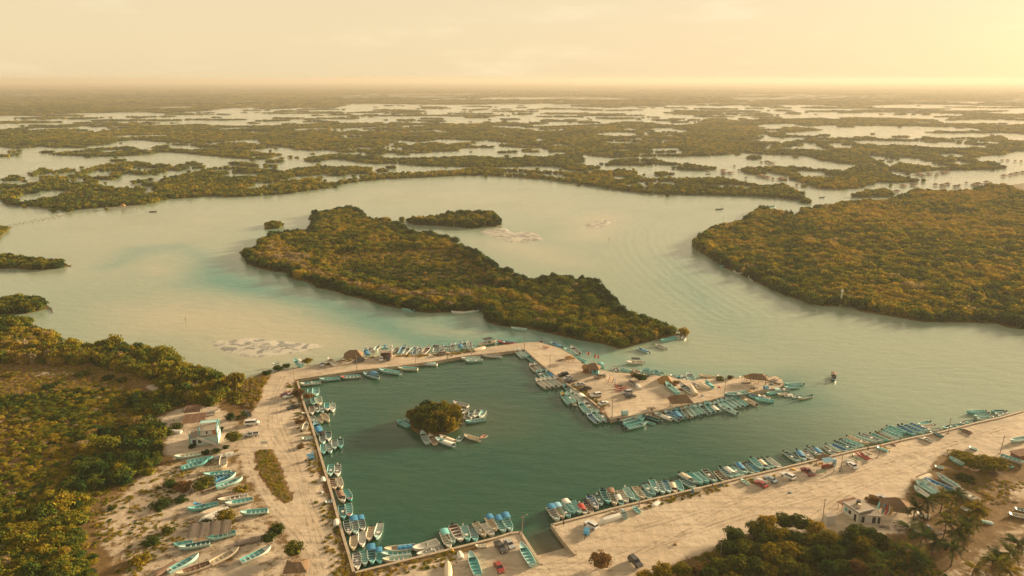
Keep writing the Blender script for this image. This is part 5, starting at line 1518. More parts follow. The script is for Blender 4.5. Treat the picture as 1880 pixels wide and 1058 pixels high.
cars(R48, [(240,775,320,760,'sedan','car_maroon','dark red car tucked behind a white pickup by the left wall'), (275,800,365,775,'pickup','car_white','white pickup beside the dark red car by the left wall'), (290,935,440,895,'pickup','car_black','black pickup with silver sides facing the left yard'),
    (1368,385,1368,345,'sedan','car_white','white car parked beside the brown causeway kiosk'), (1445,385,1450,340,'suv','car_black','black car parked in front of the brown causeway kiosk'), (1065,400,1160,370,'pickup','car_grey','grey pickup beside the thatched causeway shelter'), (695,445,695,410,'sedan','car_silver','silver car among hulls at the causeway bend')])
cars(R74, [(520,298,402,305,'pickup','car_beige','flatbed pickup parked across the causeway path')])
cars(R26b, [(1105,470,1045,420,'suv','car_black','black car under the palm by the turquoise house'), (1180,530,1065,540,'van','car_white','white van parked beside the silver pickup on the left road'), (1040,655,1182,640,'pickup','car_silver','silver pickup with dark bed on the left road')])
cars(R102, [(50,85,215,62,'suv','car_black','black car, first of the three beside the pier wall'), (128,140,292,105,'sedan','car_white','white car between a black and a dark green one'), (325,165,165,190,'sedan','car_grey','dark grey car, last of the three beside the pier wall'), (338,255,492,225,'sedan','car_silver','silver white car behind the black pickup on the pier'), (595,295,438,330,'pickup','car_black','black pickup parked on the pier by a lamp pole'),
    (598,440,788,408,'suv','car_white','white station wagon beside the boat on the pier'), (905,540,758,582,'sedan','car_white','white car alone near the corner of the pier'), (690,115,832,92,'pickup','car_beige','beige pickup in front of the flag hut'), (1128,388,1322,368,'suv','car_silver','silver car behind the dark one mid pier'), (1380,425,1195,445,'sedan','car_grey','dark grey car in the open middle of the pier')])
cars(R80, [(775,765,705,675,'pickup','car_grey','dark grey pickup on the lot by the near wall'), (885,740,800,635,'sedan','car_silver','silver car on the lot by the near wall'), (760,1015,690,890,'sedan','car_red','red car alone on the near lot')])
cars(R98, [(590,855,722,930,'suv','car_white','white estate car at the start of the right quay')])
RC = Reg(1080, 888, 4.7)
cars(RC, [(470,730,345,615,'suv','car_grey','dark blue-grey off-roader alone on the open sand')])
cars(R122, [(1042,640,1165,705,'sedan','car_red','red car beside the silver blue one on the right quay'), (1148,585,1272,650,'sedan','car_blue','silver blue car between red and white cars'), (1335,545,1490,620,'suv','car_white','white car with long roof on the right quay'), (1568,485,1700,582,'pickup','car_maroon','red pickup beside the blue-roofed kiosk')])
cars(R148, [(722,718,872,850,'sedan','car_white','white car between the kiosk and the kayaks')])
RH = Reg(1480, 838, 4.7)
cars(RH, [(615,335,705,385,'sedan','car_silver','silver car behind the white house and thatched hut')])

def trike(u, v, rz, label):
    x, y, _ = at(u, v, 1.0)
    r = empty('cargo_tricycle', (x, y, 1.0), rz); tag(r, label, 'tricycle', 'blue cargo tricycles')
    MB().box((.5, 0, .75), (1.7, 1.25, .45), taper=1.08).build('cargo_box', M['pB'], r)
    MB().box((.3, 0, 1.95), (2.3, 1.4, .08)).build('roof', M['clB'], r)
    for sx in (-.75, 1.25):
        for sy in (-.6, .6): MB().tube((sx, sy, .6), (sx, sy, 1.93), .03, n=5).build('roof_post', M['metal'], r)
    MB().box((-.75, 0, .72), (.6, .3, .18)).build('saddle', M['rubber'], r)
    MB().tube((-1.35, 0, .3), (.2, 0, .6), .04, n=5).build('frame', M['metal'], r)
    for px_, py_ in ((-1.35, 0), (.6, .66), (.6, -.66)):
        t = link('wheel', TYRE, r); t.location = (px_, py_, .33); t.scale = (.95, .6, .95)
trike(569, 845, .5, 'blue roofed cargo tricycle near the left basin wall')
trike(1076, 985, 1.2, 'blue roofed cargo tricycle on the sand beside the slipway')
def motorbike(u, v, rz, label):
    x, y, _ = at(u, v, 1.0)
    r = empty('motorbike', (x, y, 1.0), rz); tag(r, label, 'motorbike', 'motorbikes by the kiosk')
    for sx in (-.65, .65):
        t = link('wheel', TYRE, r); t.location = (sx, 0, .31); t.scale = (.9, .5, .9)
        link('rim', RIM, t)
    MB().box((0, 0, .55), (.7, .24, .34), taper=.8).build('engine', M['metal'], r)
    MB().box((.18, 0, .84), (.5, .26, .22), taper=.7).build('fuel_tank', M['pK'], r)
    MB().box((-.4, 0, .84), (.75, .24, .12)).build('saddle', M['rubber'], r)
    MB().tube((.65, 0, .31), (.42, 0, 1.05), .035, n=5).build('fork', M['metal'], r)
    MB().tube((.42, -.35, 1.08), (.42, .35, 1.08), .022, n=5).build('handlebar', M['metal'], r)
motorbike(1531, 868, 1.0, 'pale motorbike parked beside the blue-roofed kiosk')
motorbike(1543, 865, .8, 'black motorbike next to the thin kiosk pole')

# ------------------------------------------------------------------ thatched shelters
def hip_roof(L, W, h, eave, over=.5, ridge=.45, seed=1, layers=3):
    """thick thatch with ragged stepped courses"""
    rng = np.random.default_rng(seed)
    m = MB()
    for c in range(layers):
        t0, t1 = c / layers, (c + 1) / layers + .06
        def ring(t, dz):
            l = (L / 2 + over) * (1 - t) + (L / 2 * ridge) * t; w = (W / 2 + over) * (1 - t) + .12 * t
            z = eave + (h - eave) * t + dz
            P = []
            n = 8
            for (ax, ay, bx, by) in ((-l, -w, l, -w), (l, -w, l, w), (l, w, -l, w), (-l, w, -l, -w)):
                for q in range(n):
                    s = q / n
                    P.append((ax + (bx - ax) * s + rng.uniform(-.06, .06), ay + (by - ay) * s + rng.uniform(-.06, .06), z + rng.uniform(-.07, .05)))
            return P
        lo, hi = ring(t0, .10), ring(min(1, t1), .10 + .02)
        base = ring(t0, -.14)
        n = len(lo)
        V = lo + hi + base
        F = [(i, (i + 1) % n, n + (i + 1) % n, n + i) for i in range(n)] + [(2 * n + i, 2 * n + (i + 1) % n, (i + 1) % n, i) for i in range(n)]
        if c == layers - 1: F.append(tuple(range(n, 2 * n)))
        if c == 0: F.append(tuple(range(3 * n - 1, 2 * n - 1, -1)))
        m.add(V, F)
    return m
def palapa(x, y, rz, L, W, h, eave, label, mat='thatch', name='thatched_shelter', z=1.0, posts=True, over=.5, group='thatched shelters', seed=1, ridge=.45):
    r = empty(name, (x, y, z), rz); tag(r, label, 'shelter', group)
    hip_roof(L, W, h, eave, over, ridge, seed).build('roof', M[mat], r)
    MB().box((0, 0, h + .06), (L * ridge + .4, .34, .22), taper=.6).build('ridge_cap', M[mat], r)
    if posts:
        nx_ = 3 if L > 5.5 else 2
        for i in range(nx_):
            for sy in (-1, 1):
                px_ = -L * .46 + L * .92 * i / (nx_ - 1)
                MB().tube((px_, sy * W * .45, 0), (px_, sy * W * .45, eave + .1), .09, n=6).build('post', M['timber'], r)
        MB().box((0, -W * .45, eave), (L * .95, .1, .12)).build('beam', M['timber'], r)
        MB().box((0, W * .45, eave), (L * .95, .1, .12)).build('beam', M['timber'], r)
    return r
p_ = at(1248, 746, 1.0)
palapa(p_[0], p_[1], .10, 7.4, 4.6, 4.6, 2.5, 'large brown palm-thatched palapa standing among moored boats on the pier', seed=2, ridge=.62)
p_ = at(649, 660, 1.0)
palapa(p_[0], p_[1], .15, 7.2, 5.2, 4.3, 1.9, 'wide brown thatched shelter at the left end of the causeway', seed=3)
p_ = at(1391, 701, 1.0)
palapa(p_[0], p_[1], -.2, 6.5, 4.2, 3.4, 1.9, 'low dark thatched shelter near the pier tip', seed=4)
p_ = at(1375, 699, 1.0)
palapa(p_[0], p_[1], .1, 3.2, 2.2, 2.4, 1.7, 'tiny pale shelter left of the dark pier-tip shelter', 'straw', seed=5)
p_ = at(1643, 938, 1.0)
palapa(p_[0], p_[1], -.35, 6.6, 5.0, 4.1, 1.5, 'conical thatched hut with surfboards leaning on it', seed=6, ridge=.2)
p_ = at(546, 1052, 1.0)
palapa(p_[0], p_[1], .1, 4.8, 4.2, 3.0, 2.0, 'grey thatched hut with blue posts at the bottom edge', seed=7)
p_ = at(1221, 701, 1.0)
tag(hip_roof(4.5, 4, 2.6, .2, .5, .3, 8).build('straw_stack', M['straw']), 'orange straw mound beside the big palapa on the pier', 'straw stack').location = (p_[0], p_[1], 1.0)
p_ = at(1046, 664, 1.0)
palapa(p_[0], p_[1], .4, 2.6, 2.4, 2.5, 1.7, 'small straw parasol hut beside the driftwood heap', 'straw', seed=9, ridge=.15)

# flag hut
def flag_hut():
    x, y, _ = at(1086, 684, 1.0)
    r = empty('flag_hut', (x, y, 1.0), -.25); tag(r, 'thatched hut with turquoise walls on the outer edge of the pier', 'hut')
    w = MB().box((1.2, -.4, 1.15), (3.6, 2.6, 2.3)).build('wall', M['turq_wall'], r)
    MB().box((1.5, -1.72, 1.35), (.9, .05, .8)).build('window', M['dark'], w)
    MB().box((-.1, -1.72, 1.0), (.75, .05, 1.9)).build('door', M['brown_wall'], w)
    MB().box((-2.2, -.2, 1.1), (2.4, 2.4, 2.2)).build('side_room', M['brown_wall'], r)
    q = hip_roof(4.6, 3.4, 4.3, 2.4, .6, .35, 12).build('roof', M['thatch'], r); q.location = (.8, -.3, 0)
    q = hip_roof(2.8, 2.8, 3.3, 2.2, .4, .3, 13).build('porch_roof', M['straw'], r); q.location = (-2.3, -.2, 0)
flag_hut()
def flag(u, v, h, c1, c2, label):
    x, y, _ = at(u, v, 1.0)
    r = empty('flag', (x, y, 1.0)); tag(r, label, 'flag', 'flags at the pier hut')
    MB().tube((0, 0, 0), (0, 0, h), .05, .035, 6).build('flagpole', M['timber'], r)
    for i, c in enumerate((c1, c2, c1)):
        V, F = [], []
        for a in range(3):
            for b in range(3):
                xx = .08 + .65 * i + .65 * a / 2
                V.append((xx, .22 * math.sin(xx * 2.2), h - .1 - 1.45 * b / 2 - .10 * xx))
        for a in range(2):
            for b in range(2): F.append((a * 3 + b, a * 3 + b + 1, a * 3 + b + 4, a * 3 + b + 3))
        link('flag_band', mesh_np('flag_band', V, F, M['cl' + c]), r)
flag(1075, 679, 8.2, 'W', 'R', 'white flag with red middle over the thatched pier hut')
flag(1090, 677, 6.4, 'R', 'W', 'red and white striped flag, lower of the two at the hut')

# brown kiosk and white totem on the causeway
def kiosk_brown():
    x, y, _ = at(709, 655, 1.0)
    r = empty('kiosk', (x, y, 1.0), .05); tag(r, 'red-brown plank kiosk with a flat roof on the causeway', 'kiosk')
    w = MB().box((0, 0, 1.2), (4.6, 3.0, 2.4)).build('wall', M['brown_wall'], r)
    MB().box((-.8, -1.53, 1.4), (1.6, .06, .9)).build('hatch', M['dark'], w)
    MB().box((0, 0, 2.5), (5.2, 3.6, .16)).build('roof', M['slab'], r)
    MB().box((.6, -1.8, 1.0), (3.0, .5, .1)).build('counter', M['timber'], r)
    x, y, _ = at(719, 655, 1.0)
    r = empty('sign_totem', (x, y, 1.0)); tag(r, 'tall white post with a box sign by the brown kiosk', 'sign')
    MB().box((0, 0, 2.3), (.55, .45, 4.6)).build('post', M['white_wall'], r)
    MB().box((0, 0, 5.0), (1.1, .6, .85)).build('sign_box', M['white_wall'], r)
kiosk_brown()

# blue-roofed kiosk on the right quay
def kiosk_blue():
    x, y, _ = at(1514, 856, 1.0)
    r = empty('kiosk', (x, y, 1.0), .22); tag(r, 'open kiosk with a light blue sloping roof on the right quay', 'kiosk')
    for sx in (-2.1, 2.1):
        for sy in (-1.3, 1.5): MB().tube((sx, sy, 0), (sx, sy, 2.6), .07, n=6).build('post', M['timber'], r)
    m = MB()
    m.add([(-1.5, -1.7, 2.35), (1.9, -1.7, 2.35), (1.9, .1, 3.0), (-1.5, .1, 3.0), (-1.5, -1.7, 2.27), (1.9, -1.7, 2.27), (1.9, .1, 2.92), (-1.5, .1, 2.92)], [(0, 1, 2, 3), (7, 6, 5, 4), (0, 4, 5, 1), (1, 5, 6, 2), (2, 6, 7, 3), (3, 7, 4, 0)])
    m.build('roof_sheet', M['pL'], r)
    q = hip_roof(4.2, 2.2, 3.3, 2.6, .3, .6, 21).build('rear_roof', M['thatch'], r); q.location = (0, 1.3, 0)
    MB().box((0, -1.3, .5), (3.8, .6, 1.0)).build('counter', M['brown_wall'], r)
    MB().box((2.9, -.6, 1.2), (.9, .7, 2.4)).build('side_panel', M['pL'], r)
    x, y, _ = at(1507, 870, 1.0)
    r = empty('lattice_fence', (x, y, 1.0), .05); tag(r, 'green lattice panel standing in front of the kiosk', 'fence')
    for s in (-1.5, 1.5): MB().tube((s, 0, 0), (s, 0, 1.7), .06, n=5).build('post', M['timber'], r)
    for q in range(6): MB().box((-1.2 + .48 * q, 0, .95), (.07, .04, 1.2)).build('slat', M['pE'], r)
    for q in (.4, .95, 1.5): MB().box((0, .05, q), (3.0, .04, .08)).build('rail', M['pE'], r)
    for q, (u, v, c, nm) in enumerate(((1506, 857, 'Y', 'yellow'), (1518, 860, 'R', 'red'), (1512, 861, 'R', 'dark red'))):
        x, y, _ = at(u, v, 1.0)
        r = empty('vest_rack', (x, y, 1.0), .2); tag(r, f'{nm} life vests hanging on a rack at the kiosk', 'rack', 'life vests at the kiosk')
        MB().tube((-.8, 0, 1.5), (.8, 0, 1.5), .03, n=5).build('rail', M['metal'], r)
        for s in (-.8, .8): MB().tube((s, 0, 0), (s, 0, 1.5), .03, n=5).build('post', M['metal'], r)
        for w_ in range(4): MB().box((-.55 + .36 * w_, 0, 1.1), (.28, .22, .62), taper=.8).build('vest', M['cl' + c], r)
kiosk_blue()

# turquoise house in the left yard
def house_left():
    a, b = Vector(at(349, 820, 1.0)), Vector(at(401, 814.5, 1.0))
    d = (b - a); Wd = d.length; rz = math.atan2(d.y, d.x)
    r = empty('house', tuple(a), rz); tag(r, 'white two-storey house with turquoise pillars and an outside stair', 'house')
    D_ = 6.5
    w = MB().box((Wd * .5, D_ / 2, 1.5), (Wd, D_, 3.0)).build('ground_floor', M['mint_wall'], r)
    MB().box((1.5, -.03, 1.1), (1.1, .06, 2.2)).build('door', M['dark'], w)
    MB().box((3.2, -.03, 1.5), (.9, .06, 1.2)).build('window', M['dark'], w)
    MB().box((-.03, 2.5, 1.6), (.06, 1.2, 1.0)).build('window', M['dark'], w)
    u_ = MB().box((Wd * .64, D_ * .5, 3.9), (Wd * .66, D_ * .72, 1.8)).build('upper_wall', M['white_wall'], r)
    MB().box((Wd * .88, D_ * .14 - .04, 4.0), (1.1, .06, 1.6)).build('door', M['terracotta'], u_)
    MB().box((Wd * .62, D_ * .14 - .04, 4.1), (.5, .06, .9)).build('window', M['dark'], u_)
    MB().box((Wd * .5, D_ / 2, 3.05), (Wd + .3, D_ + .3, .1)).build('floor_slab', M['slab'], r)
    MB().box((Wd * .64, D_ * .5, 4.86), (Wd * .70, D_ * .80, .12)).build('roof_deck', M['slab'], r)
    # stair down the front
    m = MB()
    for q in range(11):
        m.box((Wd * .32 + .5 * q, -.55, 4.0 - .0 - .32 * q - .0 if False else 3.0 - .27 * q), (.5, 1.0, .22))
    m.build('stair', M['white_wall'], r)
    m = MB()
    s0, s1 = (Wd * .30, -1.08), (Wd * .30 + 5.4, -1.08)
    m.add([(s0[0], -1.08, 3.9), (s1[0], -1.08, .9), (s1[0], -1.08, .1), (s0[0], -1.08, 2.9), (s0[0], -1.0, 3.9), (s1[0], -1.0, .9), (s1[0], -1.0, .1), (s0[0], -1.0, 2.9)], [(0, 3, 2, 1), (4, 5, 6, 7), (0, 1, 5, 4), (3, 7, 6, 2), (1, 2, 6, 5), (0, 4, 7, 3)])
    m.build('stair_parapet', M['white_wall'], r)
    for (x, y, h) in ((.15, .15, 4.6), (Wd * .36, D_ * .14, 6.2), (Wd - .15, .15, 6.4), (Wd - .15, D_ - .2, 6.2), (Wd * .34, D_ - .2, 6.0)):
        MB().box((x, y, h / 2), (.32, .32, h)).build('pillar', M['turq_wall'], r)
    MB().box((Wd * .66, D_ - .2, 6.05), (Wd * .68, .25, .25)).build('beam', M['turq_wall'], r)
    MB().box((Wd - .15, D_ * .5, 6.10), (.24, D_ * .9, .24)).build('beam', M['turq_wall'], r)
    m = MB().box((Wd * .66, D_ * .80, 6.1), (Wd * .62, D_ * .34, .08)).build('awning_sheet', M['pP'], r)
    # lean-to roofs behind
    for k_, (cu, cv, w_, l_, h_, lb, mt) in enumerate(((363, 784, 7.5, 6.0, 3.4, 'rusty brown lean-to roof just behind the turquoise house', 'rust_roof'), (360, 763, 5.5, 5.0, 2.9, 'weathered plank roof farther behind the turquoise house', 'rust_roof'))):
        x, y, _ = at(cu, cv, 1.0)
        q = empty('lean_to', (x, y - 3.0, 1.0), rz); tag(q, lb, 'shed')
        n = 9
        for i in range(n):
            xx = -w_ / 2 + w_ * (i + .5) / n
            p = MB().box((0, 0, 0), (w_ / n - .04, l_, .07)).build('roof_board', M[mt], q)
            p.location = (xx, l_ / 2, h_ + .02 * ((i * 7) % 3)); p.rotation_euler = (.13, 0, 0)
        for sx in (-1, 1):
            for yy, hh in ((.3, h_ - .35), (l_ - .3, h_ + .25)): MB().tube((sx * w_ * .46, yy, 0), (sx * w_ * .46, yy, hh), .08, n=5).build('post', M['timber'], q)
house_left()

# white house near the palms
def house_right():
    Q, Pp, F_ = Vector(at(1574, 960, 1.0)), Vector(at(1537, 934, 1.0)), Vector(at(1616, 963, 1.0))
    d = Pp - Q; L = d.length; rz = math.atan2(d.y, d.x)
    r = empty('house', tuple(Q), rz); tag(r, 'long white house with a flat weathered roof beside the palms', 'house')
    # local x runs away along the facade, the building lies on the far (-y) side
    Wd = 5.6
    w = MB().box((L * .36, -Wd / 2, 1.45), (L * .72, Wd, 2.9)).build('wall', M['white_wall'], r)
    for q, (x, ww, zz, hh) in enumerate(((1.0, .8, 1.05, 2.0), (3.0, .9, 1.6, 1.0), (L * .58, 1.0, 1.65, 1.0))):
        f = MB().box((x, .025, zz), (ww, .07, hh)).build('door' if q == 0 else 'window', M['turq_wall'] if q == 2 else M['dark'], w)
    m = MB().box((L * .36, -Wd / 2, 3.0), (L * .72 + .6, Wd + .6, .16)).build('roof_slab', M['slab'], r)
    for x, y in ((2.2, -2.4), (L * .5, -3.6)): MB().tube((x, y, 3.05), (x, y, 4.1), .55, n=10).build('water_tank', M['pC' if x < 3 else 'pK'], r)
    MB().box((L * .36, -.08, 3.22), (L * .72 + .5, .18, .3)).build('parapet', M['white_wall'], r)
    MB().box((.0, -Wd / 2, 3.22), (.18, Wd, .3)).build('parapet', M['white_wall'], r)
    # porch
    for x in (L * .80, L * .99):
        for y in (-.2, -Wd + .3): MB().tube((x, y, 0), (x, y, 2.5), .09, n=6).build('porch_post', M['timber'], r)
    p = MB().box((L * .87, -Wd / 2, 2.62), (L * .30, Wd + .8, .12)).build('porch_roof', M['rust_roof'], r); p.rotation_euler = (0, .04, 0)
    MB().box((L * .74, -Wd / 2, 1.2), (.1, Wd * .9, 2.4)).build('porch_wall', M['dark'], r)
    # annex towards the camera side
    d2 = F_ - Q
    an = MB(); an.box((0, 0, 1.25), (d2.length * .9, 3.4, 2.5))
    o = an.build('annex_wall', M['white_wall'], r)
    o.rotation_euler = (0, 0, math.atan2(d2.y, d2.x) - rz)
    inv = Matrix.Rotation(-rz, 4, 'Z')
    c = inv @ (d2 * .5 + Vector((.5, 1.75, 0))); o.location = (c.x, c.y, 0)
    for x, ww in ((-1.9, .8), (1.0, .9), (2.3, .7)): MB().box((x, -1.72, 1.1), (ww, .06, 1.9)).build('door', M['dark'], o)
    MB().box((0, 0, 2.56), (d2.length * .9 + .4, 3.8, .12)).build('annex_roof', M['slab'], o)
    x, y, _ = at(1563, 912, 1.0)
    x, y, _ = at(1521, 962, 1.0)
    t = empty('concrete_block', (x, y, 1.0), .25); tag(t, 'white concrete block house beside a pole above the grove', 'block')
    MB().box((0, 0, 1.4), (2.7, 1.6, 2.8)).build('wall', M['white_wall'], t)
    MB().box((0, 0, 2.86), (2.9, 1.8, .12)).build('cap', M['slab'], t)
house_right()
x, y, _ = at(1873, 842, 1.0)
t = empty('shed', (x, y, 1.0), .3); tag(t, 'brown plank shed cut by the right edge of the view', 'shed')
for i in range(8): MB().box((-2.4 + .7 * i, -1.6, 1.0), (.64, .08, 2.0)).build('plank', M['brown_wall'], t)
MB().box((0, 0, .95), (5.4, 3.0, 1.9)).build('wall', M['brown_wall'], t)
MB().box((0, 0, 2.15), (6.2, 3.9, .12)).build('roof', M['rust_roof'], t)

# plank lean-to in the boat yard, raft frame, sign frame
def plank_roof(c, w_, l_, h_, rz, n, label, slope=.28):
    q = empty('plank_shelter', (c[0], c[1], 1.0), rz); tag(q, label, 'shelter')
    for i in range(n):
        xx = -w_ / 2 + w_ * (i + .5) / n
        p = MB().box((0, 0, 0), (w_ / n - .05, l_ + .3 * ((i * 5) % 3), .06)).build('plank', M['plank_mat'], q)
        p.location = (xx, 0, h_ + .03 * ((i * 3) % 4)); p.rotation_euler = (slope, .02 * ((i % 3) - 1), .03 * ((i % 4) - 1.5))
    for sx in (-1, 1):
        for sy in (-1, 1): MB().tube((sx * w_ * .46, sy * l_ * .42, 0), (sx * w_ * .46, sy * l_ * .42, h_ + sy * l_ * .42 * slope), .07, n=5).build('post', M['timber'], q)
    return q
plank_roof(R26(700, 640, 1.0), 11, 4.6, 2.1, .20, 16, 'grey plank shelter over two turquoise boats in the left yard')
plank_roof(R26(1110, 700, 1.0), 8.5, 2.0, .45, .35, 9, 'low grey raft of planks lying in the left yard', .05)
x, y, _ = at(486, 822, 1.0)
t = empty('sign_board', (x, y, 1.0), .05); tag(t, 'wooden sign board on two posts at the lawn tip', 'sign')
for s in (-1, 1): MB().tube((s * 1.1, 0, 0), (s * 1.1, 0, 2.6), .07, n=6).build('post', M['timber'], t)
MB().box((0, -.06, 1.9), (2.3, .06, 1.0)).build('board', M['white_wall'], t)

# driftwood and gear heaps
def heap(u, v, rz, n, ln, label, z=1.0):
    x, y, _ = at(u, v, z)
    r = empty('driftwood_heap', (x, y, z), rz); tag(r, label, 'wood heap', 'wood heaps about the harbour')
    rr = random.Random(int(u * 3 + v))
    for i in range(n):
        p = MB().box((0, 0, 0), (ln * rr.uniform(.6, 1.1), .18, .12)).build('plank', M['plank_mat'], r)
        p.location = (rr.uniform(-.5, .5), rr.uniform(-.9, .9), .1 + .12 * (i // 3)); p.rotation_euler = (0, rr.uniform(-.08, .08), rr.uniform(-.5, .5))
for a in ((1032, 662, .2, 9, 4.5, 'grey driftwood heap on the pier near the straw parasol'), (1420, 699, .3, 10, 4.5, 'jumbled timber at the very tip of the pier'), (1427, 704, -.6, 8, 4, 'leaning boards beside the moored boats at the pier tip'), (1370, 704, .1, 7, 4, 'flattened boards in front of the small pier shelter'),
          (1655, 972, .2, 10, 4, 'scrap timber in front of the thatched hut'), (1624, 968, -.3, 8, 3, 'grey rubble boards at the end of the white house'), (450, 1030, .4, 7, 2.6, 'scrap wood beside the thatched hut at the bottom edge'), (412, 1036, -.2, 6, 2.4, 'dark scrap heap below the upturned hull'), (604, 665, .1, 8, 3, 'dark boards on the shore of the causeway bend'), (1830, 868, .9, 5, 3.5, 'pale boards lying near the round bush'), (1725, 980, .4, 8, 3, 'pale debris under the palms'), (418, 855, .4, 6, 3, 'broken tan boards at the road edge of the yard')):
    heap(*a)

# boards and kayaks
def board_mesh(l, w, t):
    m = MB(); n = 8; V = []
    for i in range(n + 1):
        s = i / n; ww = w * math.sin(PI * (.06 + .88 * s)) ** .7
        zz = .10 * l * (abs(s - .5) * 2) ** 3
        V += [(-l / 2 + l * s, -ww / 2, zz), (-l / 2 + l * s, ww / 2, zz), (-l / 2 + l * s, 0, zz + t), (-l / 2 + l * s, 0, zz - t * .5)]
    F = []
    for i in range(n):
        a, b = 4 * i, 4 * i + 4
        F += [(a, b, b + 2, a + 2), (a + 2, b + 2, b + 1, a + 1), (a + 1, b + 1, b + 3, a + 3), (a + 3, b + 3, b, a)]
    F += [(0, 2, 1, 3), (4 * n, 4 * n + 3, 4 * n + 1, 4 * n + 2)]
    m.add(V, F)
    return m
BOARD = board_mesh(3.0, .72, .06).mesh('surfboard', M['pW'], True)
FIN = MB().box((-1.15, 0, -.12), (.22, .02, .22)).mesh('fin', M['pK'])
KAYAK = board_mesh(4.6, .85, .22).mesh('hull', M['pR'], True)
PIT = MB().tube((-.1, 0, .18), (-.1, 0, .245), .33, .30, 10).mesh('cockpit', M['dark'])
def surfboard(p, rz, c, label, stand=True, tilt=.25):
    r = empty('surfboard', p, rz); tag(r, label, 'surfboard', 'surfboards for hire')
    d = link('deck', BOARD, r, [M['p' + c]])
    f = link('fin', FIN, d)
    if stand:
        r.rotation_euler = (0, -PI / 2 + tilt, rz); r.location.z = p[2] + 1.45
    else: r.location.z = p[2] + .2
for (u, v, c, lb) in ((1122, 703, 'Y', 'orange surfboard standing first in the board rack on the pier'), (1125, 705, 'E', 'lime green surfboard in the pier board rack'), (1127, 704, 'R', 'red surfboard in the pier board rack'), (1118, 703, 'M', 'dark red surfboard at the end of the pier rack'), (1129, 706, 'B', 'blue surfboard in the pier board rack'), (1115, 701, 'C', 'cream surfboard at the outer end of the pier rack'),
                      (1627, 945, 'R', 'red and white surfboard leaning on the conical hut'), (1631, 946, 'W', 'white surfboard leaning on the conical hut'), (1635, 947, 'Y', 'long yellow surfboard leaning on the conical hut'), (1621, 942, 'B', 'blue surfboard at the corner of the conical hut'), (1612, 938, 'T', 'turquoise surfboard next to the dry bush by the hut')):
    surfboard(at(u, v, 1.0), -.6 if u < 1300 else .5, c, lb)
t = empty('board_rack', at(1123, 707, 1.0), .0); tag(t, 'low timber rack holding the surfboards on the pier', 'rack')
for s in (-1.6, 0, 1.6): MB().tube((s, 0, 0), (s, 0, 1.2), .06, n=5).build('post', M['timber'], t)
MB().box((0, 0, 1.1), (3.6, .1, .1)).build('rail', M['timber'], t)
def kayak(p, q, c, label, z=1.0, up=0):
    d = Vector((p[0] - q[0], p[1] - q[1], 0))
    r = empty('kayak', ((p[0] + q[0]) / 2, (p[1] + q[1]) / 2, z + .22 + up), math.atan2(d.y, d.x)); r.scale = (d.length / 4.6, 1.0, 1.0)
    tag(r, label, 'kayak', 'kayaks on the sand')
    h = link('hull', KAYAK, r, [M['p' + c]]); link('cockpit', PIT, r)
for (a, b, c, d, col, lb) in ((790, 632, 952, 722, 'E', 'green kayak, nearest the white car'), (835, 575, 1085, 718, 'R', 'long red kayak between green and maroon ones'), (900, 570, 1100, 705, 'R', 'second red kayak beside the maroon one'), (935, 575, 1142, 705, 'M', 'maroon kayak in the row by the right quay'), (1015, 578, 1140, 622, 'G', 'short grey kayak above the maroon one'), (1260, 452, 1455, 525, 'Y', 'yellow-green kayak beside the short leaning post')):
    kayak(R148(a, b, 1.2), R148(c, d, 1.2), col, lb)
for i, (a, b, c, d, col, lb) in enumerate(((1015, 290, 1240, 330, 'R', 'red kayak lowest in the pile on the pier'), (1020, 275, 1225, 305, 'R', 'red kayak in the middle of the pier pile'), (1010, 345, 1230, 345, 'R', 'red kayak at the near side of the pier pile'), (1000, 250, 1150, 265, 'K', 'black kayak behind the red pile on the pier'))):
    kayak(R102(a, b, 1.4), R102(c, d, 1.4), col, lb, 1.0, .32 * (i == 1))
kayak(R96(222, 168, 1.2), R96(315, 178, 1.2), 'R', 'red kayak lying on the sand at the pier bend')
kayak(R168(195, 895, 1.2), R168(310, 965, 1.2), 'B', 'blue kayak lying under the palms')

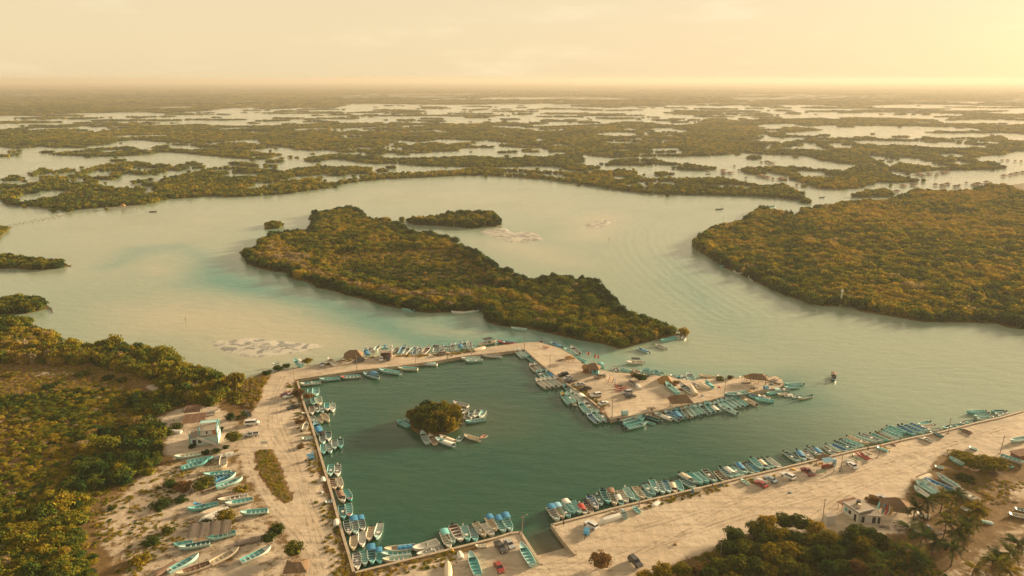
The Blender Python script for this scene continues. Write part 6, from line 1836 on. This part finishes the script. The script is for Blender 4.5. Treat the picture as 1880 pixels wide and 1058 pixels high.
# fishing nets and gear left on the quays
NET = []
for i in range(3):
    V, F = leafy(200 + i, 5, 2, .01, core=True, flat=.5)
    NET.append(mesh_np('netting', V[40:], [tuple(q - 40 for q in f) for f in F[10:]], M['clG'], True))
BUOY = MB().tube((.2, .1, .42), (.5, .2, .5), .14, n=7).tube((-.3, .2, .40), (-.5, .0, .42), .13, n=7).mesh('floats', M['pY'])
for i, (u, v, s, c, lb) in enumerate(((1055, 744, 1.0, 'G', 'grey net heap behind the white station wagon on the pier'), (1105, 757, 1.2, 'N', 'brown net heap near the corner pole of the pier'), (1112, 742, .9, 'N', 'brown net heap by the lone white car on the pier'), (1168, 768, 1.1, 'G', 'grey net heap on the near pier edge'), (1188, 762, 1.0, 'C', 'pale net heap left of the grey trailer'), (1250, 716, 1.1, 'M', 'reddish net heap behind the big palapa'), (1304, 709, 1.0, 'N', 'brown net heap right of the cream overturned hull'), (1321, 711, .9, 'R', 'small orange-red net heap on the pier sand'),
        (1378, 719, 1.2, 'Y', 'orange net heap near the last pier pole'), (1290, 727, .8, 'B', 'blue net heap at the middle of the pier'), (1417, 706, 1.1, 'D', 'dark net heap at the pier tip'), (830, 653, .9, 'N', 'brown net heap on the causeway edge'), (690, 661, 1.0, 'G', 'grey net heap on the causeway by the thatched shelter'), (776, 652, .8, 'N', 'brown net heap below the beached white hulls'), (1140, 936, .9, 'G', 'grey net heap by the right quay wall'), (1208, 919, 1.0, 'N', 'brown net heap beside the white overturned dinghy'), (1268, 903, .8, 'D', 'dark net heap left of the cream drum'),
        (1456, 862, 1.0, 'Y', 'orange net heap left of the red pickup'), (1567, 838, .9, 'R', 'orange-red gear heap beside the white car by the kiosk'), (1640, 817, 1.0, 'N', 'brown net heap by the wall past the kayaks'), (1690, 806, 1.0, 'G', 'grey net heap on the far part of the right quay'), (1765, 789, .9, 'D', 'dark net heap near the far pole of the right quay'), (590, 905, .9, 'G', 'grey net heap behind the left wall'), (628, 1000, .8, 'N', 'brown net heap low on the left wall verge'), (830, 1012, .9, 'Y', 'rusty net heap behind the near wall'), (720, 1046, .8, 'N', 'brown net heap at the foot of the near wall'), (1450, 905, .7, 'D', 'tiny dark heap on the open sand'), (1240, 1000, .7, 'N', 'small brown heap on the open sand'))):
    x, y, _ = at(u, v, 1.0)
    r = empty('net_heap', (x, y, .99), i * 1.1); tag(r, lb, 'net', 'net heaps on the quays')
    nt = link('netting', NET[i % 3], r, [M['cl' + c]]); nt.scale = (1.5 * s, 1.1 * s, 1.1 * s)
    if i % 3 == 0: link('floats', BUOY, r)

# drum, tank, boxes
def drum(u, v, rz, l, r_, c, label):
    x, y, _ = at(u, v, 1.0)
    e = empty('water_drum', (x, y, 1.0), rz); tag(e, label, 'drum')
    MB().tube((-l / 2, 0, r_), (l / 2, 0, r_), r_, n=14).build('barrel', M['p' + c], e)
    MB().tube((-l / 2 - .05, 0, r_), (-l / 2 - .01, 0, r_), r_ * .9, n=14).build('end_cap', M['pB'], e)
    for s in (-.3, .3): MB().box((s * l, 0, .08), (.15, r_ * 1.8, .16)).build('chock', M['timber'], e)
drum(1279, 904, .25, 2.6, .75, 'C', 'cream horizontal drum lying by the right quay wall')
drum(1147, 763, .1, 2.2, 1.0, 'P', 'pale round tank at the near corner of the pier')
drum(1406, 715, .3, 1.8, .8, 'L', 'light blue tank by the last pier pole')
def trailer(u, v, rz, label):
    x, y, _ = at(u, v, 1.0)
    e = empty('boat_trailer', (x, y, 1.0), rz); tag(e, label, 'trailer')
    MB().box((0, 0, .55), (3.2, 1.5, .12)).build('bed', M['plank_mat'], e)
    MB().tube((1.5, 0, .5), (3.0, 0, .45), .05, n=5).build('drawbar', M['metal'], e)
    for s in (-.8, .8):
        t = link('wheel', TYRE, e); t.location = (0, s, .34)
trailer(1195, 752, .2, 'grey trailer behind the boats left of the palapa')
trailer(1384, 714, -.2, 'grey trailer in front of the dark pier-tip shelter')

# ------------------------------------------------------------------ far channel: stilt shelters, stakes, beacon
R164, R128 = Reg(1640, 290, 7.78), Reg(1280, 280, 7.78)
STILT = None
def stilt(x, y, rz, s, label):
    r = empty('stilt_shelter', (x, y, 0), rz); r.scale = (s, s, 1 + .2 * (s - 1)); tag(r, label, 'shelter', 'shelters on stilts in the far channel')
    link('roof', STILT_ROOF, r)
    link('platform', STILT_DECK, r)
    for i, pm in enumerate(STILT_POST): link('post', pm, r)
STILT_ROOF = hip_roof(4.2, 3.4, 2.9, 1.5, .5, .4, 31, 2).mesh('roof', M['thatch'])
STILT_DECK = MB().box((0, 0, .5), (4.2, 3.2, .14)).mesh('platform', M['plank_mat'])
STILT_POST = [MB().tube((sx * 1.8, sy * 1.3, -.6), (sx * 1.8, sy * 1.3, 1.7), .08, n=5).mesh('post', M['timber']) for sx in (-1, 1) for sy in (-1, 1)]
spots = [(R164, q) for q in ((360, 242, 1.9), (415, 268, 1.5), (510, 244, 1.6), (625, 245, 1.1), (605, 272, .8), (720, 225, 1.8), (780, 205, 1.2), (1575, 270, 1.3), (1680, 255, 1.3), (1760, 236, 1.5), (1855, 222, 1.4), (140, 412, 1.5), (280, 402, 1.5), (45, 495, 1.2), (1550, 50, .9), (1632, 48, 1.0), (1740, 55, .9), (1825, 62, 1.0), (600, 398, 1.0), (700, 410, 1.6), (770, 390, 1.6), (890, 425, 1.2), (940, 410, .9), (1140, 402, 1.2), (1210, 390, 1.8), (1330, 362, 1.4), (1040, 372, .6))]
spots += [(R128, q) for q in ((1000, 148, 1.6), (1080, 170, 1.2), (1040, 165, 1.2), (915, 152, .8), (780, 250, 2.4), (840, 270, 2.2), (740, 290, 2.0), (370, 270, 1.6), (375, 310, 1.6), (465, 310, 1.7), (530, 205, .9), (150, 275, 1.2), (900, 345, 1.6), (960, 362, 1.7), (1010, 372, 1.2), (1205, 395, 2.0), (1420, 480, .8), (1510, 474, .9), (640, 245, .8), (595, 266, .7), (940, 285, 1.0), (1080, 390, .9), (695, 380, .6))]
pos_ = []
for reg, (a, b, s) in spots:
    q = reg(a, b, 0); pos_.append((q[0], q[1], s, reg is R164))
for flagR, who in ((False, 'group at the channel mouth'), (True, 'group along the far right channel')):
    L_ = sorted([q for q in pos_ if q[3] == flagR], key=lambda q: q[0] / q[1])
    for i, (x, y, s, _) in enumerate(L_):
        stilt(x, y, (i * .7) % 1.5, s, f'thatched shelter on stilts, {ordinal(i)} from the left of the {who}')
for i, (a, b, lb) in enumerate(((1480, 702, 'small boat crossing below the two tiny stilt shelters'), (1790, 642, 'dark small boat heading up the far channel'), (1072, 768, 'boat half hidden behind the right bank trees'), (165, 312, 'boat beside the leftmost far shelter'))):
    q = R128(a, b, .5); BOATS.append(boat((q[0] + 3.5, q[1] + 1.2), (q[0] - 3.5, q[1] - 1.2), -.24, 'G D' if i % 2 else 'P T', 'm', lb, 'boats in the far channel'))
x, y, _ = at(1543, 561, .4)
t = empty('beacon', (x, y, .4)); tag(t, 'slim white navigation beacon on the right-hand bank', 'beacon')
MB().tube((0, 0, 0), (0, 0, 8.2), .55, .36, 10).build('tower', M['white_wall'], t)
MB().box((0, 0, 8.3), (1.3, 1.3, .2)).build('gallery', M['white_wall'], t)
MB().tube((0, 0, 8.4), (0, 0, 9.4), .3, .22, 8).build('lantern', M['pW'], t)
MB().box((0, 0, .3), (2.0, 2.0, .6)).build('plinth', M['concrete'], t)
t = empty('stake_row', at(60, 408, 0)); tag(t, 'broken line of dark stakes reaching from the far left bank', 'stake row')
o_ = Vector(at(60, 408, 0))
for i in range(34):
    f = i / 33
    q = Vector(at(122 - 118 * f, 395 + 23 * f + 2 * math.sin(i * 2.3), 0)) - o_
    MB().tube((q.x, q.y, -.5), (q.x + .2 * math.sin(i), q.y, .7 + .6 * ((i * 7) % 5) / 5), .28, n=5).build('stake', M['deadwood'], t)
for i, (u, v, w_, lb) in enumerate(((204, 386, 9, 'thin wooden frame standing in the water under the far bank'), (242, 385, 10, 'wooden jetty frame on posts beside the thin frame'), (226, 384, 4, 'small brown hut on posts between the two frames'))):
    x, y, _ = at(u, v, 0)
    t = empty('fishing_platform', (x, y, 0), .1); tag(t, lb, 'platform', 'platforms under the far bank')
    for sx in (-.5, 0, .5):
        for sy in (-1, 1): MB().tube((sx * w_, sy, -.5), (sx * w_, sy, 3.0), .12, n=5).build('post', M['timber'], t)
    MB().box((0, 0, 2.6 if i < 2 else 1.4), (w_ + .5, 2.3, .15)).build('deck', M['plank_mat'], t)
    if i == 2: hip_roof(4, 3, 5.0, 3.2, .4, .3, 40, 2).build('roof', M['straw'], t)
x, y, _ = at(281, 389, .3); BOATS.append(boat((x + 3.5, y), (x - 3.5, y), -.24, 'N N', '', 'brown boat adrift right of the jetty frames', 'boats in the far channel'))
# water stakes and buoys
for u, v, lb in ((1328, 402, 'dark stake off the left tip of the right bank'), (1118, 443, 'lone stake beside the small sandbar'), (341, 593, 'dark stake on the left shoal')):
    x, y, _ = at(u, v, 0)
    t = empty('channel_stake', (x, y, 0)); tag(t, lb, 'stake')
    MB().tube((0, 0, -.5), (.1, 0, 2.4), .12, n=5).build('shaft', M['deadwood'], t)
    MB().box((.1, 0, 2.3), (.5, .5, .5)).build('topmark', M['deadwood'], t)

# ------------------------------------------------------------------ individual trees, bushes and palms
def tone_leaf(name, stops): return foliage(name, stops, True, .28)
T_DARK = tone_leaf('dark_leaf', [(0, (.012, .034, .014)), (.45, (.030, .062, .018)), (.75, (.08, .10, .018)), (1, (.20, .15, .018))])
T_OLIVE = tone_leaf('olive_leaf', [(0, (.016, .040, .015)), (.36, (.050, .078, .017)), (.62, (.15, .14, .018)), (1, (.33, .205, .02))])
T_GOLD = tone_leaf('gold_leaf', [(0, (.030, .05, .016)), (.3, (.11, .11, .017)), (.6, (.27, .195, .02)), (1, (.36, .22, .026))])
T_DRY = tone_leaf('dry_leaf', [(0, (.06, .045, .022)), (.4, (.14, .088, .038)), (.8, (.23, .14, .06)), (1, (.27, .18, .09))])
T_NAME = {'dark': 'dark green', 'olive': 'olive green', 'gold': 'golden green', 'dry': 'dry brown'}
T_MAT = {'dark': T_DARK, 'olive': T_OLIVE, 'gold': T_GOLD, 'dry': T_DRY}
CROWN = [mesh_np('crown', *leafy(101 + i, 24, 60, .062, crad=(.24, .40), flat=.82), T_OLIVE) for i in range(5)]
BUSHM = [mesh_np('foliage', *leafy(121 + i, 13, 44, .088, crad=(.28, .46), flat=.7), T_OLIVE) for i in range(3)]
def trunk_mesh(seed):
    rr = random.Random(seed); m = MB()
    m.tube((0, 0, -.05), (.02, .03, .34), .050, .034, 7)
    for i in range(5):
        a = 2 * PI * i / 5 + rr.uniform(-.4, .4); l = rr.uniform(.35, .6)
        m.tube((.02, .03, .30 + .02 * i), (math.cos(a) * l, math.sin(a) * l, .42 + rr.uniform(0, .22)), .024, .008, 5)
    return m.mesh('trunk', M['bark'])
TRUNK = [trunk_mesh(i) for i in range(3)]
def tree(x, y, r, h, tone, label, group=None, name='tree', z=.98, i=0, cat='tree', lift=.22):
    o = empty(name, (x, y, z), (i * 2.399) % (2 * PI)); tag(o, label, cat, group)
    c = link('crown', CROWN[i % 5], o, [T_MAT[tone]]); c.scale = (r, r, h * (1 - lift)); c.location.z = h * lift
    t = link('trunk', TRUNK[i % 3], o); t.scale = (r, r, h)
    return o
def bush(x, y, r, h, tone, label, group=None, name='bush', z=.98, i=0):
    o = empty(name, (x, y, z), (i * 1.7) % 6.28); tag(o, label, 'bush', group)
    c = link('foliage', BUSHM[i % 3], o, [T_MAT[tone]]); c.scale = (r, r, h)
    s = link('stem', TRUNK[i % 3], o); s.scale = (r * .7, r * .7, h * .8)
    return o
n_ = 0
for (u, v, rp, hh, tone, kind, lb) in (
    (430, 812, 15, 4.6, 'olive', 't', 'round tree between the turquoise house and the road'), (406, 793, 5, 2.4, 'dark', 't', 'tiny round tree at the right side of the turquoise house'), (434, 718, 18, 9.5, 'gold', 't', 'tall slender tree at the creek mouth above the house'), (432, 748, 16, 8.0, 'gold', 't', 'feathery tree just below the tall creek tree'), (423, 772, 10, 3.2, 'dark', 't', 'dark tree beside the black car at the yard'),
    (323, 786, 13, 2.0, 'olive', 'b', 'low sprawling bush left of the lean-to roofs'), (552, 775, 12, 1.4, 'dry', 'b', 'dry bush behind the left wall near the white dinghy'), (548, 728, 13, 3.6, 'dry', 't', 'yellowing tree leaning over the left wall beside the dark pickup'), (566, 733, 9, 2.6, 'dry', 't', 'yellowing tree overhanging boats at the left wall'), (553, 822, 8, 1.2, 'dry', 'b', 'low dry scrub by the left wall near the tricycle'),
    (352, 822, 7, 1.6, 'olive', 'b', 'small bush at the front corner of the turquoise house'), (379, 833, 8, 1.8, 'dark', 'b', 'spiky dark bush above the turquoise hulls'), (397, 831, 8, 2.0, 'dark', 'b', 'round dark bush right of the spiky one'), (415, 823, 7, 1.6, 'dark', 'b', 'dark bush at the foot of the round tree'),
    (372, 896, 22, 3.4, 'olive', 't', 'broad tree hiding the sterns of the blue boats'), (336, 898, 17, 2.8, 'dry', 'b', 'russet bush left of the broad boat yard tree'), (314, 893, 13, 2.6, 'dark', 'b', 'dark bush beside the russet one'), (441, 904, 15, 2.2, 'gold', 'b', 'golden bush below the pale turquoise boat'), (414, 956, 19, 3.4, 'gold', 't', 'round golden tree by the upturned white hulls'), (382, 966, 15, 2.0, 'dark', 'b', 'dark bush left of the round golden tree'),
    (510, 982, 14, 3.6, 'olive', 't', 'upper of the two touching trees by the yard road'), (493, 996, 14, 3.4, 'olive', 't', 'lower of the two touching trees by the yard road'), (540, 1020, 20, 4.6, 'olive', 't', 'round tree beside the thatched hut at the bottom edge'), (296, 929, 18, 2.0, 'dark', 'b', 'dark mound of scrub above the patchy sand'), (334, 920, 13, 1.8, 'dark', 'b', 'dark scrub left of the blue boat with motor'),
    (309, 977, 14, 1.8, 'olive', 'b', 'scrub clump on patchy sand beside the grey plank shelter'), (279, 997, 16, 2.0, 'dark', 'b', 'dark clump on patchy sand below the scrub clump'), (258, 1033, 17, 2.2, 'gold', 'b', 'golden clump at the bottom of the patchy sand'), (220, 868, 16, 3.0, 'gold', 'b', 'golden bush where the scrub meets the patchy sand'), (206, 934, 8, 1.0, 'olive', 'b', 'small lone bush on the patchy sand'),
    (1103, 1042, 21, 4.6, 'dry', 't', 'lone yellowing tree on the open sand at the bottom'), (1764, 836, 20, 1.3, 'gold', 'b', 'flat golden bush left of the big round bush'), (1803, 862, 26, 5.0, 'olive', 't', 'big round bush-like tree on the far sand'), (1828, 862, 20, 4.2, 'gold', 't', 'golden tree joined to the big round one'), (1783, 858, 18, 3.2, 'olive', 't', 'lower olive tree at the left of the big round one'), (1770, 880, 16, 1.2, 'olive', 'b', 'low weeds spreading below the big round tree'),
    (1177, 698, 15, 3.0, 'dark', 't', 'dark round bush on the pier beside beached boats'), (1165, 690, 10, 1.2, 'dry', 'b', 'dry scrub left of the dark pier bush'), (565, 668, 10, 3.0, 'gold', 't', 'small golden tree at the causeway bend'), (512, 678, 12, 2.0, 'olive', 'b', 'long olive bush at the start of the causeway'), (490, 687, 10, 2.0, 'dark', 'b', 'dark bush at the creek edge of the causeway'), (526, 674, 8, 2.0, 'olive', 'b', 'short bush right of the long olive one'),
    (1322, 698, 9, 1.7, 'olive', 'b', 'low bush on the far edge of the pier'), (1340, 695, 7, 1.8, 'dry', 'b', 'dry bush right of the low pier-edge bush'), (1558, 935, 0, 0, '', '', ''), (1603, 922, 13, 2.4, 'dry', 'b', 'dry straw-coloured bush behind the white house'), (1231, 708, 12, 1.3, 'dry', 'b', 'dry scrub at the foot of the straw mound'), (1242, 703, 9, 1.1, 'dry', 'b', 'dry scrub right of the straw mound'), (585, 660, 0, 0, '', '', '')):
    if not kind: continue
    n_ += 1
    x, y, _ = at(u, v, 1.0)
    pxm = FOC / math.hypot(math.hypot(x, y), CAM_H) * .97
    (tree if kind == 't' else bush)(x, y, rp / pxm, hh, tone, T_NAME[tone] + ' ' + lb if not any(w in lb for w in ('golden', 'dark', 'olive', 'dry', 'yellowing', 'russet')) else lb, i=n_)
for u, v, rp, tone, lb in ((150, 690, 15, 'dark', 'blue-green bush standing alone in the left clearing'), (198, 696, 13, 'dark', 'second dark bush in the left clearing'), (225, 700, 13, 'olive', 'olive bush at the far end of the left clearing'), (86, 714, 12, 'dark', 'dark bush at the near edge of the left clearing'), (20, 690, 14, 'gold', 'golden bush at the left border of the clearing'), (108, 705, 9, 'olive', 'small olive bush in the middle of the left clearing')):
    n_ += 1
    x, y, _ = at(u, v, 1.0)
    bush(x, y, rp / 4.2, 1.9, tone, lb, i=n_)
# grove at the bottom right
GROVE = [(1348, 996, 22, 'olive'), (1388, 984, 22, 'olive'), (1410, 975, 21, 'gold'), (1440, 968, 22, 'olive'), (1467, 971, 22, 'olive'), (1408, 1000, 23, 'olive'), (1431, 995, 22, 'gold'), (1455, 999, 23, 'olive'), (1335, 1018, 22, 'olive'), (1363, 1018, 23, 'olive'), (1391, 1022, 23, 'olive'), (1416, 1028, 24, 'gold'), (1446, 1022, 23, 'gold'), (1476, 1028, 23, 'olive'),
         (1325, 1050, 22, 'olive'), (1352, 1048, 23, 'olive'), (1382, 1050, 22, 'olive'), (1412, 1056, 24, 'gold'), (1440, 1050, 23, 'olive'), (1216, 1062, 20, 'gold'), (1250, 1058, 18, 'olive'), (1182, 1068, 18, 'gold'), (1283, 1060, 16, 'dry'), (1493, 980, 20, 'gold'), (1522, 1003, 20, 'gold'), (1495, 1003, 22, 'olive'), (1533, 1028, 20, 'olive'), (1505, 1033, 22, 'olive'), (1552, 1016, 21, 'dark'), (1576, 987, 21, 'dark'), (1599, 1000, 21, 'dark'), (1617, 1009, 20, 'olive'), (1563, 996, 20, 'olive'), (1582, 1014, 20, 'gold'),
         (1545, 1052, 20, 'olive'), (1577, 1058, 18, 'dry'), (1518, 1058, 20, 'dark'), (1470, 1058, 20, 'olive'), (1300, 1072, 20, 'olive'), (1345, 1080, 22, 'olive'), (1400, 1086, 22, 'dark'), (1460, 1090, 22, 'olive'), (1520, 1090, 22, 'olive'), (1580, 1090, 22, 'dark'), (1600, 1040, 16, 'olive'), (1374, 965, 0, '')]
rows_ = {'rear edge': [], 'middle': [], 'near edge': []}
for q in GROVE:
    if q[2]: rows_['rear edge' if q[1] < 1004 else 'middle' if q[1] < 1045 else 'near edge'].append(q)
for rn, L_ in rows_.items():
    for i, (u, v, rp, tone) in enumerate(sorted(L_)):
        n_ += 1
        x, y, _ = at(u, v, 1.0)
        pxm = FOC / math.hypot(math.hypot(x, y), CAM_H) * .97
        tree(x, y, rp / pxm * .92, 3.6 + 1.6 * ((n_ * 37) % 10) / 10, tone, f'{T_NAME[tone]} tree, {ordinal(i)} from the left on the {rn} of the bottom grove', 'trees of the bottom grove', i=n_)
# islet in the basin: one thicket of trees on a mud hump
c0 = at(801, 775, .3)
V, F = [], []
for i in range(28):
    a = 2 * PI * i / 28; V.append((c0[0] + 10.2 * math.cos(a) + .4 * math.sin(3 * a), c0[1] + 10.8 * math.sin(a), -.3))
for i in range(28):
    a = 2 * PI * i / 28; V.append((c0[0] + 9.0 * math.cos(a), c0[1] + 9.6 * math.sin(a), .35))
V.append((c0[0], c0[1], .6))
for i in range(28):
    j = (i + 1) % 28; F += [(i, j, 28 + j, 28 + i), (28 + i, 28 + j, 56)]
me = mesh_np('islet_ground', V, F, M['marsh']); fattr(me, 'sand', np.zeros(len(V)))
tag(link('islet_ground', me), kind='structure')
isl = []
rng = np.random.default_rng(5)
for i in range(19):
    a = i * 2.399; r = 8.3 * math.sqrt((i + .3) / 19)
    isl.append((c0[0] + r * math.cos(a) * .98, c0[1] + r * math.sin(a) * 1.08, r))
for i, (x, y, r) in enumerate(sorted(isl, key=lambda q: -q[1])):
    n_ += 1
    g = 'mangroves of the basin islet'
    rim = r > 4.6
    side = 'far' if y > c0[1] + 2 else 'near' if y < c0[1] - 2 else 'left' if x < c0[0] else 'right'
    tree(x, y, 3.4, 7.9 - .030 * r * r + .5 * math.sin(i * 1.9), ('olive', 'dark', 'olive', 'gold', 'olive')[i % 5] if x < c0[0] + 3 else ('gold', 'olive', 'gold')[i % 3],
         f'mangrove tree, {ordinal(i)} counted from the far side of the basin islet', g, 'mangrove_tree', .2, i=n_, lift=.06)

# palms
def frond_mesh(seed, l=3.7):
    rr = random.Random(seed)
    V, F = [], []
    n = 12
    def rach(t): return Vector((l * t * (1 - .16 * t), 0, l * (.30 * t - .78 * t * t)))
    for i in range(n):
        t0 = .12 + .86 * i / n
        p, q = rach(t0), rach(min(1, t0 + .055))
        w = .92 * math.sin(PI * min(.96, .16 + t0 * .82)) ** .6
        for s in (-1, 1):
            tip = p + Vector((.55 * w + .12, s * w * rr.uniform(.75, 1.05), -.42 * w - rr.uniform(0, .2)))
            b = len(V)
            V += [tuple(p), tuple(q), tuple(tip), tuple(p + (tip - p) * .6 + Vector((.09, 0, .03)))]
            F.append((b, b + 1, b + 3, b + 2) if s < 0 else (b, b + 2, b + 3, b + 1))
    b = len(V)
    for i in range(6):
        p = rach(i / 5); w = .05 * (1 - i / 6.5)
        V += [(p.x, -w, p.z + .02), (p.x, w, p.z + .02)]
    for i in range(5): F.append((b + 2 * i, b + 2 * i + 2, b + 2 * i + 3, b + 2 * i + 1))
    return mesh_np('frond', V, F, T_OLIVE)
FROND = [frond_mesh(i) for i in range(4)]
def palm_trunk(h, lean):
    m = MB(); pr = Vector((0, 0, 0))
    for i in range(6):
        t = (i + 1) / 6
        q = Vector((lean * t * t, .15 * math.sin(t * 3), h * t))
        m.tube(pr, q, .20 - .08 * (i / 6), .20 - .08 * t, 7, caps=False); pr = q
    return m.mesh('trunk', M['bark']), pr
PT = [palm_trunk(5.2, .6), palm_trunk(4.2, -.5), palm_trunk(6.0, .9)]
COCO = MB()
for i in range(7):
    a = i * .9; COCO.box((.24 * math.cos(a), .24 * math.sin(a), -.2), (.2, .2, .26), a, taper=.7)
COCO = COCO.mesh('coconuts', M['thatch'])
def palm(u, v, tone, label, i, small=1.0):
    k_ = i % 3
    me, top = PT[k_]
    x, y, _ = at(u, v, 1.0 + top.z * small)
    o = empty('palm_tree', (x, y, .98), i * 1.3); o.scale = (small, small, small); tag(o, label, 'palm', 'coconut palms')
    link('trunk', me, o)
    link('coconuts', COCO, o).location = top
    rr = random.Random(i * 11 + 3)
    for q in range(24):
        el = (1.0, .55, .15, -.35)[q % 4] + rr.uniform(-.12, .12)
        f = link('frond', FROND[q % 4], o, [T_MAT['dry'] if q % 4 == 3 and rr.random() < .6 else T_MAT[tone]])
        f.location = top; f.rotation_euler = (rr.uniform(-.3, .3), -el, q * 2.399 + rr.uniform(-.2, .2))
        s = rr.uniform(.85, 1.12); f.scale = (s, s, s)
PALMS = [(945, 440, 'dark'), (1075, 385, 'dark'), (1275, 330, 'dark'), (1210, 550, 'olive'), (1255, 470, 'gold'), (1330, 670, 'olive'), (1445, 450, 'gold'), (1430, 560, 'olive'), (875, 620, 'dark'), (1000, 690, 'dark'), (1110, 730, 'dark'), (1395, 630, 'olive'), (1280, 780, 'dark'), (895, 800, 'olive'), (965, 890, 'dark'), (690, 890, 'dark'), (1630, 870, 'dark'), (1745, 820, 'olive'), (1855, 760, 'dark'), (1440, 960, 'gold'), (1770, 990, 'gold'), (800, 840, 'olive'), (1300, 610, 'olive'), (1500, 480, 'gold'), (1180, 345, 'gold'), (620, 960, 'olive'), (1690, 930, 'olive'), (890, 960, 'dark')]
for i, (a, b, tone) in enumerate(sorted(PALMS, key=lambda q: (q[1] // 170, q[0]))):
    u, v = RH.px(a, b)
    rw = b // 170
    same = sorted([q[0] for q in PALMS if q[1] // 170 == rw])
    palm(u, v, tone, f'coconut palm, {ordinal(same.index(a))} from the left in the {("first", "first", "second", "third", "fourth", "fifth", "last")[rw]} row from the boats', i, .92 + .16 * ((i * 5) % 4) / 4)
palm(*R26b.px(1025, 455), 'dark', 'lone palm over the black car by the turquoise house', 40, .62)

# ------------------------------------------------------------------ people
def person_meshes():
    bm = bmesh.new()
    J = {'pelvis': (0, 0, .95, .15), 'chest': (0, .02, 1.32, .17), 'neck': (0, 0, 1.50, .06), 'head': (0, -.01, 1.60, .085), 'crown': (0, -.01, 1.72, .075)}
    me = bpy.data.meshes.new('body')
    V = [(0, 0, .95), (0, .01, 1.15), (0, .01, 1.38), (0, 0, 1.50), (0, -.02, 1.60), (0, -.01, 1.70)]
    R = [.15, .135, .155, .055, .095, .08]
    E = [(0, 1), (1, 2), (2, 3), (3, 4), (4, 5)]
    for s in (-1, 1):
        b = len(V)
        V += [(s * .10, 0, .86), (s * .12, -.02, .48), (s * .13, .0, .09), (s * .14, -.13, .04)]; R += [.095, .062, .045, .04]
        E += [(0, b), (b, b + 1), (b + 1, b + 2), (b + 2, b + 3)]
        b = len(V)
        V += [(s * .19, .0, 1.40), (s * .26, .03, 1.13), (s * .27, -.08, .90), (s * .27, -.11, .82)]; R += [.065, .045, .035, .03]
        E += [(2, b), (b, b + 1), (b + 1, b + 2), (b + 2, b + 3)]
    me.from_pydata(V, E, [])
    o = bpy.data.objects.new('tmp', me); COL.objects.link(o)
    sk = o.modifiers.new('s', 'SKIN')
    lay = me.skin_vertices[0].data if me.skin_vertices else None
    if lay is None:
        bm.from_mesh(me); bm.verts.layers.skin.verify(); bm.to_mesh(me); lay = me.skin_vertices[0].data
    for i, r in enumerate(R): lay[i].radius = (r, r)
    lay[0].use_root = True
    o.modifiers.new('u', 'SUBSURF').levels = 1
    dg = bpy.context.evaluated_depsgraph_get()
    res = bpy.data.meshes.new_from_object(o.evaluated_get(dg))
    bpy.data.objects.remove(o)
    res.name = 'body'
    res.materials.clear()
    for q in ('skin', 'clW', 'clB'): res.materials.append(M[q])
    for p in res.polygons:
        z, x = p.center.z, abs(p.center.x)
        p.material_index = 2 if .1 < z < .98 and x < .22 else 1 if .98 <= z < 1.47 and (x < .22 or z > 1.2) else 0
        p.use_smooth = True
    hm = MB().tube((0, .0, 1.66), (0, .01, 1.80), .105, .07, 8).mesh('hair', M['hair'], True)
    return res, hm
BODY, HAIR = person_meshes()
for u, v, z, rz, c1, c2, lb in ((1034.6, 966, 1.0, .4, 'clK', 'clK', 'person in dark clothes standing at the right corner of the slipway'), (1307.6, 898, 1.0, 2, 'clK', 'clG', 'person in black by the turquoise boat bow on the right quay'), (1323, 893, 1.0, 1, 'clB', 'clB', 'person in blue leaning at the white boat on the right quay'), (740, 656, 1.0, 2.5, 'clN', 'clK', 'person in brown walking on the causeway'),
    (821.7, 660, 1.0, .3, 'clW', 'clK', 'person standing at the inner edge of the causeway'), (1096, 752, 1.0, 1.4, 'clR', 'clK', 'person in red beside the boats on the pier wall'), (1593, 829, 1.0, 2.9, 'clK', 'clK', 'person in black above the red kayaks'), (1531, 861, 1.0, .8, 'clW', 'clB', 'person in white beside the motorbikes'), (1652, 812, 1.0, .8, 'clK', 'clN', 'person on the wall past the yellow-green kayak')):
    x, y, _ = at(u, v, z)
    o = empty('person', (x, y, 1.0), rz); tag(o, lb, 'person', 'people on the quays')
    link('body', BODY, o, [M['skin'], M[c1], M[c2]]); link('hair', HAIR, o)
